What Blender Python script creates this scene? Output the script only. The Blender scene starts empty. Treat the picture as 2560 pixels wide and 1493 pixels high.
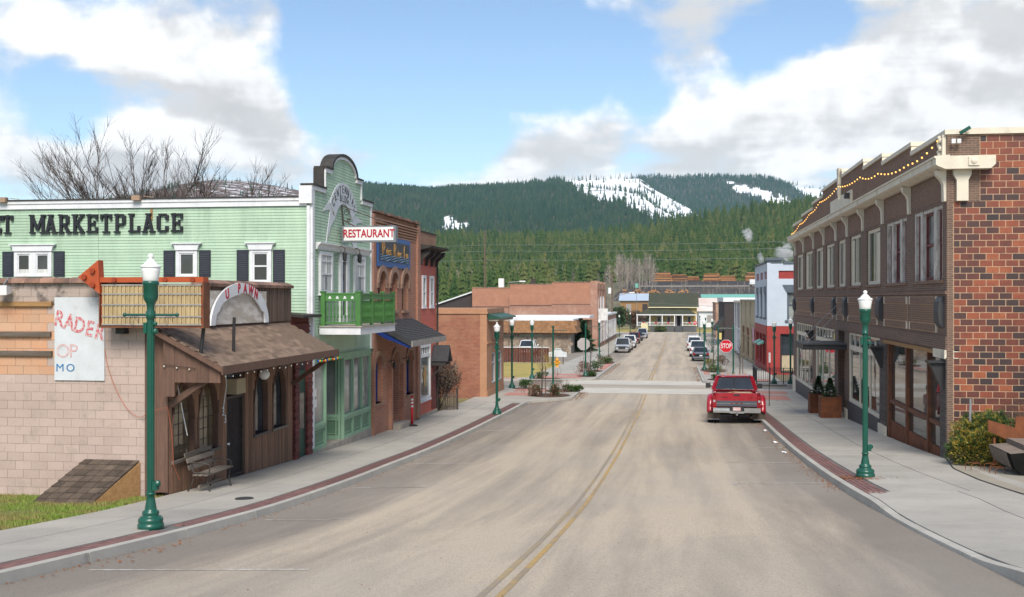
import bpy, bmesh, math, random
import numpy as np
from mathutils import Vector, Matrix
R = math.radians
random.seed(7); np.random.seed(7)
S = bpy.context.scene
COL = S.collection
# ---------------------------------------------------------------- camera, sky, sun, exposure
cam_d = bpy.data.cameras.new('camera'); cam = bpy.data.objects.new('camera', cam_d); COL.objects.link(cam)
cam.location = (0, 0, 5.5); cam.rotation_euler = (R(90), 0, R(8.594))
cam_d.sensor_width = 36; cam_d.lens = 38.25; cam_d.clip_end = 40000; cam_d.clip_start = .1
S.camera = cam
SUN_EL, SUN_AZ = R(46), R(170)          # azimuth clockwise from +Y: behind the camera, to the right
W = bpy.data.worlds.new('World'); S.world = W; W.use_nodes = True
def world_sky():
    nt = W.node_tree; nt.nodes.clear(); N = nt.nodes.new; L = nt.links.new
    out = N('ShaderNodeOutputWorld'); bg = N('ShaderNodeBackground')
    sky = N('ShaderNodeTexSky'); sky.sky_type = 'NISHITA'; sky.sun_disc = False
    sky.sun_elevation = SUN_EL; sky.sun_rotation = SUN_AZ; sky.air_density = 1.0; sky.dust_density = .3; sky.ozone_density = 2.4
    tc = N('ShaderNodeTexCoord'); D = tc.outputs['Generated']
    def m(op, a, b=None, c=None):
        n = N('ShaderNodeMath'); n.operation = op
        for i, x in enumerate((a, b, c)):
            if x is None: continue
            if isinstance(x, (int, float)): n.inputs[i].default_value = x
            else: L(x, n.inputs[i])
        return n.outputs[0]
    def vm(op, a, b):
        n = N('ShaderNodeVectorMath'); n.operation = op
        for i, x in enumerate((a, b)):
            if isinstance(x, tuple): n.inputs[i].default_value = x
            else: L(x, n.inputs[i])
        return n
    def smooth(x, a, b):
        n = N('ShaderNodeMapRange'); n.interpolation_type = 'SMOOTHSTEP'; L(x, n.inputs[0])
        n.inputs[1].default_value = a; n.inputs[2].default_value = b
        return n.outputs[0]
    def field(vec, det=7):
        sp = N('ShaderNodeSeparateXYZ'); L(vec, sp.inputs[0])
        zz = m('ADD', m('MAXIMUM', sp.outputs[2], 0.0), .16)
        cb = N('ShaderNodeCombineXYZ'); L(m('DIVIDE', sp.outputs[0], zz), cb.inputs[0]); L(m('DIVIDE', sp.outputs[1], zz), cb.inputs[1])
        L(m('MULTIPLY', sp.outputs[2], 3.0), cb.inputs[2])
        big = N('ShaderNodeTexNoise'); big.inputs['Scale'].default_value = .85; big.inputs['Detail'].default_value = 1
        L(cb.outputs[0], big.inputs['Vector'])
        fine = N('ShaderNodeTexNoise'); fine.inputs['Scale'].default_value = 2.1; fine.inputs['Detail'].default_value = det
        fine.inputs['Roughness'].default_value = .52; fine.inputs['Distortion'].default_value = .35
        L(cb.outputs[0], fine.inputs['Vector'])
        puff = N('ShaderNodeTexNoise'); puff.inputs['Scale'].default_value = 15; puff.inputs['Detail'].default_value = det - 1; puff.inputs['Roughness'].default_value = .6
        L(vec, puff.inputs['Vector'])
        return m('ADD', m('ADD', m('MULTIPLY', big.outputs[0], .45), m('MULTIPLY', fine.outputs[0], .44)), m('MULTIPLY', puff.outputs[0], .38))
    # the day's cloud banks and the blue gap between them, as broad masses by bearing and height
    def bank(azpx, ypx, rad, amt):
        u = (azpx - 1280) / 2720; v = (746 - ypx) / 2720
        th = R(8.594)
        d = Vector((u * math.cos(th) - math.sin(th), u * math.sin(th) + math.cos(th), v)).normalized()
        dist = vm('DISTANCE', D, tuple(d)).outputs['Value']
        n = N('ShaderNodeMapRange'); n.interpolation_type = 'SMOOTHERSTEP'; L(dist, n.inputs[0])
        n.inputs[1].default_value = 0; n.inputs[2].default_value = rad; n.inputs[3].default_value = amt; n.inputs[4].default_value = 0
        return n.outputs[0]
    banks = [(200, 60, .15, .13), (480, 170, .085, .15), (30, 330, .06, .13), (300, 390, .09, .14), (640, 320, .07, .19), (80, 480, .06, .08), (120, 275, .07, -.20), (330, 285, .05, -.10), (690, 60, .035, .10), (200, 470, .05, -.06),
             (1000, 180, .17, -.30), (1250, 90, .13, -.20), (1430, 180, .09, -.16), (800, 60, .07, -.10), (820, 250, .06, -.12), (200, 300, .045, -.15), (1150, 330, .07, -.15),
             (1420, 350, .09, .15), (1750, 330, .15, .13), (2250, 180, .20, .17), (1620, 250, .04, -.12), (1900, 130, .05, -.10), (1230, 210, .03, .16), (990, 40, .04, .20), (2450, 350, .2, .14), (1740, 70, .07, .10), (1250, 430, .12, .12), (1700, 420, .12, .08), (250, 450, .10, .06), (900, 410, .06, .10), (2030, 20, .06, -.16)]
    f0 = field(D); f = f0
    for b in banks: f = m('ADD', f, bank(*b))
    off = vm('ADD', D, (0.012, -.008, .030)).outputs[0]
    f2 = m('SUBTRACT', field(off, 4), f0)
    cover = smooth(f, .615, .77)
    thick = smooth(f, .70, .98)
    lit = smooth(f2, -.075, .075)            # density falling upward = lit upper edge
    shade = m('SUBTRACT', m('ADD', .80, m('MULTIPLY', m('SUBTRACT', .5, lit), .34)), m('MULTIPLY', thick, .10))
    cc = N('ShaderNodeCombineXYZ'); L(m('MULTIPLY', shade, 1.0), cc.inputs[0]); L(m('MULTIPLY', shade, .992), cc.inputs[1]); L(m('MULTIPLY', shade, .985), cc.inputs[2])
    cl = vm('SCALE', cc.outputs[0], (0, 0, 0)); cl.inputs['Scale'].default_value = CLOUD
    bl = vm('SCALE', sky.outputs[0], (0, 0, 0)); bl.inputs['Scale'].default_value = SKYK
    mx = N('ShaderNodeMix'); mx.data_type = 'VECTOR'; L(cover, mx.inputs[0]); L(bl.outputs[0], mx.inputs[4]); L(cl.outputs[0], mx.inputs[5])
    L(mx.outputs[1], bg.inputs[0]); bg.inputs[1].default_value = .06
    L(bg.outputs[0], out.inputs[0])
CLOUD, SKYK = 5.0, .64
world_sky()
W.cycles.sampling_method = 'MANUAL'; W.cycles.sample_map_resolution = 256
sd = bpy.data.lights.new('sun', 'SUN'); sd.energy = 1.1; sd.angle = R(28); sd.color = (1, .93, .83)
sun = bpy.data.objects.new('sun', sd); COL.objects.link(sun)
sdir = Vector((math.sin(SUN_AZ) * math.cos(SUN_EL), math.cos(SUN_AZ) * math.cos(SUN_EL), math.sin(SUN_EL)))
sun.rotation_euler = sdir.to_track_quat('Z', 'Y').to_euler(); sun.location = (20, -20, 60)
S.view_settings.view_transform = 'Standard'; S.view_settings.look = 'None'; S.view_settings.exposure = 2.08; S.view_settings.gamma = 1
S.render.resolution_x = 1024; S.render.resolution_y = 597
S.render.engine = 'CYCLES'
S.cycles.max_bounces = 4; S.cycles.diffuse_bounces = 2; S.cycles.glossy_bounces = 2; S.cycles.transmission_bounces = 3; S.cycles.volume_bounces = 1; S.cycles.transparent_max_bounces = 6

# ---------------------------------------------------------------- helpers
ORG = {}
class MB:
    """collects shapes in local (u, n, z) coordinates mapped to the world by T, builds ONE mesh object"""
    def __init__(s, T=None):
        s.v = []; s.f = []; s.mi = []; s.m = 0; s.T = T; s.sm = []; s.smooth = False
    def pv(s, p):
        s.v.append(s.T(*p) if s.T else tuple(p)); return len(s.v) - 1
    def face(s, ids): s.f.append(tuple(ids)); s.mi.append(s.m); s.sm.append(s.smooth)
    def quad(s, *ps): s.face([s.pv(p) for p in ps])
    def box(s, x0, x1, y0, y1, z0, z1):
        if x0 > x1: x0, x1 = x1, x0
        if y0 > y1: y0, y1 = y1, y0
        if z0 > z1: z0, z1 = z1, z0
        i = [s.pv(p) for p in ((x0,y0,z0),(x1,y0,z0),(x1,y1,z0),(x0,y1,z0),(x0,y0,z1),(x1,y0,z1),(x1,y1,z1),(x0,y1,z1))]
        for q in ((3,2,1,0),(4,5,6,7),(0,1,5,4),(1,2,6,5),(2,3,7,6),(3,0,4,7)): s.face([i[k] for k in q])
        return s
    def hexa(s, b, t):      # 4 bottom points, 4 top points
        i = [s.pv(p) for p in list(b) + list(t)]
        for q in ((3,2,1,0),(4,5,6,7),(0,1,5,4),(1,2,6,5),(2,3,7,6),(3,0,4,7)): s.face([i[k] for k in q])
        return s
    def prism(s, pts, ax, a, b):   # ax: 'u' pts=(n,z)  'n' pts=(u,z)  'z' pts=(u,n)
        f = {'u': lambda p, k: (k, p[0], p[1]), 'n': lambda p, k: (p[0], k, p[1]), 'z': lambda p, k: (p[0], p[1], k)}[ax]
        A = [s.pv(f(p, a)) for p in pts]; B = [s.pv(f(p, b)) for p in pts]; n = len(pts)
        s.face(A[::-1]); s.face(B)
        for i in range(n): j = (i + 1) % n; s.face((A[i], A[j], B[j], B[i]))
        return s
    def bar(s, p, q, w, h=None, up=(0, 0, 1)):
        h = h or w; p = Vector(p); q = Vector(q); d = (q - p)
        if d.length < 1e-6: return s
        d.normalize(); u = Vector(up)
        if abs(d.dot(u)) > .98: u = Vector((1, 0, 0))
        a = d.cross(u).normalized() * w / 2; b = a.cross(d).normalized() * h / 2
        return s.hexa([p-a-b, p+a-b, p+a+b, p-a+b], [q-a-b, q+a-b, q+a+b, q-a+b])
    def tube(s, pts, r, n=6, cap=True):
        pts = [Vector(p) for p in pts]; rs = r if isinstance(r, (list, tuple)) else [r] * len(pts)
        rings = []; ref = Vector((0, 0, 1))
        for i, p in enumerate(pts):
            d = (pts[min(i+1, len(pts)-1)] - pts[max(i-1, 0)])
            d = d.normalized() if d.length > 1e-9 else Vector((0, 0, 1))
            rr = ref if abs(d.dot(ref)) < .95 else Vector((1, 0, 0))
            a = d.cross(rr).normalized(); b = a.cross(d)
            rings.append([s.pv(p + (a * math.cos(2*math.pi*k/n) + b * math.sin(2*math.pi*k/n)) * rs[i]) for k in range(n)])
        for i in range(len(rings) - 1):
            for k in range(n): s.face((rings[i][k], rings[i][(k+1) % n], rings[i+1][(k+1) % n], rings[i+1][k]))
        if cap and n > 2: s.face(rings[0][::-1]); s.face(rings[-1])
        return s
    def lathe(s, prof, c=(0, 0, 0), n=16, axis='z', flute=None):
        rings = []
        for r, z in prof:
            ring = []
            for k in range(n):
                a = 2 * math.pi * k / n; x, y = r * math.cos(a), r * math.sin(a)
                if axis == 'z': p = (c[0]+x, c[1]+y, c[2]+z)
                elif axis == 'x': p = (c[0]+z, c[1]+x, c[2]+y)
                else: p = (c[0]+x, c[1]+z, c[2]+y)
                ring.append(s.pv(p))
            rings.append(ring)
        for i in range(len(rings) - 1):
            for k in range(n): s.face((rings[i][k], rings[i][(k+1) % n], rings[i+1][(k+1) % n], rings[i+1][k]))
        s.face(rings[0][::-1]); s.face(rings[-1])
        return s
    def ball(s, c, r, n=10, k=6, sz=1, sx=1, sy=1):
        prof = [(max(r * math.sin(math.pi * i / k), 1e-4), -r * sz * math.cos(math.pi * i / k)) for i in range(k + 1)]
        i0 = len(s.v); s.lathe(prof, c, n)
        return s
    def wall(s, u0, u1, z0, z1, n0, n1, holes=()):
        us = sorted({u0, u1, *[min(max(h[i], u0), u1) for h in holes for i in (0, 1)]})
        for a, b in zip(us, us[1:]):
            if b - a < 1e-5: continue
            mid = (a + b) / 2; hs = sorted([(max(h[2], z0), min(h[3], z1)) for h in holes if h[0] < mid < h[1]])
            z = z0
            for h0, h1 in hs:
                if h0 > z + 1e-5: s.box(a, b, n0, n1, z, h0)
                z = max(z, h1)
            if z1 > z + 1e-5: s.box(a, b, n0, n1, z, z1)
        return s
    def arch_fill(s, u0, u1, zs, ztop, n0, n1, rise=None, k=12, top=None):
        """spandrel: fills the rectangle u0..u1 x zs..ztop outside a (pointed / round) arch springing at zs"""
        c = (u0 + u1) / 2; r = (u1 - u0) / 2; rise = rise or r
        arc = [(c + r * math.cos(math.pi * i / k), zs + rise * math.sin(math.pi * i / k)) for i in range(k + 1)]
        h = k // 2
        s.prism([(u1, zs)] + [(u1, ztop), (c, ztop)] + arc[h:0:-1], 'n', n0, n1)
        s.prism([(u0, zs)] + arc[k-1:h-1:-1] + [(c, ztop), (u0, ztop)], 'n', n0, n1)
        return s
    def arch_band(s, u0, u1, zs, w, n0, n1, rise=None, k=14):
        c = (u0 + u1) / 2; r = (u1 - u0) / 2; rise = rise or r
        for i in range(k):
            a0, a1 = math.pi * i / k, math.pi * (i + 1) / k
            P = lambda a, e: (c + (r + e) * math.cos(a), zs + (rise + e) * math.sin(a))
            s.prism([P(a0, 0), P(a0, w), P(a1, w), P(a1, 0)], 'n', n0, n1)
        return s
    def mesh(s, name, mats, org=(0, 0, 0)):
        me = bpy.data.meshes.new(name)
        o = org; me.from_pydata([(p[0]-o[0], p[1]-o[1], p[2]-o[2]) for p in s.v], [], s.f)
        mats = mats if isinstance(mats, (list, tuple)) else [mats]
        for mm in mats: me.materials.append(mm if not isinstance(mm, str) else MAT[mm])
        if len(mats) > 1: me.polygons.foreach_set('material_index', s.mi)
        if any(s.sm): me.polygons.foreach_set('use_smooth', s.sm)
        me.update(); return me
    def build(s, name, mats, parent=None, **k):
        org = ORG[parent.name] if parent else (0, 0, 0)
        me = s.mesh(name, mats, org)
        if s.T and k.get('fix', True):
            a = Vector(s.T(0, 0, 0)); e = [Vector(s.T(*q)) - a for q in ((1, 0, 0), (0, 1, 0), (0, 0, 1))]
            if e[0].cross(e[1]).dot(e[2]) < 0: me.flip_normals()
        return put(name, me, parent)
def put(name, me, parent=None, loc=None, rot=None):
    o = bpy.data.objects.new(name, me); COL.objects.link(o)
    if parent:
        o.parent = parent; g = ORG[parent.name]; ORG[o.name] = g
        if loc is not None: o.location = (loc[0]-g[0], loc[1]-g[1], loc[2]-g[2])
    else:
        ORG[o.name] = (0, 0, 0)
        if loc is not None: o.location = loc
    if rot is not None: o.rotation_euler = rot
    return o
def tag(o, label=None, cat=None, group=None, kind=None):
    if label: o['label'] = label
    if cat: o['category'] = cat
    if group: o['group'] = group
    if kind: o['kind'] = kind
    return o
def thing(name, label, cat, loc=(0, 0, 0), group=None, rz=0):
    o = bpy.data.objects.new(name, None); COL.objects.link(o); o.location = loc; o.rotation_euler = (0, 0, rz)
    o.empty_display_size = .2; ORG[o.name] = tuple(loc) if rz == 0 else (0, 0, 0)
    return tag(o, label, cat, group)
def local_thing(name, label, cat, group=None):     # parts built in local coordinates round the origin, then moved
    return thing(name, label, cat, (0, 0, 0), group)
def copy_tree(o, parent=None):
    c = o.copy(); COL.objects.link(c); c.parent = parent
    for ch in o.children: copy_tree(ch, c)
    return c
def place(o, loc, rz=0, label=None, sc=None):
    o.location = loc; o.rotation_euler = (0, 0, rz)
    if label: o['label'] = label
    if sc: o.scale = sc
    return o
def text_mesh(txt, size, depth, shear=0, spacing=1.0, bold=0.0):
    cu = bpy.data.curves.new('t', 'FONT'); cu.body = txt; cu.size = size; cu.extrude = depth / 2; cu.shear = shear
    cu.space_character = spacing; cu.align_x = 'CENTER'; cu.align_y = 'CENTER'; cu.offset = bold; cu.resolution_u = 4
    ob = bpy.data.objects.new('t', cu); COL.objects.link(ob)
    bpy.context.view_layer.update()
    me = bpy.data.meshes.new_from_object(ob.evaluated_get(bpy.context.evaluated_depsgraph_get()))
    bpy.data.objects.remove(ob); bpy.data.curves.remove(cu)
    return me
def text(name, txt, size, depth, mat, parent, loc, rot, sx=1, sy=1, **k):
    me = text_mesh(txt, size, depth, **k); me.materials.clear(); me.materials.append(MAT[mat])
    o = put(name, me, parent, loc, rot); o.scale = (sx, sy, 1); return o
ROT_XP = (R(90), 0, R(90))      # lettering on a face looking +X
ROT_YM = (R(90), 0, 0)          # lettering on a face looking -Y
ROT_XM = (R(90), 0, R(-90))

# ---------------------------------------------------------------- terrain of the street
YT = [-80,-30,0,5,11.5,16.9,22,27,35,41,47,53,59,66,75,90,120,160,200,260,300]
HT = [1.7,1.7,1.8,2.38,3.15,3.72,4.18,4.52,4.95,5.18,5.37,5.57,5.74,5.82,5.9,6.12,6.7,7.2,7.4,7.45,7.45]
_ys = np.arange(-80, 300.01, .5); _h = np.interp(_ys, YT, HT)
_k = np.hanning(13); _k /= _k.sum(); _h = np.convolve(np.pad(_h, 6, mode='edge'), _k, 'valid')
def G(X, Y):
    T = np.interp(Y, [0, 20, 30, 45, 60], [.22, .22, .15, .1, 0])
    return float(5.5 - np.interp(Y, _ys, _h) + T * max(-2, min(2, (X + 2) / 5.6)))

# ---------------------------------------------------------------- materials
MAT = {}
def _nodes(name):
    m = bpy.data.materials.new(name); m.use_nodes = True; nt = m.node_tree; nt.nodes.clear()
    N = nt.nodes.new; L = nt.links.new
    out = N('ShaderNodeOutputMaterial'); b = N('ShaderNodeBsdfPrincipled'); L(b.outputs[0], out.inputs[0])
    MAT[name] = m
    return m, N, L, b
def _mix(N, L, fac, a, b, mode='MIX'):
    n = N('ShaderNodeMix'); n.data_type = 'RGBA'; n.blend_type = mode
    for i, x in ((0, fac), (6, a), (7, b)):
        if isinstance(x, (int, float)): n.inputs[i].default_value = x
        elif isinstance(x, tuple): n.inputs[i].default_value = (*x, 1) if len(x) == 3 else x
        else: L(x, n.inputs[i])
    return n.outputs[2]
def _math(N, L, op, a, b=0):
    n = N('ShaderNodeMath'); n.operation = op
    for i, x in enumerate((a, b)):
        if isinstance(x, (int, float)): n.inputs[i].default_value = x
        else: L(x, n.inputs[i])
    return n.outputs[0]
def _range(N, L, x, a, b, c=0, d=1):
    n = N('ShaderNodeMapRange'); L(x, n.inputs[0])
    for i, k in enumerate((a, b, c, d)): n.inputs[i+1].default_value = k
    return n.outputs[0]
def _pos(N, L, stretch=(1, 1, 1), rnd=False):
    g = N('ShaderNodeNewGeometry'); mp = N('ShaderNodeMapping'); mp.inputs['Scale'].default_value = stretch
    L(g.outputs['Position'], mp.inputs['Vector']); return mp.outputs[0]
def _noise(N, L, v, scale, detail=4, rough=.55, dist=0):
    n = N('ShaderNodeTexNoise'); L(v, n.inputs['Vector']); n.inputs['Scale'].default_value = scale
    n.inputs['Detail'].default_value = detail; n.inputs['Roughness'].default_value = rough; n.inputs['Distortion'].default_value = dist
    return n.outputs[0]
def _bump(N, L, b, h, strength, dist=.01):
    n = N('ShaderNodeBump'); n.inputs['Strength'].default_value = strength; n.inputs['Distance'].default_value = dist
    L(h, n.inputs['Height']); L(n.outputs[0], b.inputs['Normal'])
def mat(name, c1, c2=None, scale=3, rough=.8, bump=.15, bscale=30, metal=0, rnd=0, stretch=(1, 1, 1), lo=.35, hi=.65, fine=.12, spec=.4, coat=0, local=False, c3=None, s3=.6, lo3=.55, hi3=.75):
    m, N, L, b = _nodes(name)
    c2 = c2 or tuple(x * .75 for x in c1)
    if local:
        tc = N('ShaderNodeTexCoord'); mp = N('ShaderNodeMapping'); mp.inputs['Scale'].default_value = stretch; L(tc.outputs['Object'], mp.inputs[0]); v = mp.outputs[0]
    else: v = _pos(N, L, stretch)
    n1 = _range(N, L, _noise(N, L, v, scale, 6, .6), lo, hi)
    col = _mix(N, L, n1, c1, c2)
    if c3:
        n3 = _range(N, L, _noise(N, L, v, s3, 6, .65), lo3, hi3)
        col = _mix(N, L, n3, col, c3)
    nf = _noise(N, L, v, bscale, 3, .6)
    if fine: col = _mix(N, L, _range(N, L, nf, .3, .7, 0, fine), col, tuple(x * .35 for x in c1))
    if rnd:
        oi = N('ShaderNodeObjectInfo'); h = N('ShaderNodeHueSaturation')
        L(_range(N, L, oi.outputs['Random'], 0, 1, 1 - rnd, 1 + rnd), h.inputs['Value']); L(col, h.inputs['Color']); col = h.outputs[0]
    L(col, b.inputs['Base Color']); b.inputs['Roughness'].default_value = rough; b.inputs['Metallic'].default_value = metal
    b.inputs['Specular IOR Level'].default_value = spec; b.inputs['Coat Weight'].default_value = coat; b.inputs['Coat Roughness'].default_value = .08
    if bump: _bump(N, L, b, nf, bump, .01)
    return m
def wall_uv(N, L):
    g = N('ShaderNodeNewGeometry'); sp = N('ShaderNodeSeparateXYZ'); L(g.outputs['Position'], sp.inputs[0])
    sn = N('ShaderNodeSeparateXYZ'); L(g.outputs['True Normal'], sn.inputs[0])
    ax = _math(N, L, 'ABSOLUTE', sn.outputs[0]); ay = _math(N, L, 'ABSOLUTE', sn.outputs[1])
    side = _math(N, L, 'GREATER_THAN', ax, ay)
    n = N('ShaderNodeMix'); n.data_type = 'FLOAT'; L(side, n.inputs[0]); L(sp.outputs[0], n.inputs[2]); L(sp.outputs[1], n.inputs[3])
    cb = N('ShaderNodeCombineXYZ'); L(n.outputs[0], cb.inputs[0]); L(sp.outputs[2], cb.inputs[1])
    return cb.outputs[0], g.outputs['Position']
def brick(name, c1, c2, mortar, bw=.21, bh=.075, msize=.010, stain=None, stain_scale=.5, var=.4, bump=.6, slo=.5, shi=.7, rough=.85):
    m, N, L, b = _nodes(name)
    uv, pos = wall_uv(N, L)
    t = N('ShaderNodeTexBrick'); L(uv, t.inputs['Vector']); t.inputs['Scale'].default_value = 1
    t.inputs['Brick Width'].default_value = bw; t.inputs['Row Height'].default_value = bh; t.inputs['Mortar Size'].default_value = msize
    t.inputs['Mortar Smooth'].default_value = .2; t.inputs['Bias'].default_value = 0
    t.inputs['Color1'].default_value = (*c1, 1); t.inputs['Color2'].default_value = (*c2, 1); t.inputs['Mortar'].default_value = (*mortar, 1)
    nz = _noise(N, L, pos, 1.3, 6, .6)
    col = _mix(N, L, _range(N, L, nz, .35, .7, 0, var), t.outputs['Color'], tuple(x * .5 for x in c1))
    if stain:
        col = _mix(N, L, _range(N, L, _noise(N, L, pos, stain_scale, 7, .65), slo, shi), col, stain)
    nf = _noise(N, L, pos, 50, 3)
    col = _mix(N, L, _range(N, L, nf, .3, .75, 0, .2), col, tuple(x * .4 for x in c1))
    L(col, b.inputs['Base Color']); b.inputs['Roughness'].default_value = rough
    hgt = _math(N, L, 'SUBTRACT', _math(N, L, 'MULTIPLY', nf, .15), t.outputs['Fac'])
    _bump(N, L, b, hgt, bump, .012)
    return m
def glass(name, tint=(.02, .024, .028), rough=.03, ior=1.6, c2=None):
    m, N, L, b = _nodes(name)
    v = _pos(N, L)
    col = _mix(N, L, _range(N, L, _noise(N, L, v, .9, 3), .4, .65), tint, c2 or tuple(x * 2.2 for x in tint))
    L(col, b.inputs['Base Color']); b.inputs['Roughness'].default_value = rough; b.inputs['IOR'].default_value = ior
    _bump(N, L, b, _noise(N, L, v, 1.1, 2), .05, .03)
    return m
def emit(name, col, st):
    m, N, L, b = _nodes(name); b.inputs['Base Color'].default_value = (*col, 1); b.inputs['Emission Color'].default_value = (*col, 1); b.inputs['Emission Strength'].default_value = st
    return m
def planks(name, c1, c2, axis='z', rough=.85, rnd=.25, dark=(.03, .02, .015)):
    st = {'z': (14, 14, 1.1), 'y': (14, 1.1, 14), 'x': (1.1, 14, 14)}[axis]
    return mat(name, c1, c2, scale=1, rough=rough, stretch=st, bump=.35, bscale=4, rnd=rnd, fine=.3, lo=.3, hi=.7)
# paints, metals, woods
mat('white_trim', (.76, .77, .77), (.66, .67, .68), rough=.6, bump=.05, c3=(.42, .38, .33), s3=1.4, lo3=.62, hi3=.8)
mat('white_board', (.62, .65, .67), (.55, .57, .58), scale=2, rough=.6, c3=(.40, .38, .34), s3=2, lo3=.6, hi3=.8)
mat('mint', (.43, .58, .42), (.38, .52, .38), scale=1.2, stretch=(2.2, 2.2, .5), rough=.65, bump=.05, rnd=.05, c3=(.30, .41, .30), s3=.9, lo3=.5, hi3=.75)
mat('sage', (.28, .45, .30), (.245, .40, .265), scale=2, rough=.55, bump=.04)
mat('sage_dark', (.15, .27, .17), (.13, .24, .15), scale=2, rough=.55, bump=.04)
mat('rail_green', (.075, .21, .055), (.06, .175, .045), rough=.5, bump=.04)
mat('navy_shutter', (.022, .026, .038), (.03, .034, .045), rough=.6, bump=.05)
mat('black_letter', (.012, .014, .018), (.02, .022, .026), rough=.5, bump=.03)
mat('black_trim', (.03, .027, .025), (.05, .045, .04), scale=5, rough=.7)
mat('roof_tar', (.06, .055, .05), (.10, .095, .09), scale=1, rough=.9)
mat('lamp_green', (.004, .082, .052), (.005, .07, .046), rough=.38, bump=.03, bscale=60, coat=.25, fine=.05)
m_, N_, L_, b_ = _nodes('lamp_glass'); b_.inputs['Base Color'].default_value = (.82, .83, .80, 1); b_.inputs['Roughness'].default_value = .18; b_.inputs['Subsurface Weight'].default_value = 0; b_.inputs['Coat Weight'].default_value = .4
mat('lamp_cap', (.80, .81, .79), (.72, .73, .71), rough=.3, bump=.02)
planks('brown_board', (.30, .165, .098), (.17, .095, .06), 'z')
planks('brown_panel', (.17, .096, .066), (.11, .063, .046), 'z', rnd=.12)
planks('slat_wood', (.16, .105, .075), (.085, .055, .04), 'z', rnd=.3)
planks('old_wood', (.20, .16, .125), (.10, .08, .065), 'x', rnd=.2)
planks('old_wood_y', (.20, .17, .14), (.11, .09, .075), 'y', rnd=.2)
planks('raw_wood', (.42, .24, .10), (.28, .15, .06), 'x', rnd=.1)
mat('plywood', (.72, .67, .60), (.52, .45, .37), scale=1.6, stretch=(1, 1, 3.5), rough=.85, lo=.4, hi=.55)
mat('shingle', (.235, .165, .118), (.17, .115, .08), scale=5, rough=.95, bump=.4, bscale=60, rnd=.28)
mat('shingle_dark', (.058, .058, .062), (.042, .042, .046), scale=6, rough=.95, bump=.4, bscale=60)
mat('hatch_shingle', (.105, .078, .058), (.07, .052, .04), scale=5, rough=.95, bump=.4, bscale=60, rnd=.3)
mat('block_paint', (.50, .39, .335), (.45, .345, .295), scale=1.2, rough=.85, bump=.25, bscale=45, rnd=.06, c3=(.30, .25, .21), s3=2.2, lo3=.55, hi3=.78)
mat('block_orange', (.58, .30, .17), (.54, .34, .22), scale=1.5, rough=.85, bump=.25, bscale=45, rnd=.07, c3=(.55, .45, .38), s3=2.5, lo3=.62, hi3=.75)
mat('block_top', (.43, .35, .30), (.36, .29, .25), scale=2, rough=.9, bump=.3, bscale=30, rnd=.1, c3=(.05, .04, .035), s3=1.8, lo3=.54, hi3=.66)
mat('mortar_pink', (.43, .34, .29), (.37, .29, .25), rough=.95)
mat('orange_paint', (.46, .088, .024), (.38, .07, .022), scale=4, rough=.5, c3=(.33, .34, .36), s3=3, lo3=.66, hi3=.7)
mat('orange_dark', (.33, .05, .015), rough=.5)
mat('corrugated', (.50, .38, .20), (.37, .27, .14), scale=2.5, stretch=(3, 3, .8), rough=.55, c3=(.22, .16, .09), s3=1.2, lo3=.55, hi3=.8)
mat('grey_strip', (.36, .34, .31), (.26, .24, .22), rough=.6)
mat('clay_tile', (.30, .17, .12), (.16, .10, .08), scale=3, rough=.8, rnd=.3)
mat('red_letter', (.42, .012, .03), (.38, .012, .03), rough=.5, bump=0, fine=0)
mat('red_faded', (.52, .10, .12), (.58, .48, .46), scale=16, rough=.7, bump=0, lo=.45, hi=.6, fine=0)
mat('red_faint', (.56, .26, .26), (.60, .52, .50), scale=14, rough=.7, bump=0, fine=0)
mat('blue_letter', (.02, .17, .38), rough=.6, bump=0, fine=0)
mat('barn_red', (.165, .036, .030), (.115, .028, .024), scale=3, rough=.75, rnd=.1)
brick('entry_brick', (.20, .050, .040), (.13, .034, .03), (.05, .03, .028), .30, .115, .010, bump=.9)
mat('entry_block', (.185, .045, .038), (.12, .032, .028), scale=4, rough=.7, rnd=.25)
mat('door_green', (.02, .085, .055), (.016, .065, .045), rough=.5)
mat('siding_red', (.66, .155, .095), (.58, .135, .085), scale=2, rough=.65, rnd=.06)
brick('inn_brick', (.50, .195, .108), (.37, .135, .08), (.42, .31, .24), .22, .075, .011, stain=(.34, .20, .14), stain_scale=.6)
brick('inn_brick_top', (.47, .22, .11), (.40, .17, .085), (.40, .30, .23), .22, .075, .011)
brick('orange_brick', (.40, .135, .07), (.27, .085, .05), (.34, .23, .17), .22, .08, .012, stain=(.43, .245, .14), stain_scale=.35)
brick('orange_face', (.50, .25, .13), (.45, .22, .12), (.45, .30, .2), .22, .08, .008, bump=.2)
brick('far_brick', (.42, .19, .12), (.34, .14, .09), (.42, .33, .27), .26, .09, .012, stain=(.50, .33, .24), stain_scale=.5, bump=.3)
brick('far_stucco', (.44, .21, .13), (.42, .20, .125), (.44, .22, .14), .5, .2, .004, stain=(.36, .16, .10), stain_scale=.6, bump=.1)
mat('hood_stone', (.38, .24, .17), (.28, .175, .125), scale=3, rough=.9)
mat('stone_step', (.40, .36, .31), (.3, .27, .23), scale=3, rough=.95)
mat('royal_blue', (.012, .045, .24), (.01, .035, .18), rough=.45)
mat('sign_blue', (.04, .13, .36), (.035, .11, .3), rough=.5)
mat('sign_dark', (.016, .02, .032), (.022, .026, .04), rough=.4)
mat('gold', (.50, .28, .07), (.42, .22, .06), rough=.4)
mat('wave_blue', (.17, .34, .55), rough=.5, bump=0)
mat('light_box', (.80, .80, .78), (.74, .74, .72), rough=.4, bump=.02)
mat('box_frame', (.20, .22, .24), (.14, .155, .17), rough=.45)
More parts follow.
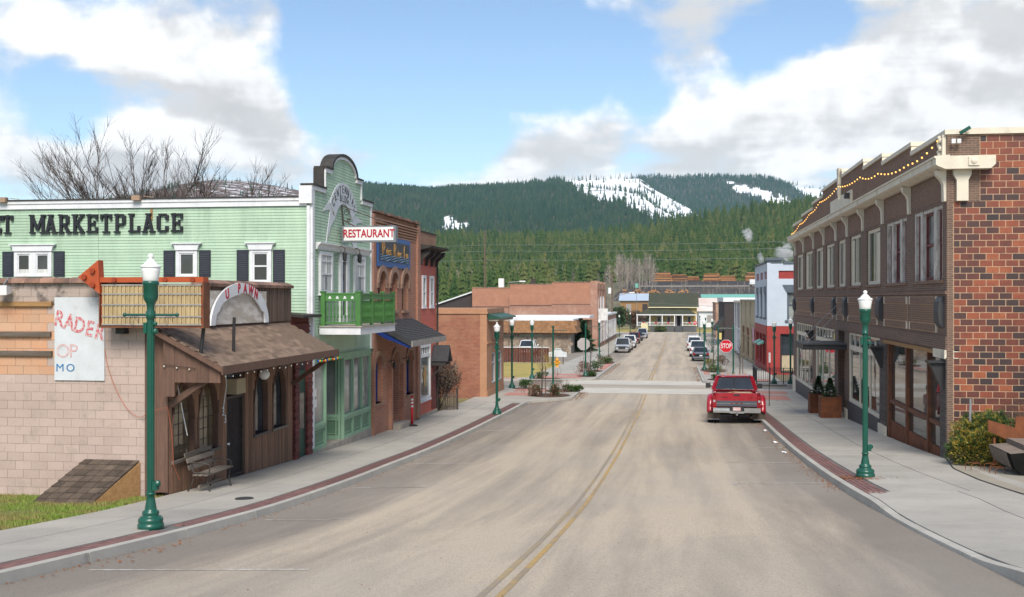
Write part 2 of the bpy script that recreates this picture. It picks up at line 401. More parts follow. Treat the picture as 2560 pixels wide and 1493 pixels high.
brick('dark_brick', (.175, .110, .080), (.108, .072, .056), (.32, .225, .16), .20, .062, .007, var=.3, stain=(.20, .125, .09), stain_scale=.8, bump=.5)
brick('umber_brick', (.235, .135, .09), (.16, .092, .064), (.30, .205, .145), .20, .062, .006, var=.3, bump=.5)
mat('black_brick', (.060, .052, .050), (.085, .074, .070), scale=6, rough=.6, rnd=.25)
mat('cream', (.72, .66, .53), (.64, .58, .46), scale=2.5, rough=.6, bump=.08, c3=(.40, .36, .29), s3=1.2, lo3=.6, hi3=.8)
mat('cream_peel', (.60, .57, .52), (.40, .35, .30), scale=9, stretch=(1, 1, .35), rough=.8, lo=.45, hi=.6)
mat('wine_sash', (.19, .045, .045), (.14, .035, .035), rough=.6)
mat('peach_mortar', (.62, .42, .27), (.52, .34, .22), scale=3, rough=.95, bump=.4)
mat('rust', (.225, .075, .028), (.135, .046, .02), scale=3.5, rough=.9, bump=.2, c3=(.30, .12, .04), s3=1.2)
mat('rust_frame', (.19, .07, .03), (.11, .045, .025), scale=4, rough=.75)
mat('oak_door', (.30, .115, .035), (.22, .08, .026), scale=2, stretch=(6, 6, .7), rough=.5)
mat('dark_steel', (.022, .022, .024), (.035, .034, .034), rough=.5)
mat('charcoal', (.045, .046, .05), (.06, .06, .063), rough=.6)
mat('iron', (.05, .042, .038), (.08, .065, .055), scale=8, rough=.6, metal=.3)
mat('galv', (.33, .33, .33), (.25, .25, .25), rough=.5, metal=.5)
glass('glass_dark'); glass('glass_shop', (.035, .038, .036), .02, 2.1, (.09, .095, .088)); glass('glass_curtain', (.42, .44, .43), .12, 1.5, (.10, .11, .115)); glass('glass_amber', (.10, .065, .035), .06, 1.5, (.20, .17, .11))
glass('car_glass', (.012, .015, .018), .02, 1.6); glass('glass_pale', (.14, .16, .15), .05, 1.8, (.30, .32, .30))
mat('curtain', (.70, .70, .67), (.50, .50, .48), scale=1.2, stretch=(9, 9, .3), rough=.9)
mat('stop_red', (.55, .008, .02), (.50, .008, .02), rough=.4, bump=0, fine=0)
mat('sign_white', (.78, .78, .76), rough=.4, bump=0, fine=.03)
mat('sign_back', (.42, .39, .37), (.38, .35, .33), rough=.5, bump=0)
mat('hydrant_yellow', (.72, .33, .01), (.62, .27, .01), rough=.5)
mat('delineator_red', (.62, .025, .03), rough=.5, bump=0)
mat('rubber', (.018, .018, .018), (.03, .03, .03), rough=.85)
mat('kerb', (.45, .43, .38), (.385, .365, .325), scale=1.5, rough=.9, bump=.3, bscale=70, c3=(.24, .22, .2), s3=2.4, lo3=.58, hi3=.78, rnd=.04)
mat('mulch', (.11, .058, .034), (.06, .035, .024), scale=9, rough=1, bump=.8, bscale=25)
mat('bark', (.085, .068, .055), (.05, .04, .034), scale=6, rough=.95, stretch=(1, 1, .3))
mat('twig', (.105, .082, .068), (.07, .055, .046), rough=.95)
mat('twig_pink', (.33, .20, .16), (.24, .14, .11), rough=.9)
mat('twig_pale', (.30, .255, .20), (.22, .18, .14), rough=.95)
mat('dry_leaf', (.30, .11, .035), (.20, .085, .03), scale=5, rough=.9, rnd=.4)
mat('paper', (.78, .79, .82), (.7, .71, .74), rough=.8)
mat('manhole', (.05, .05, .05), (.03, .03, .03), rough=.7, scale=20)
mat('wire', (.16, .19, .18), (.14, .16, .15), rough=.5, bump=0)
mat('dark_wire', (.03, .03, .03), rough=.5, bump=0)
mat('orange_cord', (.55, .13, .05), rough=.6, bump=0)
mat('pole_wood', (.17, .12, .085), (.11, .08, .06), scale=3, stretch=(3, 3, .4), rough=.95)
mat('yellow_house', (.58, .44, .17), (.54, .40, .15), scale=2, rough=.7)
mat('cream_house', (.66, .60, .38), (.62, .56, .35), scale=2, rough=.7)
mat('moss_roof', (.060, .066, .042), (.042, .047, .034), scale=2.5, rough=1, bump=.5, bscale=20, c3=(.09, .082, .05), s3=.8)
mat('grey_paint', (.10, .105, .11), (.085, .09, .095), rough=.7)
mat('sky_blue_wall', (.50, .56, .63), (.46, .52, .59), scale=1.2, rough=.7, bump=.12, bscale=12)
mat('blue_trim', (.10, .125, .155), (.085, .105, .13), rough=.6)
mat('shop_red', (.34, .040, .034), (.28, .034, .03), scale=2, rough=.6, bump=.1)
mat('fence_red', (.125, .042, .026), (.085, .03, .02), scale=3, rough=.9, rnd=.2)
mat('stucco_tan', (.48, .40, .27), (.40, .33, .22), scale=1.5, rough=.9, c3=(.25, .2, .14), s3=1.2, lo3=.55, hi3=.8)
mat('tan_wall', (.40, .28, .19), (.32, .22, .15), scale=1.5, rough=.9)
mat('dark_wall', (.045, .035, .035), (.06, .048, .046), rough=.85)
mat('field_stone', (.36, .27, .19), (.27, .20, .145), scale=2.5, rough=.95, bump=.6, bscale=12, rnd=.3)
mat('stone_mortar', (.40, .35, .29), rough=.95)
mat('shake', (.30, .16, .075), (.21, .11, .055), scale=3, stretch=(4, 4, 1), rough=.95, rnd=.2)
mat('metal_white', (.74, .75, .76), (.66, .67, .68), scale=.3, rough=.5)
mat('metal_blue', (.42, .50, .60), (.38, .45, .54), scale=.3, rough=.5)
mat('metal_teal', (.17, .42, .35), (.15, .38, .31), rough=.5)
mat('metal_pink', (.58, .45, .39), (.66, .62, .58), scale=.2, rough=.6)
mat('log_side', (.30, .135, .062), (.20, .085, .042), scale=.6, rough=.95)
mat('log_end', (.50, .27, .12), (.40, .2, .09), scale=1, rough=.95, c3=(.1, .05, .03), s3=1.5)
mat('black_earth', (.06, .05, .044), (.028, .025, .025), scale=.12, rough=1, bump=.3, bscale=3, c3=(.14, .11, .08), s3=.05, lo3=.5, hi3=.7)
mat('snow', (.82, .84, .88), (.74, .77, .82), scale=.2, rough=.7, bump=.05)
mat('pink_poster', (.62, .2, .36), (.7, .55, .6), scale=2, rough=.6)
mat('yellow_sheet', (.62, .50, .12), (.6, .5, .2), rough=.6)
mat('cardboard', (.45, .35, .24), (.36, .27, .18), rough=.9)
mat('charred', (.010, .010, .010), (.016, .015, .014), scale=4, rough=.95, bump=.4, spec=.05)
mat('log_grey', (.25, .20, .16), (.14, .11, .09), scale=1.5, stretch=(1, 9, 9), rough=.95)
mat('plaza_tan', (.33, .295, .235), (.29, .26, .205), scale=.8, rough=.95, bump=.3, bscale=60)
# car paints
def paint(name, c, rough=.28, dirt=(.2, .17, .14)):
    m, N, L, b = _nodes(name); v = _pos(N, L)
    L(_mix(N, L, _range(N, L, _noise(N, L, v, 3, 5), .5, .8, 0, .25), c, dirt), b.inputs['Base Color'])
    b.inputs['Roughness'].default_value = rough; b.inputs['Coat Weight'].default_value = .6; b.inputs['Coat Roughness'].default_value = .06
paint('paint_red', (.32, .008, .020)); paint('paint_white', (.70, .71, .72)); paint('paint_silver', (.42, .44, .47)); paint('paint_grey', (.13, .14, .16)); paint('paint_black', (.02, .021, .023)); paint('paint_maroon', (.16, .02, .02)); paint('paint_tan', (.33, .29, .24)); paint('paint_blue', (.20, .26, .34))
mat('chrome', (.62, .61, .58), (.5, .49, .46), rough=.22, metal=.85, bump=.02)
mat('tailgate_grey', (.075, .085, .10), (.065, .072, .085), rough=.4)
mat('red_lens', (.28, .008, .012), rough=.15, bump=0, coat=.5); mat('clear_lens', (.4, .41, .42), rough=.1, bump=0, coat=.5); mat('amber_lens', (.6, .2, .02), rough=.2, bump=0)
mat('mud', (.13, .105, .08), (.08, .065, .05), scale=5, rough=.95)
emit('bulb_warm', (1.0, .50, .12), .5)
mat('bulb_off', (.65, .63, .55), rough=.2, bump=0); mat('bulb_blue', (.02, .1, .5), rough=.2, bump=0); mat('bulb_red', (.5, .02, .02), rough=.2, bump=0); mat('bulb_yellow', (.7, .4, .02), rough=.2, bump=0); mat('bulb_green', (.02, .35, .08), rough=.2, bump=0)
def special():
    # dusty asphalt: sanded winter road, tyre streaks along the street, darker asphalt left bare near the kerbs
    m, N, L, b = _nodes('asphalt')
    g = N('ShaderNodeNewGeometry'); P = g.outputs['Position']; sp = N('ShaderNodeSeparateXYZ'); L(P, sp.inputs[0])
    vs = _pos(N, L, (1.25, .035, 1)); vw = _pos(N, L, (1, .45, 1))
    streak = _noise(N, L, vs, .9, 5, .6, .3); patch = _noise(N, L, vw, .28, 6, .62, .6)
    xc = _math(N, L, 'ABSOLUTE', _math(N, L, 'ADD', sp.outputs[0], 2.2))
    edge = _range(N, L, xc, 3.2, 5.5, 0, .34)
    k = _math(N, L, 'ADD', _math(N, L, 'ADD', _math(N, L, 'MULTIPLY', streak, .80), _math(N, L, 'MULTIPLY', patch, .34)), edge)
    col = _mix(N, L, _range(N, L, k, .49, .83), (.50, .42, .32), (.20, .175, .15))
    fine = _noise(N, L, P, 42, 3, .8); fine2 = _noise(N, L, P, 140, 2, .7)
    col = _mix(N, L, _range(N, L, fine, .50, .60, 0, .62), col, (.14, .12, .10))
    col = _mix(N, L, _range(N, L, fine2, .52, .7, 0, .7), col, (.52, .44, .35))
    big = _noise(N, L, P, .11, 4, .6)
    col = _mix(N, L, _range(N, L, big, .45, .7, 0, .45), col, (.34, .31, .27))
    L(col, b.inputs['Base Color']); b.inputs['Roughness'].default_value = .93; b.inputs['Specular IOR Level'].default_value = .25
    _bump(N, L, b, _math(N, L, 'ADD', fine, _math(N, L, 'MULTIPLY', fine2, .5)), .35, .006)
    # pavement concrete
    for nm, c1, c2 in (('concrete', (.40, .375, .328), (.338, .318, .28)), ('concrete_pale', (.54, .51, .45), (.47, .44, .385))):
        m, N, L, b = _nodes(nm); P = _pos(N, L)
        oi = N('ShaderNodeObjectInfo')
        col = _mix(N, L, _range(N, L, _noise(N, L, P, .7, 7, .65), .38, .66), c1, c2)
        col = _mix(N, L, _range(N, L, _noise(N, L, P, 2.7, 6, .7, .5), .58, .8, 0, .5), col, tuple(x * .62 for x in c2))
        col = _mix(N, L, _range(N, L, _noise(N, L, P, 90, 2), .45, .75, 0, .25), col, tuple(x * .5 for x in c2))
        col = _mix(N, L, _range(N, L, _noise(N, L, P, 14, 2, .5), .68, .74, 0, .5), col, tuple(x * .45 for x in c2))
        col = _mix(N, L, _range(N, L, _noise(N, L, P, .35, 5, .7, 1.5), .52, .72, 0, .45), col, tuple(x * .7 for x in c2))
        h = N('ShaderNodeHueSaturation'); L(_range(N, L, oi.outputs['Random'], 0, 1, .93, 1.06), h.inputs['Value']); L(col, h.inputs['Color'])
        L(h.outputs[0], b.inputs['Base Color']); b.inputs['Roughness'].default_value = .9
        _bump(N, L, b, _noise(N, L, P, 60, 4), .2, .005)
    # large wire-cut bricks of the gable wall: one colour from the kiln for each brick, flashed within
    m, N, L, b = _nodes('big_brick'); P = _pos(N, L); oi = N('ShaderNodeObjectInfo')
    cr = N('ShaderNodeValToRGB'); e = cr.color_ramp; e.interpolation = 'LINEAR'
    cols = [(0, (.028, .021, .022)), (.14, (.05, .028, .026)), (.36, (.100, .030, .021)), (.58, (.185, .046, .025)), (.80, (.27, .066, .028)), (.94, (.36, .11, .042)), (1, (.46, .17, .06))]
    e.elements[0].position = 0; e.elements[0].color = (*cols[0][1], 1); e.elements[1].position = 1; e.elements[1].color = (*cols[-1][1], 1)
    for p_, c_ in cols[1:-1]: q = e.elements.new(p_); q.color = (*c_, 1)
    n_ = _noise(N, L, P, 2.6, 3)
    L(_math(N, L, 'ADD', _math(N, L, 'MULTIPLY', oi.outputs['Random'], .86), _range(N, L, n_, .3, .7, -.08, .12)), cr.inputs[0])
    nf = _noise(N, L, _pos(N, L, (40, 40, 6)), 1, 3)
    L(_mix(N, L, _range(N, L, nf, .4, .7, 0, .35), cr.outputs[0], (.05, .025, .02)), b.inputs['Base Color'])
    b.inputs['Roughness'].default_value = .55; _bump(N, L, b, nf, .3, .006)
    # clay pavers
    m, N, L, b = _nodes('paver'); P = _pos(N, L); oi = N('ShaderNodeObjectInfo')
    col = _mix(N, L, _range(N, L, _noise(N, L, P, 3, 5), .35, .65), (.20, .098, .084), (.155, .082, .074))
    h = N('ShaderNodeHueSaturation'); L(_range(N, L, oi.outputs['Random'], 0, 1, .8, 1.2), h.inputs['Value']); L(col, h.inputs['Color'])
    L(h.outputs[0], b.inputs['Base Color']); b.inputs['Roughness'].default_value = .9; _bump(N, L, b, _noise(N, L, P, 70, 3), .3, .004)
    mat('paver_pink', (.47, .225, .18), (.42, .2, .16), scale=2, rough=.9)
    # road paint, worn
    for nm, c in (('paint_line_yellow', (.46, .29, .075)), ('paint_line_white', (.56, .54, .50))):
        m, N, L, b = _nodes(nm); P = _pos(N, L)
        w = _range(N, L, _noise(N, L, P, 9, 6, .75), .42, .62)
        w2 = _range(N, L, _noise(N, L, P, .5, 3, .6), .42, .68, 0, .7)
        f = _math(N, L, 'MINIMUM', _math(N, L, 'ADD', _math(N, L, 'MULTIPLY', w, .75), w2), 1)
        L(_mix(N, L, f, c, (.25, .205, .155)), b.inputs['Base Color']); b.inputs['Roughness'].default_value = .85
    m, N, L, b = _nodes('paint_line_faint'); P = _pos(N, L)
    w = _range(N, L, _noise(N, L, P, 9, 6, .75), .36, .52); w2 = _range(N, L, _noise(N, L, P, .22, 3, .6), .40, .60, .1, .8)
    L(_mix(N, L, _math(N, L, 'MINIMUM', _math(N, L, 'ADD', _math(N, L, 'MULTIPLY', w, .6), w2), 1), (.44, .30, .09), (.27, .225, .175)), b.inputs['Base Color']); b.inputs['Roughness'].default_value = .85
    # grass and lawns
    mat('grass_blade', (.16, .27, .03), (.22, .28, .05), scale=2, rough=.7, bump=0, c3=(.30, .21, .09), s3=1.3, lo3=.42, hi3=.66)
    mat('grass_soil', (.12, .17, .03), (.17, .14, .06), scale=2.5, rough=1)
    mat('dry_lawn', (.40, .30, .085), (.30, .255, .07), scale=.7, rough=1, bump=.5, bscale=12, c3=(.19, .21, .05), s3=.35)
    mat('verge', (.25, .21, .10), (.17, .17, .06), scale=.5, rough=1, bump=.5, bscale=8)
    # ground sheet: dull grass and earth, changing over tens of metres
    mat('field', (.17, .145, .09), (.11, .10, .06), scale=.05, rough=1, bump=.3, bscale=2, c3=(.14, .15, .07), s3=.012)
    for nm, a, b2, r in (('leaf_dark', (.030, .075, .028), (.045, .095, .030), .3), ('leaf_green', (.075, .125, .030), (.05, .095, .022), .3), ('leaf_gold', (.36, .26, .040), (.26, .20, .03), .3), ('leaf_sage', (.13, .16, .085), (.10, .12, .06), .3), ('leaf_rust', (.19, .10, .055), (.13, .07, .04), .3)):
        mat(nm, a, b2, scale=3, rough=.65, bump=0, rnd=0, spec=.3)
special()
# ================================================================ SETTING: ground, road, pavements
def grid_sheet(name, xs, ys, zf, m, up=0):
    b = MB(); ids = [[b.pv((x, y, zf(x, y) + up)) for x in xs] for y in ys]
    b.smooth = True
    for j in range(len(ys) - 1):
        for i in range(len(xs) - 1): b.face((ids[j][i], ids[j][i+1], ids[j+1][i+1], ids[j+1][i]))
    return b.build(name, m)
FARY = [260, 300, 340, 400, 450, 480, 520, 600, 660, 800, 1200, 2500, 9000]
FARZ = [-1.95, -2.3, -2.2, 1.0, 5.5, 8, 9.5, 14.8, 16, 20, 30, 40, 40]
def ground_z(X, Y):
    if Y < 262: return G(X, Y) - .09
    f = float(np.interp(X, [-90, -30], [.5, 1]))
    z = float(np.interp(Y, FARY, FARZ)); return (z if z < 0 else z * f) - .09
def gz(X, Y): return ground_z(X, Y) + .09
ys_ = list(np.arange(-78, 262, 2.0)) + list(np.arange(262, 700, 6)) + [740, 800, 900, 1000, 1200, 1600, 2500, 4500, 9000]
xs_ = [-9000, -3000, -1000, -400, -200, -120, -90, -70, -50, -30, -20, -15, -11.4, -8, -4, -2, 0, 3.6, 7.3, 9, 14, 20, 40, 80, 160, 400, 1000, 3000, 9000]
tag(grid_sheet('ground', xs_, ys_, ground_z, 'field'), kind='structure')
LK, RK, LF, RF = -8.0, 3.55, -11.4, 7.25      # kerb lines and building lines
rx = [LK, -6.5, -5, -3.5, -2.2, -1, .5, 2, RK]
road = tag(grid_sheet('road', rx, list(np.arange(-20, 236.1, 1.0)), G, 'asphalt'), kind='structure')
mat('apron', (.40, .35, .285), (.30, .265, .22), scale=.5, stretch=(.3, 1, 1), rough=.95)
cross = MB()
def sheet(b, x0, x1, y0, y1, up, nx=1, ny=1, zf=G):
    X = np.linspace(x0, x1, nx + 1); Y = np.linspace(y0, y1, ny + 1)
    ids = [[b.pv((x, y, zf(x, y) + up)) for x in X] for y in Y]
    for j in range(ny):
        for i in range(nx): b.face((ids[j][i], ids[j][i+1], ids[j+1][i+1], ids[j+1][i]))
for x0, x1 in ((-70, LK), (RK, 70)):
    sheet(cross, x0, x1, 69.9, 77.2, 0, 10, 8); sheet(cross, x0, x1, 225, 236, 0, 10, 6)
tag(cross.build('cross_street', 'asphalt'), kind='structure')
cw = MB()
for y0, y1 in ((67.0, 71.4), (74.8, 79.4)): sheet(cw, LK + .1, RK - .1, y0, y1, .008, 6, 6)
cw.build('crosswalk_concrete', 'concrete_pale', road)
cw = MB(); sheet(cw, LK + .1, RK - .1, 71.4, 74.8, .004, 6, 4); cw.build('crossing_apron', 'apron', road)
# painted markings
for dx, ym in ((-2.02, 'paint_line_faint'), (-1.82, 'paint_line_yellow')):
    y = MB()
    for a in np.arange(4, 66.5, 1.0): sheet(y, dx - .042, dx + .042, a, min(a + 1, 66.5), .005)
    for a in np.arange(80, 222, 2.0): sheet(y, dx - .06, dx + .06, a, a + 2, .005)
    y.build('centre_line', ym, road)
pk = MB(); sheet(pk, 1.35, RK - .05, 26.0, 26.1, .005, 4); sheet(pk, 1.3, 1.42, 25.8, 26.3, .006); pk.build('parking_line', 'paint_line_white', road)
for yy, x0, x1 in ((31.5, 1.3, 3.4), (36.5, 1.4, 3.5), (58.5, 1.2, 3.0)):
    pk = MB(); sheet(pk, x0, x1, yy, yy + .1, .005, 4); pk.build('parking_line', 'paint_line_white', road)
for yy, x0, x1 in ((13.2, -7.6, -4.6), (19.6, -7.7, -6.0), (25.6, -7.8, -6.0), (31.6, -7.8, -6.0), (37.5, -7.8, -6.2), (43.5, -7.8, -6.3)):
    pk = MB(); sheet(pk, x0, x1, yy, yy + .09, .005, 4); pk.build('parking_line', 'paint_line_white', road)
# ---- pavements: slabs, pavers and kerb stones laid one by one
def pavement(name, side, y0, y1, outer, inner, step, kh, bulbs=(), fine_to=60, pav=(0, 0), zone=None):
    """side -1: kerb at larger X (left pavement); +1: kerb at smaller X (right pavement)"""
    base = MB(); s = side
    ys = list(np.arange(y0, y1, .75)) + [y1]
    for a, b in zip(ys, ys[1:]):
        o0, o1 = outer(a), outer(b)
        p = [(o0 + s*.1, a), (inner, a), (inner, b), (o1 + s*.1, b)]
        h0, h1 = kh(a), kh(b)
        base.hexa([(x, y, G(x, y) - .25) for x, y in p], [(x, y, G(x, y) + (h0 if y == a else h1) - .018) for x, y in p])
    root = tag(base.build(name, 'mortar_grey'), kind='structure')
    # kerb stones
    ks = list(np.arange(y0, y1, 3.0)) + [y1]
    for a, b in zip(ks, ks[1:]):
        m = MB(); sub = list(np.arange(a, b, .5)) + [b]
        if b - a < .05: continue
        for q0, q1 in zip(sub, sub[1:]):
            if q1 - q0 < 1e-6: continue
            e0 = q0 + (.012 if q0 == a else 0); e1 = q1 - (.012 if q1 == b else 0)
            o0, o1 = outer(e0), outer(e1); w = .17
            nn = lambda o, y: (o + s * w, y)
            m.hexa([(o0, e0, G(o0, e0) - .05), (*nn(o0, e0), G(o0, e0) - .05), (*nn(o1, e1), G(o1, e1) - .05), (o1, e1, G(o1, e1) - .05)],
                   [(o0 + s*.025, e0, G(o0, e0) + kh(e0)), (*nn(o0, e0), G(o0, e0) + kh(e0) + .003), (*nn(o1, e1), G(o1, e1) + kh(e1) + .003), (o1 + s*.025, e1, G(o1, e1) + kh(e1))])
        m.build('kerb_stone', 'kerb', root)
    # slabs
    rows = list(np.arange(y0, y1, step)) + [y1]
    for a, b in zip(rows, rows[1:]):
        if b - a < .1: continue
        band = .66 if pav[0] - .01 <= a < pav[1] else .18
        i_o = lambda y: outer(y) + s * band
        width = abs(inner - i_o((a + b) / 2)); nc = max(1, round(width / 1.75))
        for c in range(nc):
            f0, f1 = c / nc, (c + 1) / nc; g = .011
            X = lambda y, f: i_o(y) + (inner - i_o(y)) * f
            m = MB(); sub = [a + g] + ([] if not bulbs else list(np.arange(a + .4, b - .2, .4))) + [b - g]
            for q0, q1 in zip(sub, sub[1:]):
                P = [(X(q0, f0) + s*g, q0), (X(q0, f1) - s*g, q0), (X(q1, f1) - s*g, q1), (X(q1, f0) + s*g, q1)]
                if s < 0: P = [P[1], P[0], P[3], P[2]]
                m.hexa([(x, y, G(x, y) + kh(y) - .05) for x, y in P], [(x, y, G(x, y) + kh(y)) for x, y in P])
            m.build('slab', 'concrete', root)
    # pavers in the band behind the kerb: two stretchers and a soldier row, laid dry
    if pav[1] > pav[0]:
        bm_ = MB().box(-.0485, .0485, -.0985, .0985, -.03, 0).mesh('paver', 'paver'); n = 0
        rest = MB(); rest_n = 0
        for y in np.arange(pav[0] + .1, pav[1] - .1, .2):
            for k in range(4):
                yy = y + (.1 if k % 2 else 0); x = outer(yy) + s * (.225 + k * .105)
                if abs((yy - 17.2)) < .45 and side < 0: continue
                if n < 296:
                    sl = (G(x, yy + .1) - G(x, yy - .1)) / .2; n += 1
                    put('paver', bm_, root, (x, yy, G(x, yy) + kh(yy) + .001), (math.atan(sl), 0, 0))
                else:
                    P = [(x - .0485, yy - .0985), (x + .0485, yy - .0985), (x + .0485, yy + .0985), (x - .0485, yy + .0985)]
                    rest.face([rest.pv((px, py, G(px, py) + kh(py) + .001)) for px, py in P])
        if rest.f: tag(rest.build('paver_band', 'paver', root), kind='stuff')
    return root
mat('mortar_grey', (.16, .155, .145), (.12, .115, .105), rough=1)
def sm(x): x = max(0, min(1, x)); return x * x * (3 - 2 * x)
def bulge(y, a, b, c, d): return sm((y - a) / (b - a)) * (1 - sm((y - c) / (d - c)))
outL1 = lambda y: LK + 2.15 * bulge(y, 58.2, 62.5, 66.8, 70.0)
outR1 = lambda y: RK
kh_n = lambda y: .14
kh_r = lambda y: .14 - .10 * bulge(y, 11.5, 14, 18.5, 21.5)
p_l1 = pavement('pavement_left', -1, 5, 70.0, outL1, LF - .02, 1.55, kh_n, bulbs=True, pav=(9.2, 57))
p_r1 = pavement('pavement_right', 1, 5, 70.3, outR1, RF, 1.6, kh_r, pav=(22.2, 60))
outL2 = lambda y: LK + 2.2 * bulge(y, 77, 80, 107, 111.5)
outR2 = lambda y: RK - 1.75 * bulge(y, 74.6, 78, 100, 106)
p_l2 = pavement('pavement_far_left', -1, 77.2, 225, outL2, -10.9, 3.2, kh_n, bulbs=True)
p_r2 = pavement('pavement_far_right', 1, 74.8, 225, outR2, 7.3, 3.2, kh_n, bulbs=True)
# side-street pavements
def side_walk(name, x0, x1, y0, y1):
    b = MB(); X = list(np.arange(x0, x1, 3)) + [x1]
    for a, c in zip(X, X[1:]):
        P = [(a, y0), (c, y0), (c, y1), (a, y1)]; b.hexa([(x, y, G(x, y) - .1) for x, y in P], [(x, y, G(x, y) + .14) for x, y in P])
    return tag(b.build(name, 'concrete'), kind='structure')
side_walk('pavement_side_near', -70, LF - .03, 68.0, 69.9); side_walk('pavement_side_far', -70, -10.92, 77.2, 79.6)
side_walk('pavement_side_right', 7.32, 70, 74.8, 77.2); side_walk('pavement_end', -70, 70, 236, 238)
# pink ramp pavers at the corners
def patch(parent, name, m, x0, x1, y0, y1, up=.146):
    b = MB(); sheet(b, x0, x1, y0, y1, up, 4, 3); return b.build(name, m, parent)
for x0, x1, y0, y1 in ((-10.0, -8.0, 62.6, 64.9), (-9.9, -7.9, 65.8, 68.0)): patch(p_l1, 'ramp_paving', 'paver_pink', x0, x1, y0, y1)
for x0, x1, y0, y1 in ((-14.5, -11.5, 78.0, 79.4), (-10.4, -6.9, 79.2, 81.6), (-9.6, -6.8, 82.6, 85.2)): patch(p_l2, 'ramp_paving', 'paver_pink', x0, x1, y0, y1)
patch(p_l2, 'ramp_paving', 'paver_pink', -6.7, -6.0, 92, 105)
for x0, x1, y0, y1 in ((3.9, 6.3, 61.8, 65.2), (4.2, 6.6, 66.4, 68.6)): patch(p_r1, 'ramp_paving', 'paver_pink', x0, x1, y0, y1)
for x0, x1, y0, y1 in ((4.0, 6.6, 78.2, 80.5), (2.15, 2.6, 86, 100)): patch(p_r2, 'ramp_paving', 'paver_pink', x0, x1, y0, y1)
# manhole in the left pavement, plaza slab on the right, lawns
mh = MB(); zz = G(-9.2, 22.3) + .143; mh.lathe([(.20, 0), (.20, .012), (.16, .012), (.155, .006), (.02, .008)], (-9.2, 22.3, zz), 20); mh.build('manhole_cover', 'manhole', p_l1)
pl = MB()
pp = [(RF - .05, 30.9), (6.65, 28.1), (6.5, 24), (6.45, 20), (6.9, 16), (9, 13), (16, 12), (16, 30.9)]
def poly_sheet(b, pts, up, zf=G): b.face([b.pv((x, y, zf(x, y) + up)) for x, y in pts])
def strip(b, fx0, fx1, y0, y1, up, st=1.0):
    ys = list(np.arange(y0, y1, st)) + [y1]
    for a, c in zip(ys, ys[1:]): b.face([b.pv((x, y, G(x, y) + up)) for x, y in ((fx0(a), a), (fx1(a), a), (fx1(c), c), (fx0(c), c))])
edge_r = lambda y: float(np.interp(y, [12, 15, 18, 21.7, 25, 28.1, 30.9], [7.6, 7.0, 6.6, 6.48, 6.55, 6.75, 7.25]))
strip(pl, edge_r, lambda y: 18, 10, 31, .15); tag(pl.build('plaza', 'plaza_tan'), kind='structure')
e = MB(); strip(e, lambda y: edge_r(y) - .03, lambda y: edge_r(y), 12, 30.9, .155, .5); tag(e.build('plaza_joint', 'rubber'), kind='structure')
lw = MB(); strip(lw, lambda y: -40, lambda y: LF - .03, 5, 23.3, .05, 1); tag(lw.build('side_lawn', 'grass_soil'), kind='structure')
lw = MB(); strip(lw, lambda y: -26, lambda y: -10.95, 80.0, 107.5, .07, 2); tag(lw.build('corner_lawn', 'dry_lawn'), kind='structure')
lw = MB(); strip(lw, lambda y: -26, lambda y: -10.95, 107.5, 160, .06, 4); tag(lw.build('parking_lot', 'asphalt'), kind='structure')
lw = MB(); strip(lw, lambda y: -70, lambda y: 70, 238, 262, .05, 6); tag(lw.build('end_lawn', 'dry_lawn'), kind='structure')
lw = MB(); strip(lw, lambda y: -16, lambda y: LF, 51.3, 61.2, .05, 1); tag(lw.build('gap_verge', 'verge'), kind='structure')

# ================================================================ HILLS AND FOREST
TH = R(8.594)
def bearing(px):
    t = (px - 1280) / 2720; return t * math.cos(TH) - math.sin(TH), t * math.sin(TH) + math.cos(TH)
def vnoise(x, y, s):
    return math.sin(x*s*1.3 + 1.7*math.sin(y*s*.7)) * .5 + math.sin(y*s*1.1 + 2.1*math.sin(x*s*.9 + .6)) * .5
class Hill:
    def __init__(s, ridge, dr, db, zb, px0, px1, pw=1.1, rough=1.0):
        s.rx = [p[0] for p in ridge]; s.ry = [p[1] for p in ridge]; s.dr, s.db, s.zb, s.px0, s.px1, s.pw, s.rough = dr, db, zb, px0, px1, pw, rough
    def pt(s, px, t):
        a, b = bearing(px); d = s.db + (s.dr - s.db) * t
        zr = 5.5 + (745 - float(np.interp(px, s.rx, s.ry))) / 2720 * s.dr
        w = t ** s.pw if t <= 1 else max(0, 1 - (t - 1) * .9)
        z = s.zb + (zr - s.zb) * w
        x, y = a * d, b * d
        env = min(1, t * 3) * (1 - .85 * math.exp(-((t - 1) / .10) ** 2))
        z += s.rough * env * (s.dr * .012) * (vnoise(x, y, 9 / s.dr) + .5 * vnoise(x + 99, y, 23 / s.dr))
        return x, y, z
    def seen(s, p):
        d = -p[0] * math.sin(TH) + p[1] * math.cos(TH); u = p[0] * math.cos(TH) + p[1] * math.sin(TH)
        return 1280 + 2720 * u / d, 745 - 2720 * (p[2] - 5.5) / d
    def build(s, m, snowf=None, nx=90, nt=26):
        b = MB(); b.smooth = True; sn = []
        ids = []
        for j in range(nt + 1):
            t = 1.5 * j / nt; row = []
            for i in range(nx + 1):
                p = s.pt(s.px0 + (s.px1 - s.px0) * i / nx, t); row.append(b.pv(p)); sn.append(snowf(*s.seen(p), t) if snowf else 0)
            ids.append(row)
        for j in range(nt):
            for i in range(nx): b.face((ids[j][i], ids[j][i+1], ids[j+1][i+1], ids[j+1][i]))
        o = b.build('hill', m); tag(o, kind='structure')
        at = o.data.attributes.new('snow', 'FLOAT', 'POINT'); at.data.foreach_set('value', sn)
        return o
def inpoly(x, y, P):
    c = False; j = len(P) - 1
    for i in range(len(P)):
        if (P[i][1] > y) != (P[j][1] > y) and x < (P[j][0] - P[i][0]) * (y - P[i][1]) / (P[j][1] - P[i][1]) + P[i][0]: c = not c
        j = i
    return c
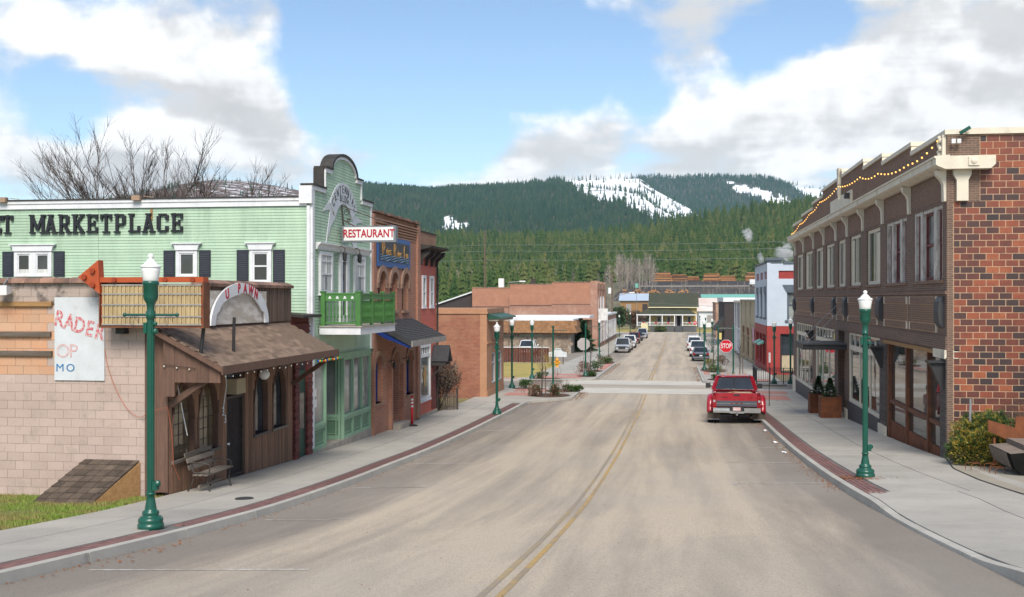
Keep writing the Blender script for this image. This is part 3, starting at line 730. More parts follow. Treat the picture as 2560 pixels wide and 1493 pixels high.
def hill_mat(name, floor, floor2, lo, hi, scale=.02):
    m, N, L, b = _nodes(name); P = _pos(N, L)
    at = N('ShaderNodeAttribute'); at.attribute_name = 'snow'
    n = _noise(N, L, P, scale, 8, .7)
    f = _range(N, L, _math(N, L, 'ADD', at.outputs['Fac'], _math(N, L, 'MULTIPLY', _math(N, L, 'SUBTRACT', n, .5), 1.7)), lo, hi)
    base = _mix(N, L, _range(N, L, _noise(N, L, P, scale * 3, 6, .65), .4, .6), floor, floor2)
    L(_mix(N, L, f, base, (.86, .88, .92)), b.inputs['Base Color']); b.inputs['Roughness'].default_value = .95
hill_mat('hill_floor', (.034, .045, .024), (.06, .06, .034), .46, .60, .012)
hill_mat('hill_scrub', (.085, .062, .048), (.15, .085, .058), .42, .56, .03)
CUT = [(1385, 428), (1500, 428), (1606, 426), (1620, 456), (1668, 482), (1745, 526), (1722, 548), (1672, 552), (1622, 540), (1590, 520), (1550, 502), (1505, 506), (1455, 482), (1410, 456)]
CUT2 = [(1108, 540), (1125, 536), (1150, 552), (1185, 560), (1160, 575), (1110, 572)]
CUT3 = [(1806, 446), (1856, 460), (1905, 474), (1980, 498), (1966, 516), (1930, 524), (1908, 496), (1846, 480)]
H1 = Hill([(-900, 630), (700, 618), (1090, 616), (1380, 612), (1500, 604), (1620, 588), (1700, 572), (1800, 552), (1950, 532), (2020, 522), (2100, 506), (2300, 496), (2700, 506), (3600, 560)], 1500, 640, 6, -900, 3600, 1.25, .6)
H2 = Hill([(-1200, 580), (0, 560), (300, 520), (700, 505), (900, 472), (1019, 477), (1081, 481), (1138, 472), (1210, 468), (1305, 459), (1352, 452), (1400, 444), (1495, 442), (1600, 440), (1640, 472), (1690, 500), (1740, 528), (1800, 560), (2000, 640), (2600, 700)], 3600, 1500, 40, -1200, 2600, 1.05, .9)
H3 = Hill([(1100, 540), (1400, 490), (1560, 450), (1605, 440), (1643, 438), (1700, 443), (1757, 438), (1829, 443), (1900, 444), (1948, 452), (1976, 466), (2010, 490), (2067, 512), (2400, 580), (2900, 640)], 5200, 3200, 120, 1100, 2900, 1.0, .6)
H4 = Hill([(1700, 520), (1900, 474), (1950, 454), (2040, 464), (2062, 463), (2100, 456), (2140, 448), (2300, 458), (2600, 500), (3200, 560)], 7200, 4800, 150, 1700, 3200, 1.0, .3)
H5 = Hill([(-1500, 530), (-600, 520), (0, 508), (176, 502), (245, 496), (327, 485), (424, 467), (473, 457), (539, 450), (604, 452), (653, 459), (718, 470), (761, 480), (850, 520), (950, 590), (1100, 680), (1500, 720)], 2800, 900, 15, -1500, 1500, 1.1, .5)
hb = 1.6
s2 = lambda x, y, t: .70 if (t < 1.06 and (inpoly(x + 9 * math.sin(y * .9) + 5 * math.sin(x * .31), y + 4 * math.sin(x * .23), CUT) or inpoly(x, y, CUT2))) else .1
s3 = lambda x, y, t: .70 if (t < 1.06 and inpoly(x + 8 * math.sin(y * .8), y + 4 * math.sin(x * .2), CUT3)) else .14
s5 = lambda x, y, t: .40 if 540 < x < 740 else .28
H1.build('hill_floor'); H2.build('hill_floor', s2, 380, 70); H3.build('hill_floor', s3, 420, 70); H4.build('hill_floor', lambda x, y, t: .95, 60, 16); H5.build('hill_scrub', s5, 120, 30)
# tree forms for the far forest
PROTO = {}
def proto_set(key, objs):
    c = bpy.data.collections.new('forms_' + key)
    for o in objs: c.objects.link(o)
    PROTO[key] = c
def conifer_form(seed, mats, tiers=7, spread=.20, n=7):
    rnd = random.Random(seed); b = MB(); b.tube([(0, 0, 0), (0, 0, .9)], [.018, .004], 4)
    b.m = 1; z = rnd.uniform(.04, .12)
    for i in range(tiers):
        f = i / tiers; r = spread * (1 - f) ** .85 * rnd.uniform(.8, 1.15) + .012; z0 = z + (1 - z) * f; z1 = min(1.0, z0 + (1.25 / tiers) * rnd.uniform(.9, 1.2))
        ox, oy = rnd.uniform(-.015, .015), rnd.uniform(-.015, .015); top = b.pv((ox, oy, z1)); ph = rnd.uniform(0, 6)
        ring = []
        for k in range(2 * n):
            a = ph + math.pi * k / n; rr = r * (rnd.uniform(.85, 1.2) if k % 2 == 0 else rnd.uniform(.45, .65)); ring.append(b.pv((ox + rr * math.cos(a), oy + rr * math.sin(a), z0 - (.03 if k % 2 == 0 else 0) + rnd.uniform(-.01, .01))))
        for k in range(2 * n): b.face((ring[k], ring[(k + 1) % (2 * n)], top))
    return bpy.data.objects.new('conifer_form', b.mesh('conifer_form', mats))
def bare_form(seed, m, up=.75, n=26):
    rnd = random.Random(seed); b = MB(); b.tube([(0, 0, 0), (rnd.uniform(-.02, .02), 0, .5), (0, 0, 1)], [.012, .008, .002], 4)
    for i in range(n):
        z = rnd.uniform(.22, .9); a = rnd.uniform(0, 6.28); l = .30 * (1.05 - z) * rnd.uniform(.6, 1.2) + .05
        p = Vector((0, 0, z)); q = p + Vector((math.cos(a) * l * .55, math.sin(a) * l * .55, l * up)); b.tube([p, q], [.005, .0015], 3, False)
        for _ in range(4):
            e = p.lerp(q, rnd.uniform(.3, 1)); b.tube([e, e + Vector((rnd.uniform(-1, 1), rnd.uniform(-1, 1), rnd.uniform(.3, 1.4))) * l * .3], [.003, .001], 3, False)
    return bpy.data.objects.new('bare_form', b.mesh('bare_form', m))
def forest_mat(name, a, b2, c):
    m, N, L, b = _nodes(name); oi = N('ShaderNodeObjectInfo'); P = _pos(N, L)
    cr = N('ShaderNodeValToRGB'); e = cr.color_ramp; e.elements[0].color = (*a, 1); e.elements[1].color = (*c, 1); q = e.elements.new(.55); q.color = (*b2, 1)
    L(_math(N, L, 'ADD', _math(N, L, 'MULTIPLY', oi.outputs['Random'], .75), _range(N, L, _noise(N, L, P, .02, 4, .6), .35, .65, -.1, .35)), cr.inputs[0])
    L(cr.outputs[0], b.inputs['Base Color']); b.inputs['Roughness'].default_value = .85; b.inputs['Specular IOR Level'].default_value = .15
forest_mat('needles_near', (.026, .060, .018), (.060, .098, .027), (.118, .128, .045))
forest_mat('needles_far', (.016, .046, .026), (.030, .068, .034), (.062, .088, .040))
mat('bare_pale', (.36, .32, .27), (.26, .22, .18), scale=.05, rough=1, bump=0, rnd=.3)
proto_set('near', [conifer_form(i, ['bark', 'needles_near'], 8, .17 + .03 * (i % 3), 6) for i in range(5)])
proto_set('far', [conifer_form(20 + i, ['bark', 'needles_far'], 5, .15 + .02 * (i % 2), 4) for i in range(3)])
proto_set('bare', [bare_form(40 + i, 'bare_pale') for i in range(3)])
def scatter(name, label, pts, sc, key):
    me = bpy.data.meshes.new(name); me.from_pydata([tuple(p) for p in pts], [], [])
    a = me.attributes.new('s', 'FLOAT', 'POINT'); a.data.foreach_set('value', sc)
    o = put(name, me); tag(o, label, 'forest', kind='stuff')
    ng = bpy.data.node_groups.new(name, 'GeometryNodeTree')
    ng.interface.new_socket('Geometry', in_out='INPUT', socket_type='NodeSocketGeometry'); ng.interface.new_socket('Geometry', in_out='OUTPUT', socket_type='NodeSocketGeometry')
    N = ng.nodes.new; L = ng.links.new
    gi = N('NodeGroupInput'); go = N('NodeGroupOutput'); iop = N('GeometryNodeInstanceOnPoints'); ci = N('GeometryNodeCollectionInfo')
    ci.inputs['Collection'].default_value = PROTO[key]; ci.inputs['Separate Children'].default_value = True; ci.inputs['Reset Children'].default_value = True
    iop.inputs['Pick Instance'].default_value = True
    na = N('GeometryNodeInputNamedAttribute'); na.data_type = 'FLOAT'; na.inputs[0].default_value = 's'
    rv = N('FunctionNodeRandomValue'); rv.data_type = 'FLOAT_VECTOR'; rv.inputs[0].default_value = (-.05, -.05, 0); rv.inputs[1].default_value = (.05, .05, 6.28)
    ri = N('FunctionNodeRandomValue'); ri.data_type = 'INT'; ri.inputs[4].default_value = 0; ri.inputs[5].default_value = len(PROTO[key].objects) - 1
    L(gi.outputs[0], iop.inputs['Points']); L(ci.outputs[0], iop.inputs['Instance']); L(na.outputs[0], iop.inputs['Scale']); L(rv.outputs[0], iop.inputs['Rotation'])
    L([x for x in ri.outputs if x.type == 'INT'][0], iop.inputs['Instance Index']); L(iop.outputs[0], go.inputs[0])
    md = o.modifiers.new('scatter', 'NODES'); md.node_group = ng
    return o
def grow(h, px0, px1, t0, t1, n, keep, lo, hi, seed):
    rnd = random.Random(seed); P = []; Sx = []
    for _ in range(n):
        px = rnd.uniform(px0, px1); t = rnd.uniform(t0, t1); p = h.pt(px, t); q = h.seen(p)
        if rnd.random() > keep(q[0], q[1], t): continue
        P.append((p[0] + rnd.uniform(-3, 3), p[1] + rnd.uniform(-3, 3), p[2] - .4)); Sx.append(rnd.uniform(lo, hi) * rnd.uniform(.75, 1.1))
    return P, Sx
P, s_ = grow(H1, 640, 2400, .0, 1.05, 15500, lambda x, y, t: 1, 9, 27, 1); scatter('forest', 'green conifer forest covering the low slope behind the town', P, s_, 'near')
k2 = lambda x, y, t: (.085 if inpoly(x + 9 * math.sin(y * .9) + 5 * math.sin(x * .31), y + 4 * math.sin(x * .23), CUT) else .12 if inpoly(x, y, CUT2) else 1) * (.1 if t > 1.0 and 1400 < x < 1605 else 1)
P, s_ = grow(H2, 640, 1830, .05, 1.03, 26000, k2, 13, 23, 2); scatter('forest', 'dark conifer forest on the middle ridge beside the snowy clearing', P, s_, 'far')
k3 = lambda x, y, t: (.06 if inpoly(x, y, CUT3) else 1)
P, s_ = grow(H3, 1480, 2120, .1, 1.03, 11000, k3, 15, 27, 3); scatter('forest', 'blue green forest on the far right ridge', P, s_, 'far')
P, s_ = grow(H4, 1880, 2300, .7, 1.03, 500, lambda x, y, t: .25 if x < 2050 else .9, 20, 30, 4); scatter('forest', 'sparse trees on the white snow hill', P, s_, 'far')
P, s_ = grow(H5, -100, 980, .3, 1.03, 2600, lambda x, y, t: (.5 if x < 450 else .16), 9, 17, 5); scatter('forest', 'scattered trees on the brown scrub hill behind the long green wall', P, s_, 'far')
P, s_ = grow(H1, 1040, 1660, .0, .22, 900, lambda x, y, t: 1, 12, 20, 6); scatter('forest', 'pale leafless birches along the foot of the forest', P, s_, 'bare')
# dead snags on the ridge of the clearing
P, s_ = grow(H2, 1385, 1600, .97, 1.02, 40, lambda x, y, t: 1, 14, 26, 9); scatter('forest', 'bare snags standing on the ridge above the snowy clearing', P, s_, 'bare')
# ================================================================ BUILDINGS, LEFT SIDE
def face_rot(k, roll=0):
    M = Matrix.Rotation({'x': R(90), 'y': 0, '-x': R(-90)}[k], 3, 'Z') @ Matrix.Rotation(R(90), 3, 'X') @ Matrix.Rotation(roll, 3, 'Z')
    return M.to_euler()
TLx = lambda x: (lambda u, n, z: (x + n, u, z))
TRx = lambda x: (lambda u, n, z: (x - n, u, z))
TYm = lambda y: (lambda u, n, z: (u, y - n, z))
TL = TLx(LF); TR = TRx(RF)
def window(par, T, u0, u1, z0, z1, fm, pm, n0=0, n1=.05, fw=.07, vs=(), hs=(), mw=.035, sill=None, pn=None, name='window', bot=True):
    f = MB(T); f.box(u0, u0 + fw, n0, n1, z0, z1); f.box(u1 - fw, u1, n0, n1, z0, z1); f.box(u0 + fw, u1 - fw, n0, n1 - .004, z1 - fw, z1)
    if bot: f.box(u0 + fw, u1 - fw, n0, n1 - .004, z0, z0 + fw)
    for v in vs: f.box(v - mw / 2, v + mw / 2, n0, n1 - .008, z0 + fw * bot, z1 - fw)
    for h in hs: f.box(u0 + fw, u1 - fw, n0, n1 - .014, h - mw / 2, h + mw / 2)
    w = f.build(name, fm, par)
    pn = (n0 + n1) / 2 - .012 if pn is None else pn
    us = [u0 + fw] + sorted(vs) + [u1 - fw]
    for a, b in zip(us, us[1:]):
        MB(T).box(a, b, pn - .008, pn, z0 + fw * bot, z1 - fw).build('pane', pm, w)
    if sill: MB(T).box(u0 - .05, u1 + .05, n0, n1 + sill, z0 - .06, z0).build('sill', fm, w)
    return w
def boards_h(par, T, u0, u1, z0, z1, h, m, n0=.0, name='siding_board', span=None, lap=.016):
    """horizontal lapped siding, one object to a board; span(z) -> list of (a, b)"""
    cache = {}; z = z0
    while z < z1 - .01:
        t = min(h, z1 - z)
        for a, b in (span(z + t / 2) if span else [(u0, u1)]):
            if b - a < .03: continue
            k = (round(a, 3), round(b, 3), round(t, 3))
            if k not in cache:
                q = MB(T); q.hexa([(a, n0, 0), (b, n0, 0), (b, n0 + lap, 0), (a, n0 + lap, 0)], [(a, n0, t - .002), (b, n0, t - .002), (b, n0 + .003, t - .002), (a, n0 + .003, t - .002)])
                cache[k] = q.mesh(name, m, ORG[par.name])
            o = put(name, cache[k], par); o.location = (0, 0, z)
        z += h
def boards_v(par, T, u0, u1, w, zfun, m, n0, n1, name='board', gap=.008):
    """vertical boards; zfun(u) -> list of (z0, z1) runs"""
    u = u0
    while u < u1 - .02:
        b = min(u + w, u1)
        for z0, z1 in zfun(u, b):
            if z1 - z0 > .03: MB(T).box(u + gap / 2, b - gap / 2, n0, n1 + random.uniform(-.003, .003), z0, z1).build(name, m, par)
        u += w
# ---------------------------------------------------------------- pawn shop
PY0, PY1 = 23.25, 31.35
pw = thing('pawn_shop', 'brown boarded shop with shingled canopy and pale painted concrete block side wall', 'shop', (-14, 27, .7))
TS = TYm(PY0)
MB().box(-22, -11.96, PY0 - .011, 31.3, .3, 5.80).build('wall', 'mortar_pink', pw)
bl = {m: MB().box(-.1965, .1965, -.02, .03, -.0965, .0965).mesh('block', m) for m in ('block_paint', 'block_orange', 'block_top')}
hf = {m: MB().box(-.0965, .0965, -.02, .03, -.0965, .0965).mesh('block', m) for m in ('block_paint', 'block_orange', 'block_top')}
row = 0; z = .74
while z < 5.86:
    x = -12.16 if row % 2 == 0 else -12.36
    zc = z + .1
    def bm_of(x): return 'block_top' if zc > 5.42 else 'block_orange' if (x < -14.25 and 3.72 < zc < 5.4) else 'block_paint'
    if row % 2: put('block', hf[bm_of(-12.06)], pw, (-12.06, PY0, zc))
    while x > -16.3:
        put('block', bl[bm_of(x)], pw, (x, PY0 + random.uniform(-.003, .003), zc), (0, random.uniform(-.004, .004), 0)); x -= .4
    z += .2; row += 1
brick('block_tex', (.42, .33, .29), (.40, .31, .27), (.33, .26, .23), .4, .2, .012, bump=.3)
MB(TS).box(-22, -16.5, -.05, .02, .3, 5.8).build('wall_end', 'block_tex', pw)
for i in range(13):
    x = -16.3 + i * .36
    MB(TS).prism([(-.16 - .0, 5.84), (-.05, 5.98 + .01 * (i % 2)), (.10, 5.95), (.12, 5.86), (.0, 5.85)], 'u', x, x + .35).build('coping_tile', 'clay_tile', pw) if x < -12 else None
MB().box(-22, -11.5, PY0 + .2, 31.2, 5.78, 5.84).build('roof', 'roof_tar', pw)
for z0, x0, x1, mm in ((5.32, -16.2, -14.22, 'raw_wood'), (4.62, -16.2, -14.25, 'old_wood'), (4.18, -16.2, -14.22, 'old_wood')): MB(TS).box(x0, x1, .02, .09, z0, z0 + .11).build('batten', mm, pw)
# front wall of vertical boards round pointed windows
WN = [(23.46, 24.58), (24.8, 25.94), (28.32, 29.3), (29.7, 30.74)]; ZS, ZB, RISE = 2.65, 1.78, .85
MB().box(-12.0, LF - .05, 23.3, 23.45, .9, 4.85).box(-12.0, LF - .05, 31.0, 31.34, .5, 4.9).build('corner_post', 'brown_panel', pw)
MB(TL).wall(23.3, 31.35, .5, 5.82, -.30, -.12, [(a, b, ZB, ZS + RISE) for a, b in WN] + [(26.5, 27.62, .5, 3.55)]).build('back_wall', 'brown_panel', pw)
def pz(u, b):
    c = (u + b) / 2; g = G(LF, c) + .15; top = 4.35
    if 26.48 < c < 27.64: return [(3.6, top)]
    for a, e in WN:
        if a - .02 < c < e + .02:
            h = lambda q: ZS + RISE * math.sqrt(max(0, 1 - min(1, abs(q - (a + e) / 2) / ((e - a) / 2)) ** 1.6))
            return [(g, ZB), (max(h(u), h(b)), top)]
    return [(g, top)]
boards_v(pw, TL, 23.3, 31.32, .118, pz, 'brown_board', -.10, 0)
def gothic(a, e, k=10):
    c, r = (a + e) / 2, (e - a) / 2
    return [(c + r * (1 - 2 * i / k), ZS + RISE * math.sqrt(max(0, 1 - abs(1 - 2 * i / k) ** 1.6))) for i in range(k + 1)]
for i, (a, e) in enumerate(WN):
    pts = gothic(a, e); f = MB(TL)
    for p, q in zip(pts, pts[1:]): f.hexa([(p[0], -.12, p[1]), (p[0], .025, p[1]), (q[0], .025, q[1]), (q[0], -.12, q[1])], [(p[0], -.12, p[1] + .07), (p[0], .025, p[1] + .07), (q[0], .025, q[1] + .07), (q[0], -.12, q[1] + .07)])
    f.box(a - .04, a + .03, -.12, .02, ZB, ZS); f.box(e - .03, e + .04, -.12, .02, ZB, ZS)
    w = f.build('window', 'brown_panel', pw)
    MB(TL).prism([(a + .03, ZB)] + [(e - .03, ZB)] + pts, 'n', -.14, -.13).build('pane', 'glass_amber' if i < 2 else 'glass_dark', w)
    MB(TL).box(a - .08, e + .08, -.10, .06, ZB - .07, ZB).build('sill', 'old_wood_y', w)
    lead = MB(TL)
    if i < 2:
        for k in range(1, 4): lead.box(a + (e - a) * k / 4 - .008, a + (e - a) * k / 4 + .008, -.13, -.118, ZB, ZS + .4)
        for k in range(1, 6): lead.box(a + .03, e - .03, -.13, -.12, ZB + k * .26, ZB + k * .26 + .014)
        lead.build('glazing_bar', 'iron', w)
# security door
g0 = G(LF, 27) + .15
dr = MB(TL); dr.box(26.52, 27.6, -.16, -.12, g0 - .1, 2.95); door = dr.build('door', 'dark_wall', pw)
fr = MB(TL); fr.box(26.5, 26.56, -.1, -.02, g0, 2.97).box(27.56, 27.62, -.1, -.02, g0, 2.97).box(26.56, 27.56, -.1, -.024, 2.9, 2.97).box(26.56, 27.56, -.1, -.024, g0, g0 + .07); fr.build('grille_frame', 'iron', door)
for k in range(1, 11): MB(TL).tube([(26.56 + k * .091, -.06, g0 + .05), (26.56 + k * .091, -.06, 2.92)], .009, 4).build('grille_bar', 'iron', door)
sc = MB(TL)
for sx in (-1, 1):
    for s0 in (-1, 1):
        sc.tube([(27.06 + sx * (.02 + .16 * math.sin(t * 2.6)), -.045, 1.9 + s0 * (.08 + .42 * t)) for t in [i / 8 for i in range(9)]], .012, 4)
sc.build('scrollwork', 'iron', door); MB(TL).ball((26.62, -.02, 1.75), .05).build('door_knob', 'chrome', door)
MB(TL).box(26.52, 27.6, -.2, -.18, 2.97, 3.58).build('transom', 'glass_dark', pw); MB(TL).box(26.7, 27.3, -.1, .18, 3.02, 3.42).build('air_conditioner', 'stucco_tan', pw)
# canopy: frame, shingles one by one, end boards, braces
CX0, CZ0, CX1, CZ1 = -11.62, 4.86, -9.95, 3.98
rf = MB(); rf.prism([(CX0, CZ0 - .12), (CX1, CZ1 - .12), (CX1, CZ1 - .01), (CX0, CZ0 - .01)], 'n', 22.85, 31.15)
can = rf.build('canopy', 'brown_panel', pw)
sl = math.atan2(CZ1 - CZ0, CX1 - CX0); Ls = math.hypot(CX1 - CX0, CZ1 - CZ0)
tab = MB().box(-.004, .155, -.160, .160, 0, .012).mesh('shingle', 'shingle'); n_sh = 0; rest = MB()
for j in range(26):
    for i in range(15):
        d0 = i * .125; y = 22.87 + .16 + j * .325 + (.16 if i % 2 else 0)
        if y > 31.05: continue
        x, z = CX0 + math.cos(sl) * d0, CZ0 + math.sin(sl) * d0
        if n_sh < 298: put('shingle', tab, can, (x, y, z + .004 + random.uniform(0, .004)), (0, -sl + .06, 0)); n_sh += 1
        else:
            ca, sa = math.cos(-sl + .06), math.sin(-sl + .06); P = []
            for yy in (y - .16, y + .16):
                for lx in (0, .155): P.append((x + ca * lx, yy, z + .016 - sa * lx + random.uniform(0, .003)))
            rest.quad(P[0], P[1], P[3], P[2])
tag(rest.build('shingle_rows', 'shingle', can), kind='stuff')
MB().box(CX1 - .0, CX1 + .04, 22.83, 31.17, CZ1 - .17, CZ1 + .02).build('fascia', 'brown_panel', can)
for k in range(7):   # end boards under the gable of the canopy
    x0 = -11.93 + k * .27; x1 = x0 + .265; zt = lambda x: CZ0 + (max(x, CX0) - CX0) * math.tan(sl) - .13
    zb = lambda x: 3.62 + .0 * x if x > -11.2 else 1.1 if x < -11.4 else 3.3
    MB().prism([(x0, zb(x0 + .01)), (x1, zb(x0 + .01)), (x1, zt(x1)), (x0, zt(x0))], 'n', 22.98 if x0 > -11.4 else 23.2, 23.03 if x0 > -11.4 else 23.26).build('end_board', 'brown_panel', pw)
MB().bar((-11.36, 23.3, 3.08), (-10.15, 23.05, 3.86), .10, .14).build('brace', 'brown_panel', pw)
MB().bar((-11.36, 31.25, 2.95), (-10.02, 31.05, 3.85), .09, .12).build('brace', 'brown_panel', pw)
# false front: slats, plywood, coping tiles
MB().box(-11.75, -11.46, 25.0, 31.33, 4.8, 5.80).build('false_front', 'brown_panel', pw)
boards_v(pw, TL, 25.0, 31.3, .088, lambda u, b: [(4.84, 5.80)], 'slat_wood', -.06, -.03, 'slat')
MB(TL).box(25.3, 29.22, -.03, .0, 4.84, 5.70).build('plywood_panel', 'plywood', pw)
for k in range(14): MB(TL).prism([(-.34, 5.80), (-.15, 5.97), (.05, 5.88), (.04, 5.80)], 'u', 24.95 + k * .455, 24.95 + k * .455 + .45).build('coping_tile', 'clay_tile', pw)
gl = MB(TL); gl.ball((28.5, .22, 3.42), .15, 14, 8); gl.build('globe_lamp', 'lamp_glass', pw)
text('house_number', '3', .30, .02, 'sign_white', pw, (LF + .02, 26.22, 2.62), ROT_XP); text('house_number', '3', .30, .02, 'sign_white', pw, (LF + .02, 26.34, 2.42), ROT_XP)
MB(TL).box(23.3, 31.3, -.3, .08, .3, .0 + .55).build('footing', 'stone_step', pw)
# signs on and over the pawn shop
sg = thing('painted_sign', 'white board with faded red lettering on the pale block wall', 'sign', (-13.5, 23.2, 3.6))
MB(TS).box(-14.16, -12.93, .025, .055, 3.62, 5.53).build('board', 'white_board', sg)
for i, ch in enumerate('RADER'):
    t = i / 4; text('letter', ch, .50, .004, 'red_faded', sg, (-14.04 + .25 * i, PY0 - .060, 5.02 - .30 * t), face_rot('y', -.20), sx=.74, bold=.012)
for i, ch in enumerate('OP'): text('letter', ch, .44, .004, 'red_faint', sg, (-13.95 + .26 * i, PY0 - .060, 4.28), ROT_YM)
for i, ch in enumerate('MO'): text('letter', ch, .25, .004, 'blue_letter', sg, (-14.02 + .26 * i, PY0 - .060, 3.90), ROT_YM, sx=1.1)
sg = thing('arrow_sign', 'large weathered yellow box sign with orange frame and arrow over the canopy', 'sign', (-11.5, 22.9, 4.8))
SX0, SX1, SZ0, SZ1, SY0, SY1 = -12.76, -10.34, 4.83, 5.86, 22.72, 23.02
fr = MB(); fr.box(SX0, SX1, SY0 + .03, SY1, SZ0 + .04, SZ1 - .04).build('box', 'orange_dark', sg)
f = MB(); f.box(SX0 - .03, SX1 + .03, SY0 - .02, SY1 + .02, SZ0 + .015, SZ0 + .05).box(SX0 - .03, SX0 - .0, SY0 - .016, SY1 + .016, SZ0 + .05, SZ1).box(SX1 - .0, SX1 + .03, SY0 - .016, SY1 + .016, SZ0 + .05, SZ1); f.build('frame', 'rust_frame', sg)
c = MB(); n = 46
for i in range(n):
    x0 = SX0 + .04 + (SX1 - SX0 - .08) * i / n; x1 = SX0 + .04 + (SX1 - SX0 - .08) * (i + 1) / n; k = (0, .012)[i % 2]
    c.box(x0 + .004, x1 - .004, SY0 + k, SY0 + .04, SZ0 + .07, SZ1 - .05)
c.build('corrugated_panel', 'corrugated', sg)
for zz in (SZ0 + .09, 5.10, 5.36, 5.60, SZ1 - .06): MB().box(SX0 + .03, SX1 - .02, SY0 - .012, SY0 + .0, zz - .016, zz + .016).build('strip', 'grey_strip', sg)
f = MB(); f.box(SX0 - .02, SX1 + .03, SY0 - .03, SY1 - .05, SZ1 + .0, SZ1 + .115); f.build('arrow_shaft', 'orange_paint', sg)
f = MB(); f.prism([(-13.27, 5.98), (-12.78, 6.36), (-12.74, 5.60)], 'n', SY0 - .06, SY0 + .16); ah = f.build('arrow_head', 'orange_paint', sg)
for x, z in ((-13.10, 5.98), (-12.9, 6.12), (-12.9, 5.80)): MB().lathe([(.06, -.05), (.055, 0), (.02, .03)], (x, SY0 - .065, z), 12, 'y').build('lamp_socket', 'orange_dark', ah)
for x in (-12.4, -11.2, -10.55): MB().lathe([(.055, -.04), (.05, 0), (.02, .03)], (x, SY0 - .035, SZ1 + .058), 12, 'y').build('lamp_socket', 'orange_dark', sg)
MB().tube([(-10.42, 22.95, 4.83), (-10.52, 23.0, 4.2)], .045, 8).tube([(-10.40, 24.6, 5.05), (-10.42, 24.6, 4.2)], .04, 8).build('support_pole', 'dark_steel', sg)
MB().box(-12.55, -12.35, 23.0, 23.3, 4.7, 4.84).box(-11.8, -11.6, 23.0, 23.3, 4.72, 4.84).build('wall_bracket', 'dark_steel', sg)
sg = thing('arch_sign', 'white arched sign reading U PAWN on the false front', 'sign', (-11.3, 27.3, 4.83))
c, r, rise, k = 27.3, 1.92, 1.08, 28
m = MB(TL)
for i in range(k):
    a0, a1 = math.pi * i / k, math.pi * (i + 1) / k
    wI = lambda a: .30 + .09 * abs(math.sin(2.5 * a)) - (.04 if abs(a - math.pi / 2) < .1 else 0) if .35 < a < 2.8 else .26
    P = lambda a, e: (c + (r - e) * math.cos(a), 4.83 + (rise - e * .8) * math.sin(a))
    m.prism([P(a0, wI(a0)), P(a0, 0), P(a1, 0), P(a1, wI(a1))], 'n', .02, .075)
m.build('arch_board', 'white_trim', sg)
for i, ch in enumerate('U PAWN'):
    if ch == ' ': continue
    ang = .58 - i * .232
    yy = c - (r - .17) * math.sin(ang); zz = 4.83 + (rise - .15) * math.cos(ang)
    text('letter', ch, .36, .012, 'red_letter', sg, (LF + .083, yy, zz), face_rot('x', ang * .45), sx=.9, bold=.006)
fl = thing('flood_light', 'small grey flood lamp at the top of the block wall', 'lamp', (-15.3, 23.2, 5.7))
MB().bar((-15.3, 23.2, 5.98), (-15.3, 23.0, 5.82), .03).build('bracket', 'galv', fl)
MB().hexa([(-15.46, 22.86, 5.58), (-15.14, 22.86, 5.58), (-15.18, 23.12, 5.62), (-15.42, 23.12, 5.62)], [(-15.46, 22.86, 5.80), (-15.14, 22.86, 5.80), (-15.18, 23.12, 5.76), (-15.42, 23.12, 5.76)]).build('housing', 'light_box', fl)
# hatch, bench, cords
ht = thing('cellar_hatch', 'slanted cellar hatch of brown shingles against the block wall', 'hatch', (-13, 22.6, .8))
A, B_, Cc, D_ = (-14.06, 22.05, .95), (-12.62, 22.05, .97), (-12.06, 23.2, 1.80), (-13.40, 23.2, 1.80)
mid = lambda p, q, t: tuple(p[i] + (q[i] - p[i]) * t for i in range(3))
hb_ = MB(); hb_.hexa([A, B_, (-12.06, 23.2, .8), (-13.4, 23.2, .8)], [(A[0], A[1], A[2] + .01), (B_[0], B_[1], B_[2] + .01), (Cc[0], Cc[1], Cc[2] - .03), (D_[0], D_[1], D_[2] - .03)]); hb_.build('frame', 'raw_wood', ht)
for i in range(8):
    for j in range(6):
        t0, t1 = i / 8, (i + 1.1) / 8 if i != 3 else (i + .93) / 8; o = .09 if i % 2 else 0
        s0, s1 = max(0, (j - o) / 5.5), min(1, (j + 1 - o) / 5.5)
        if s1 - s0 < .02: continue
        P = [mid(mid(A, D_, t), mid(B_, Cc, t), s) for t, s in ((t0, s0 + .006), (t0, s1 - .006), (min(1, t1), s1 - .006), (min(1, t1), s0 + .006))]
        up = .035 - .02 * 1; lift = [.045, .045, .022, .022]
        MB().hexa([(p[0], p[1] - .01, p[2] + .005) for p in P], [(p[0], p[1] - .015, p[2] + l) for p, l in zip(P, lift)]).build('shingle', 'hatch_shingle', ht)
be = thing('bench', 'weathered slatted bench with iron legs below the pawn shop windows', 'bench', (-11.0, 24.6, .95))
by0, by1 = 23.7, 25.15; bz = lambda y: G(-10.9, y) + .14; b0 = bz(24.7)
for k in range(3): MB().box(-10.98 + k * .13 - .05, -10.98 + k * .13 + .06, by0, by1, b0 + .43, b0 + .46).build('seat_slat', 'old_wood_y', be)
for k, h in enumerate((.56, .72)): MB().hexa([(-11.13 - .04 * k, by0, b0 + h), (-11.09 - .04 * k, by0, b0 + h), (-11.09 - .04 * k, by1, b0 + h), (-11.13 - .04 * k, by1, b0 + h)], [(-11.16 - .04 * k, by0, b0 + h + .1), (-11.12 - .04 * k, by0, b0 + h + .1), (-11.12 - .04 * k, by1, b0 + h + .1), (-11.16 - .04 * k, by1, b0 + h + .1)]).build('back_slat', 'old_wood_y', be)
MB(TLx(-11.24)).prism([(by0, b0 + .86), (by1, b0 + .86), (by1, b0 + .94), (24.95, b0 + .95), (24.7, b0 + 1.02), (24.45, b0 + .95), (by0, b0 + .94)], 'n', 0, .035).build('back_slat', 'old_wood_y', be)
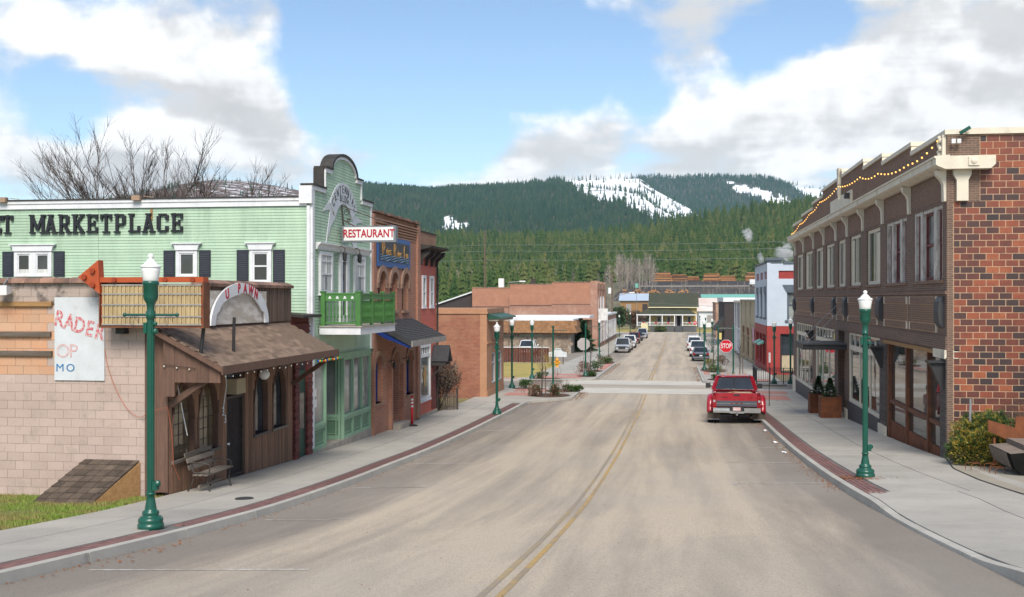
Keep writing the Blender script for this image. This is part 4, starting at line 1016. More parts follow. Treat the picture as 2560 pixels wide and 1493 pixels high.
MB().box(-10.95, -10.9, by0 + .1, by1 - .1, b0 + .14, b0 + .19).build('stretcher', 'old_wood_y', be)
for y in (by0 + .12, by1 - .12):
    z = bz(y); MB().tube([(-10.66, y, z), (-10.72, y, z + .2), (-10.70, y, z + .42), (-10.9, y, z + .43), (-11.06, y, z + .44), (-11.2, y, z + .75), (-11.24, y, z + .98)], .02, 6).tube([(-11.2, y, z), (-11.08, y, z + .22), (-11.02, y, z + .43)], .02, 6).tube([(-10.68, y, z + .42), (-10.66, y, z + .62), (-10.85, y, z + .66), (-11.16, y, z + .66)], .016, 6).build('leg', 'iron', be)
cd = MB(); P = [(-12.92 + .9 * t, 23.18, 4.35 - 1.55 * math.sin(t * 1.57) ** .7) for t in [i / 14 for i in range(15)]] + [(-11.75, 23.1, 2.95), (-11.35, 23.1, 3.05), (-11.30, 23.2, 2.5), (-11.3, 23.3, 1.7), (-11.25, 23.5, 1.35)]
cd.tube(P, .006, 4); tag(cd.build('extension_cord', 'orange_cord'), 'thin orange cord hanging across the pale block wall', 'cord')
cd = MB(); P = [(LF + .1, 23.5 + .5 * t, 3.5 - 1.2 * t) for t in (0, .3, .6, 1)]; cd.tube(P, .014, 4); cd.tube([(LF + .12, 26.1, 3.75), (LF + .12, 26.2, 3.3), (LF + .1, 26.05, 2.75)], .014, 4)
tag(cd.build('loose_cable', 'white_trim'), 'loose white cable dangling before the pawn shop windows', 'cable')
def bulb_string(name, label, pts, mats, every, drop=.05, r=.03, group=None, wire='dark_wire'):
    t = thing(name, label, 'string lights', pts[0], group)
    MB().tube(pts, .007, 3).build('wire', wire, t)
    acc = 0; i = 0
    for p, q in zip(pts, pts[1:]):
        p, q = Vector(p), Vector(q); L = (q - p).length; s = (every - acc) % every
        while s < L:
            c = p.lerp(q, s / L); MB().tube([c, c - Vector((0, 0, drop * .5))], r * .4, 5).build('socket', 'dark_wire', t)
            b = MB(); b.smooth = True; b.ball((c.x, c.y, c.z - drop), r, 8, 5, 1.2); b.build('bulb', mats[i % len(mats)], t); i += 1; s += every
        acc = (acc + L) % every
    return t
bulb_string('string_lights', 'string of small clear bulbs along the edge of the brown canopy', [(CX1 + .02, 23.0 + k * .75, CZ1 - .17 - (.04 if k % 2 else 0)) for k in range(9)], ['bulb_off'], .42, .045, .018)
bulb_string('string_lights', 'coloured bulbs in a row at the far end of the brown canopy', [(CX1 + .03, 29.3 + k * .5, CZ1 - .18 - .03 * (k % 2)) for k in range(5)], ['bulb_blue', 'bulb_yellow', 'bulb_green', 'bulb_red', 'bulb_yellow'], .16, .05, .035)
bulb_string('string_lights', 'three small bulbs on the brown boarded canopy end', [(-11.35, 22.94, 4.02), (-11.0, 22.94, 3.98), (-10.6, 22.94, 3.94)], ['bulb_off'], .3, .04, .02)
# grass beside the pawn shop
gr = MB(); rnd = random.Random(3)
for _ in range(52000):
    x, y = rnd.uniform(-17, -11.45), rnd.uniform(15.5, 23.15)
    if -14.1 < x < -12.1 and y > 22: continue
    if math.sin(x * 2.1 + 1) * math.sin(y * 2.7) > .62 and rnd.random() < .8: continue
    z = G(x, y) + .04; a = rnd.uniform(0, 6.28); h = rnd.uniform(.05, .15); w = .018
    gr.face([gr.pv((x + w * math.cos(a), y + w * math.sin(a), z)), gr.pv((x - w * math.cos(a), y - w * math.sin(a), z)), gr.pv((x + rnd.uniform(-.05, .05), y + rnd.uniform(-.05, .05), z + h))])
tag(gr.build('grass', 'grass_blade'), 'short green grass beside the block wall', 'grass', kind='stuff')
# ---------------------------------------------------------------- narrow red brick entry
en = thing('brick_entry', 'narrow dark red brick doorway between the brown shop and the green building', 'building', (-11.6, 32.3, .55))
MB().box(-13, LF - .06, 31.42, 33.0, .3, 4.95).build('wall', 'barn_red', en)
for y0, y1 in ((31.42, 31.78), (32.52, 33.0)):
    z = .50; i = 0
    while z < 3.85:
        MB(TL).box(y0 + .004, y1 - .004, -.06, .05 + .015 * (i % 2), z, z + .112).build('brick', 'entry_block', en); z += .12; i += 1
MB(TL).box(31.42, 33.0, -.05, .06, 3.86, 4.02).build('lintel', 'entry_block', en)
dd = MB(TL).box(31.8, 32.5, -.055, -.02, .6, 3.3).build('door', 'door_green', en); MB(TL).box(31.95, 32.35, -.02, .0, 1.5, 2.6).build('pane', 'glass_dark', dd); MB(TL).box(31.8, 32.5, -.055, -.02, 3.32, 3.86).build('transom', 'dark_wall', en)
boards_h(en, TL, 31.42, 33.0, 4.04, 4.75, .14, 'barn_red', -.05, 'red_board', lap=.04)
MB().hexa([(-12.6, 31.3, 5.02), (LF + .35, 31.3, 4.92), (LF + .35, 33.0, 4.92), (-12.6, 33.0, 5.02)], [(-12.6, 31.3, 5.10), (LF + .35, 31.3, 5.0), (LF + .35, 33.0, 5.0), (-12.6, 33.0, 5.10)]).build('roof', 'black_trim', en)
MB().box(-12.3, -11.9, 31.45, 31.6, 4.75, 5.02).box(-11.7, -11.5, 31.45, 31.6, 4.75, 4.95).build('roof_post', 'old_wood', en)
MB(TL).box(31.4, 33.0, -.1, .1, .3, .62).build('step', 'stone_step', en)
# ---------------------------------------------------------------- green marketplace building
MY = 33.02; GE = 39.84
gb = thing('green_building', 'mint green clapboard building with stepped arched front and balcony', 'building', (-14, 36, .5))
MB().box(-26, LF - 1.2, MY + .02, GE, .3, 8.40).box(LF - 1.2, LF - .26, MY + .02, 34.52, .3, 8.40).box(LF - 1.2, LF - .26, 36.52, GE, .3, 8.40).box(LF - 1.2, LF - .26, 34.52, 36.52, 3.52, 8.40).build('wall', 'mint', gb)
TM = TYm(MY)
for seg in ((-26, -18.6), (-18.6, LF - .13)): boards_h(gb, TM, seg[0] + .004, seg[1] - .004, .9, 8.42, .094, 'mint', 0)
f = MB(TM); f.box(-26, LF - .13, .0, .07, 8.43, 8.60).box(-26, LF - .13, .0, .10, 8.60, 8.70); f.build('cornice', 'white_trim', gb)
MB(TM).box(-26, LF - .13, -.3, .13, 8.70, 8.74).build('roof_edge', 'black_trim', gb)
MB().box(-26, LF - .3, MY + .3, GE, 8.40, 8.46).build('roof', 'roof_tar', gb)
for x in (-21.9, -17.2): MB(TM).box(x - .14, x + .14, .06, .24, 8.66, 8.82).bar((x + .2, .1, 8.80), (x + .55, .1, 8.76), .02).build('flood_light', 'tan_wall', gb)
MB(TM).box(-16.8, -16.72, .015, .03, 8.02, 8.40).build('drip_stain', 'raw_wood', gb)
def side_window(u0, u1, z0, z1, two=False, sash=False):
    w = MB(TM); w.box(u0, u0 + .11, .0, .075, z0, z1).box(u1 - .11, u1, 0, .075, z0, z1).box(u0 + .11, u1 - .11, 0, .07, z1 - .09, z1).box(u0 + .11, u1 - .11, 0, .07, z0, z0 + .05)
    c = (u0 + u1) / 2
    if two: w.box(c - .11, c + .11, 0, .07, z0 + .05, z1 - .09)
    w.prism([(u0 - .02, z1), (u1 + .02, z1), (u1 + .05, z1 + .13), (u1 + .13, z1 + .20), (u0 - .13, z1 + .20), (u0 - .05, z1 + .13)], 'n', 0, .11)
    o = w.build('window', 'white_trim', gb)
    MB(TM).box(u0 - .15, u1 + .15, 0, .15, z1 + .20, z1 + .235).build('hood', 'white_trim', o)
    for a, b in ([(u0 + .11, c - .11), (c + .11, u1 - .11)] if two else [(u0 + .11, u1 - .11)]):
        MB(TM).box(a, b, .012, .02, z0 + .05, z1 - .09).build('pane', 'glass_dark', o)
        s = MB(TM); e = .045; s.box(a, a + e, .02, .05, z0 + .05, z1 - .09).box(b - e, b, .02, .05, z0 + .05, z1 - .09).box(a + e, b - e, .02, .046, z1 - .09 - e, z1 - .09).box(a + e, b - e, .02, .046, z0 + .05, z0 + .05 + e)
        if sash: s.box(a + e, b - e, .02, .048, (z0 + z1) / 2 - .02, (z0 + z1) / 2 + .03)
        s.build('sash', 'white_trim', o)
        if two: MB(TM).box(a + e, b - e, .021, .024, z0 + .09, z0 + .24).build('curtain', 'curtain', o)
    for a, b in ((u0 - .44, u0 - .05), (u1 + .05, u1 + .44)):
        s = MB(TM); s.box(a, b, .018, .045, z0, z1); sh = s.build('shutter', 'navy_shutter', gb)
        for k in range(int((z1 - z0 - .16) / .06)): MB(TM).hexa([(a + .05, .045, z0 + .08 + k * .06), (b - .05, .045, z0 + .08 + k * .06), (b - .05, .058, z0 + .08 + k * .06), (a + .05, .058, z0 + .08 + k * .06)], [(a + .05, .045, z0 + .125 + k * .06), (b - .05, .045, z0 + .125 + k * .06), (b - .05, .047, z0 + .125 + k * .06), (a + .05, .047, z0 + .125 + k * .06)]).build('louvre', 'navy_shutter', sh)
side_window(-21.55, -20.22, 6.22, 7.05, two=True)
side_window(-15.90, -15.18, 6.2, 7.05); side_window(-13.42, -12.70, 6.0, 7.05, sash=True)
# slab-serif letters, cut from board, one object each
def slab_letter(ch, w=.47, h=.62):
    S_ = .10; q = .055; st = []; x0, x1, xm = S_ / 2, w - S_ / 2, w / 2; y0, y1, ym = S_ * .35, h - S_ * .35, h / 2
    V = lambda x, a=0, b=h: ('b', x - S_ / 2, x + S_ / 2, a, b)
    Hh = lambda y, a, b, t=.066: ('b', a, b, y - t / 2, y + t / 2)
    se = lambda x, y, l=.21: ('b', x - l / 2, x + l / 2, 0 if y == 0 else h - q, q if y == 0 else h)
    D = lambda x, y, X, Y, t=.088: ('d', x, y, X, Y, t)
    if ch == 'M': st = [V(x0), V(x1), D(x0, h - .02, xm, .12), D(x1, h - .02, xm, .12), se(x0 + .02, 0, .19), se(x1 - .02, 0, .19), se(x0 - .01, 1, .17), se(x1 + .01, 1, .17)]
    if ch == 'A': st = [D(x0 + .02, .03, xm, h - .03, .092), D(x1 - .02, .03, xm, h - .03, .092), Hh(.2, x0 + .04, x1 - .04, .08), se(x0 + .02, 0, .2), se(x1 - .02, 0, .2), ('b', xm - .1, xm + .1, h - q, h)]
    if ch == 'R': st = [V(x0 + .03), Hh(h - .045, x0, x1 - .05), Hh(ym - .01, x0, x1 - .05), ('b', x1 - .1, x1 + .02, ym + .02, h - .06), D(xm, ym - .02, x1, .03, .10), se(x0 + .03, 0), se(x1, 0, .17), ('b', -.02, .1, h - q, h)]
    if ch == 'K': st = [V(x0 + .03), D(x0 + .05, ym - .06, x1 - .02, h - .05), D(xm - .05, ym + .02, x1, .04, .10), se(x0 + .03, 0), se(x0 + .03, 1), se(x1 - .02, 0, .18), se(x1 - .02, 1, .18)]
    if ch == 'E': st = [V(x0 + .05), Hh(.045, 0, w), Hh(h - .045, 0, w), Hh(ym, x0, w - .12), ('b', w - .08, w, .06, .19), ('b', w - .08, w, h - .19, h - .06), ('b', w - .15, w - .09, ym - .09, ym + .09)]
    if ch == 'T': st = [V(xm), Hh(h - .045, 0, w), ('b', 0, .08, h - .19, h - .06), ('b', w - .08, w, h - .19, h - .06), se(xm, 0, .25)]
    if ch == 'P': st = [V(x0 + .04), Hh(h - .045, 0, x1 - .03), Hh(ym - .04, x0, x1 - .03), ('b', x1 - .08, x1 + .04, ym - .01, h - .06), se(x0 + .04, 0)]
    if ch == 'L': st = [V(x0 + .05), Hh(.045, 0, w), ('b', w - .09, w, .06, .21), se(x0 + .05, 1)]
    if ch == 'C': st = [('b', 0, .125, .09, h - .09), Hh(.045, .06, w - .07), Hh(h - .045, .06, w - .07), ('b', w - .11, w, .06, .20), ('b', w - .11, w, h - .22, h - .06)]
    b = MB(lambda u, n, z: (u, -n, z))
    for i, s in enumerate(st):
        dp = .06 + .0015 * i
        if s[0] == 'b': b.box(s[1], s[2], 0, dp, s[3], s[4])
        else:
            _, X, Y, X2, Y2, t = s; dx, dy = X2 - X, Y2 - Y; l = math.hypot(dx, dy); px, py = -dy / l * t / 2, dx / l * t / 2
            b.prism([(X + px, Y + py), (X2 + px, Y2 + py), (X2 - px, Y2 - py), (X - px, Y - py)], 'n', 0, dp)
    me = b.mesh('letter', 'black_letter'); return me
LX = [(-22.40, 'E'), (-21.99, 'T')] + [(-20.97 + (15.66 - 15.66) + i * .487 + (.03 if i > 0 else 0), ch) for i, ch in enumerate('MARKETPLACE')]
for x, ch in LX:
    o = put('letter', slab_letter(ch, .50 if ch == 'M' else .40), gb, (x, MY - .03, 7.63))
# street front
prof = [(33.02, 9.08), (34.3, 9.08), (34.3, 9.78), (35.0, 9.78)] + [(36.4 - 1.4 * math.cos(math.pi * i / 16), 9.80 + .58 * math.sin(math.pi * i / 16)) for i in range(17)] + [(38.5, 9.78), (38.5, 9.08), (GE, 9.08)]
MB(TL).prism([(33.02, 4.2), *prof, (GE, 4.2)][::-1], 'n', -.25, -.02).build('front_wall', 'mint', gb)
def gspan(z):
    if z < 9.06: return [(33.2, GE - .12)]
    if z < 9.76: return [(34.36, 38.44)]
    if z < 10.34:
        c = math.sqrt(max(0, 1 - ((z - 9.8) / .56) ** 2)) * 1.36 if z > 9.8 else 1.36
        return [(36.4 - c, 36.4 + c)]
    return []
boards_h(gb, TL, 33.2, GE - .1, 3.62, 10.30, .098, 'mint', -.02, span=gspan)
t = MB(TL)
t.box(33.0, 33.2, -.02, .05, .75, 9.0).box(GE - .12, GE, -.02, .04, 3.5, 9.0)
for a, b, z in ((33.0, 34.3, 9.08), (34.3, 35.0, 9.78), (37.8, 38.5, 9.78), (38.5, GE, 9.08)): t.box(a, b, -.02, .06, z - .13, z)
t.box(34.3, 34.37, -.02, .05, 9.08, 9.65).box(38.43, 38.5, -.02, .05, 9.08, 9.65)
for i in range(16):
    a0, a1 = math.pi * i / 16, math.pi * (i + 1) / 16; P = lambda a, e: (36.4 - (1.4 - e) * math.cos(a), 9.80 + (.58 - e) * math.sin(a))
    t.prism([P(a0, 0), P(a1, 0), P(a1, .09), P(a0, .09)], 'n', -.02, .055)
t.build('trim', 'white_trim', gb)
t = MB(TL)
for a, b, z in ((32.95, 34.3, 9.08), (34.25, 35.0, 9.78), (37.8, 38.55, 9.78), (38.5, GE + .05, 9.08)): t.box(a, b, -.34, .10, z, z + .06)
t.box(34.2, 34.3, -.34, .0, 9.14, 9.78)
for i in range(16):
    a0, a1 = math.pi * i / 16, math.pi * (i + 1) / 16; P = lambda a, e: (36.4 - (1.4 + e) * math.cos(a), 9.80 + (.58 + e) * math.sin(a))
    t.prism([P(a0, .10), P(a1, .10), P(a1, 0), P(a0, 0)], 'n', -.36, .09)
t.build('parapet_cap', 'black_trim', gb)
# corner bracket post at the near corner
MB().box(LF - .36, LF + .06, 32.88, 33.0, 8.5, 9.06).build('corner_block', 'white_trim', gb)
MB().box(LF - .12, LF - .02, 32.93, 33.0, .8, 8.43).build('corner_board', 'white_trim', gb)
# upper windows, door, crown
MB(TL).prism([(0, 7.08), (.06, 7.08), (.10, 7.2), (.18, 7.27), (.18, 7.31), (0, 7.31)], 'u', 33.42, 39.45).build('window_crown', 'white_trim', gb)
MB(TL).box(33.55, 39.3, -.005, .03, 7.0, 7.08).build('frieze_board', 'mint', gb)
for u0, u1 in ((33.74, 35.04), (37.54, 38.9)):
    w = window(gb, TL, u0, u1, 5.66, 7.03, 'white_trim', 'glass_curtain', -.01, .07, .12, (), (6.3, 6.72), .05, .02)
    MB(TL).box((u0 + u1) / 2 - .012, (u0 + u1) / 2 + .012, 0, .055, 6.33, 6.9).build('glazing_bar', 'white_trim', w)
    MB(TL).box(u0 + .14, u0 + .55, .026, .03, 5.8, 6.9).box(u1 - .5, u1 - .14, .026, .03, 5.8, 6.9).build('curtain', 'curtain', w)
d = window(gb, TL, 35.84, 36.86, 4.66, 7.03, 'white_trim', 'glass_dark', -.01, .07, .26, (), (5.6,), .05, None, name='balcony_door')
for y in (35.5, 37.25):
    l = MB(TL); l.tube([(y, .0, 7.2), (y, .22, 7.28), (y, .32, 7.2), (y, .32, 7.1)], .018, 5).tube([(y, .06, 7.0), (y, .2, 7.05), (y, .18, 7.15)], .012, 5)
    a = l.build('lantern', 'iron', gb); MB(TL).lathe([(.03, .08), (.09, .0), (.08, -.04), (.07, -.22), (.03, -.27)][::-1], (y, .32, 7.02), 6).build('lantern_glass', 'dark_steel', a)
# banner scroll
bn = thing('banner_sign', 'white painted scroll reading CENTENNIAL BLDG on the green gable', 'sign', (LF + .03, 36.2, 8.4))
m = MB(TL); c, zc = 36.35, 7.60; r1, r0, k = 1.86, 1.14, 20
for i in range(k):
    a0, a1 = R(146) - R(112) * i / k, R(146) - R(112) * (i + 1) / k
    P = lambda a, r: (c + r * math.cos(a), zc + r * math.sin(a) * 1.02)
    m.prism([P(a0, r0), P(a0, r1), P(a1, r1), P(a1, r0)], 'n', -.0, .035)
m.build('scroll', 'white_board', bn)
m = MB(TL)
m.prism([(34.95, 8.85), (35.2, 8.2), (34.75, 8.45), (34.1, 8.35)], 'n', -.0, .02).prism([(34.85, 8.4), (35.45, 8.25), (34.9, 7.9), (34.35, 7.15)], 'n', 0, .024)
m.prism([(37.4, 8.5), (38.75, 8.3), (37.9, 8.2), (37.55, 7.9)], 'n', 0, .02).prism([(37.2, 8.2), (37.75, 8.3), (37.95, 7.0), (37.3, 7.5)], 'n', 0, .024)
m.build('ribbon_tail', 'white_board', bn)
for i, ch in enumerate('CENTENNIAL'):
    a = R(138) - R(96) * i / 9; rr = 1.62; text('letter', ch, .40, .008, 'black_letter', bn, (LF + .042, c + rr * math.cos(a), zc + rr * 1.02 * math.sin(a)), face_rot('x', (a - R(90)) * .75), sx=.78)
for i, ch in enumerate('BLDG'): text('letter', ch, .34, .008, 'black_letter', bn, (LF + .045, 35.95 + i * .26, 8.93), ROT_XP, sx=.85)
# restaurant sign hung from the front
rs = thing('hanging_sign', 'long white RESTAURANT box sign hung over the green balcony', 'sign', (-10.4, 36.0, 7.4))
MB().box(-11.30, -9.42, 35.92, 36.20, 7.42, 7.98).build('case', 'box_frame', rs)
MB().box(-11.24, -9.50, 35.905, 35.92, 7.48, 7.93).build('face', 'light_box', rs)
text('lettering', 'RESTAURANT', .36, .010, 'red_letter', rs, (-10.36, 35.898, 7.705), ROT_YM, sx=.80, sy=1.05, bold=.008, spacing=1.02)
MB().tube([(-11.36, 36.06, 8.72), (-11.30, 36.06, 7.98)], .03, 6).tube([(-11.36, 36.06, 8.68), (-9.55, 36.06, 7.98)], .016, 5).tube([(-11.36, 34.2, 8.95), (-9.6, 36.0, 8.0)], .005, 4).tube([(-11.33, 36.06, 8.2), (-10.9, 36.06, 7.98)], .02, 5).build('hanger', 'iron', rs)
m = MB()
for cc, rr in (((-11.18, 36.06, 8.45), .12), ((-11.12, 36.06, 8.18), .07)): m.tube([(cc[0] + rr * (1 - t * .6) * math.cos(t * 9), cc[1], cc[2] + rr * (1 - t * .6) * math.sin(t * 9)) for t in [i / 14 for i in range(15)]], .013, 4)
m.build('scrollwork', 'iron', rs)
# balcony
BX, BY0, BY1 = -10.0, 33.72, 38.05
f = MB(); f.box(LF + .03, BX, BY0, BY1, 4.34, 4.58); bal = f.build('balcony', 'white_trim', gb)
MB().box(LF + .04, BX + .05, BY0 - .04, BY1 + .04, 4.58, 4.62).build('deck', 'stone_step', bal)
def baluster(x, y):
    return MB().lathe([(.018, 4.74), (.018, 4.85), (.035, 4.92), (.02, 5.05), (.03, 5.2), (.018, 5.3), (.018, 5.42)], (x, y, 0), 6)
for x, y, w in ((BX - .09, BY0 + .09, .17), (LF + .13, BY0 + .09, .14), (BX - .06, 35.2, .10), (BX - .06, 36.6, .10), (BX - .06, BY1 - .06, .12), (LF + .13, BY1 - .06, .12)):
    MB().box(x - w / 2, x + w / 2, y - w / 2, y + w / 2, 4.62, 5.70).box(x - w / 2 - .02, x + w / 2 + .02, y - w / 2 - .02, y + w / 2 + .02, 5.70, 5.74).build('post', 'rail_green', bal)
r = MB(); y = BY0 + .09
r.box(LF + .21, BX - .18, y - .03, y + .03, 5.42, 5.63).box(LF + .21, BX - .18, y - .045, y + .045, 5.63, 5.68).box(LF + .21, BX - .18, y - .03, y + .03, 4.68, 4.74); r.build('side_rail', 'rail_green', bal)
for k in range(4):
    x = LF + .36 + k * .25
    MB().lathe([(.028, 0), (.028, .006)], (x, y - .036, 5.55), 10, 'y').lathe([(.024, 0), (.024, .005)], (x - .026, y - .0365, 5.51), 10, 'y').lathe([(.024, 0), (.024, .0045)], (x + .026, y - .0362, 5.51), 10, 'y').build('trefoil', 'white_trim', bal)
for k in range(9): baluster(LF + .27 + k * .118, y).build('baluster', 'rail_green', bal)
for y0, y1 in ((BY0 + .18, 35.15), (35.25, 36.55), (36.65, BY1 - .12)):
    r = MB(); x = BX - .06; r.box(x - .03, x + .03, y0, y1, 5.46, 5.62).box(x - .045, x + .045, y0, y1, 5.62, 5.67).box(x - .03, x + .03, y0, y1, 4.68, 4.74); r.build('front_rail', 'rail_green', bal)
    n = int((y1 - y0) / .12)
    for k in range(n): baluster(x, y0 + (k + .5) * (y1 - y0) / n).build('baluster', 'rail_green', bal)
r = MB(); y = BY1 - .06; r.box(LF + .2, BX - .13, y - .03, y + .03, 5.46, 5.62).box(LF + .2, BX - .13, y - .045, y + .045, 5.62, 5.67).box(LF + .2, BX - .13, y - .03, y + .03, 4.68, 4.74); r.build('side_rail', 'rail_green', bal)
for k in range(9): baluster(LF + .27 + k * .118, y).build('baluster', 'rail_green', bal)
# shop front
MB(TL).wall(33.2, GE, .35, 3.62, -.30, -.26, [(33.35, 34.5, 1.45, 3.38), (34.55, 36.4, .3, 3.44), (36.6, 39.7, 1.45, 3.38)]).build('shop_wall', 'sage', gb)
MB(TL).box(33.2, GE, -.26, .04, 3.44, 3.6).box(33.2, GE, -.26, .09, 3.6, 3.63).build('shop_fascia', 'sage', gb)
MB(TL).box(33.0, GE, -.3, .02, .3, .62).build('footing', 'stone_step', gb)
def bay(u0, u1, z0, z1, panes, T=TL, n=0, stall=None):
    w = MB(T); zs = stall or 1.42
    w.box(u0, u0 + .09, n - .1, n, z0, z1).box(u1 - .09, u1, n - .1, n, z0, z1).box(u0 + .09, u1 - .09, n - .1, n + .03, zs - .05, zs + .05).box(u0 + .09, u1 - .09, n - .1, n - .004, z1 - .08, z1).box(u0 + .09, u1 - .09, n - .1, n - .004, z0, z0 + .14).box(u0 + .09, u1 - .09, n - .1, n - .004, zs - .16, zs - .05)
    us = [u0 + .09 + (u1 - u0 - .18) * i / panes for i in range(panes + 1)]
    for v in us[1:-1]: w.box(v - .05, v + .05, n - .1, n - .002, zs + .05, z1 - .08); w.box(v - .05, v + .05, n - .1, n - .006, z0 + .14, zs - .16)
    o = w.build('display_window', 'sage', gb)
    for a, b in zip(us, us[1:]):
        MB(T).box(a, b, n - .09, n - .08, zs + .05, z1 - .08).build('pane', 'glass_pale', o)
        MB(T).box(a, b, n - .09, n - .07, z0 + .14, zs - .16).build('panel', 'sage_dark', o)
        p = MB(T); e = .03; A, B = a + .06, b - .06; p.box(A, A + e, n - .07, n - .05, z0 + .19, zs - .21).box(B - e, B, n - .07, n - .05, z0 + .19, zs - .21).box(A + e, B - e, n - .07, n - .052, zs - .24, zs - .21).box(A + e, B - e, n - .07, n - .052, z0 + .19, z0 + .22); p.build('moulding', 'sage', o)
    return o
bay(33.22, 34.55, .62, 3.44, 1); bay(36.42, GE - .02, .60, 3.44, 3)
TB = TYm(36.42); bay(-12.5, LF - .12, .60, 3.44, 1, TB, 0)
MB().box(-12.55, -12.5, 34.4, 36.4, .5, 3.5).build('recess_wall', 'sage', gb)
dd = MB().box(-12.5, -12.45, 34.75, 36.1, .62, 3.3).build('door', 'dark_wall', gb); MB().box(-12.45, -12.44, 34.95, 35.9, 1.2, 3.1).build('pane', 'glass_dark', dd)
MB().box(-12.5, LF - .02, 34.56, 36.41, .35, .60).build('recess_floor', 'stone_step', gb); MB().box(-12.5, LF - .3, 34.56, 36.41, 3.45, 3.5).build('recess_ceiling', 'sage', gb)
MB(TL).box(33.45, 33.75, -.075, -.07, 2.0, 2.25).box(33.5, 33.72, -.075, -.07, 2.35, 2.6).build('notice', 'sign_white', gb)
# ---------------------------------------------------------------- brick inn
inn = thing('brick_inn', 'orange brick inn with three arched upper windows and dark shingled awning', 'building', (-13, 43.6, .3))
IY0, IY1 = 39.86, 47.45
UP = [(40.8, 41.85), (42.6, 43.68), (44.5, 45.56)]; LO = [(40.32, 41.5, 1.45), (42.86, 44.02, .45), (45.28, 46.52, 1.37)]
holes = [(a, b, 5.0, 6.62) for a, b in UP] + [(a, b, z, 3.36) for a, b, z in LO]
MB(TL).wall(IY0, IY1, .0, 7.98, -.42, 0, holes).build('front_wall', 'inn_brick', inn)
MB(TL).wall(IY0, IY1, 7.98, 8.78, -.42, -.03).build('parapet', 'inn_brick_top', inn)
MB().box(-26, LF - .42, IY0 + .01, IY1, -.2, 8.6).build('wall', 'inn_brick', inn); MB().box(-26, LF - .42, IY0, IY1, 8.6, 8.66).build('roof', 'roof_tar', inn)
sp = MB(TL)
for a, b in UP: sp.arch_fill(a, b, 6.1, 6.62, -.4, -.002, .48)
for a, b, z in LO: sp.arch_fill(a, b, 2.80, 3.36, -.4, -.002, .52)
sp.build('arch_spandrel', 'inn_brick', inn)
for k in range(6): MB(TL).box(IY0 + .2, IY1 - .55, -.0 + .0, .02 + .018 * k, 7.98 + k * .11, 7.98 + k * .11 + .06).build('corbel_course', 'inn_brick_top', inn)
for a, b in ((46.95, IY1), (IY0, IY0 + .25)): MB(TL).box(a, b, .0, .10, .2, 8.72).build('pilaster', 'inn_brick', inn)
for k in range(16): MB(TL).box(IY0 + k * .474, IY0 + k * .474 + .46, -.45, .12, 8.785 + .012 * (k % 2), 8.86 + .02 * (k % 3)).build('coping_tile', 'clay_tile', inn)
for a, b in UP:
    h = MB(TL); h.arch_band(a, b, 6.1, .23, -.02, .08, .48); h.box(a - .23, a, -.02, .06, 5.92, 6.1).box(b, b + .23, -.02, .06, 5.92, 6.1); h.build('window_hood', 'hood_stone', inn)
    w = window(inn, TL, a, b, 5.0, 6.60, 'dark_wall', 'glass_dark', -.34, -.24, .09, (), (5.85,), .07, pn=-.3)
    MB(TL).box(a - .06, b + .06, -.25, .08, 4.9, 5.0).build('sill', 'hood_stone', w)
for i, (a, b, z) in enumerate(LO):
    h = MB(TL); h.arch_band(a, b, 2.80, .16, -.02, .05, .52); h.build('arch_ring', 'hood_stone', inn)
    if i == 1:
        d = MB(TL).box(a, b, -.36, -.30, .45, 2.78).build('door', 'royal_blue', inn); MB(TL).box(a + .25, b - .25, -.30, -.295, 1.4, 2.4).build('pane', 'glass_dark', d); MB(TL).box(a, b, -.36, -.31, 2.80, 3.3).build('fanlight', 'glass_dark', d); MB(TL).box(a, b, -.3, -.27, 2.74, 2.82).build('transom_bar', 'royal_blue', d)
        for y in (a - .42, b + .3):
            p = MB(TL).box(y - .12, y + .12, 0, .14, .2, 2.75).build('pier', 'inn_brick', inn)
        MB(TL).box(a - .35, b + .35, -.3, .45, .1, .42).build('step', 'stone_step', inn)
    else:
        w = window(inn, TL, a, b, z, 3.34, 'royal_blue', 'glass_dark', -.34, -.22, .10, (), (2.75,), .08, pn=-.3)
        MB(TL).box(a - .06, b + .06, -.25, .06, z - .1, z).build('sill', 'hood_stone', w)
for y in (42.3, 44.6):
    l = MB(TL); l.tube([(y, 0, 2.95), (y, .22, 3.05), (y, .25, 2.95)], .02, 5); a = l.build('lantern', 'iron', inn); MB(TL).lathe([(.03, -.22), (.06, -.16), (.07, -.02), (.02, .06)], (y, .25, 2.9), 6).build('lantern_glass', 'dark_steel', a)
aw = MB(); aw.prism([(LF, 4.64), (-9.92, 3.88), (-9.92, 3.70), (-9.98, 3.70), (LF, 4.45)], 'n', 40.22, 46.3); awn = aw.build('awning', 'shingle_dark', inn)
rows = MB(); rest = None
for i in range(13):
    t0 = i / 13; x = LF + (1.48) * t0; z = 4.64 - .76 * t0
    for j in range(19):
        y0 = 40.24 + j * .32 + (.16 if i % 2 else 0); y1 = min(y0 + .312, 46.28)
        if y1 - y0 > .05: rows.hexa([(x, y0, z + .002), (x + .118, y0, z - .058), (x + .118, y1, z - .058), (x, y1, z + .002)], [(x, y0, z + .008), (x + .118, y0, z - .038 + .008 * (j % 3)), (x + .118, y1, z - .038 + .008 * (j % 3)), (x, y1, z + .008)])
tag(rows.build('shingle_rows', 'shingle_dark', awn), kind='stuff')
MB().box(-9.93, -9.89, 40.2, 46.32, 3.66, 3.89).build('fascia', 'grey_strip', awn)
MB().prism([(LF + .02, 4.40), (-9.99, 3.69), (-9.99, 3.60), (-10.5, 3.80), (-11.0, 3.98), (LF + .02, 4.2)], 'n', 40.28, 40.33).build('blue_valance', 'royal_blue', awn)
sgn = thing('inn_sign', 'dark blue framed sign with gold script and pale waves on the brick inn', 'sign', (LF + .1, 43.1, 6.75))
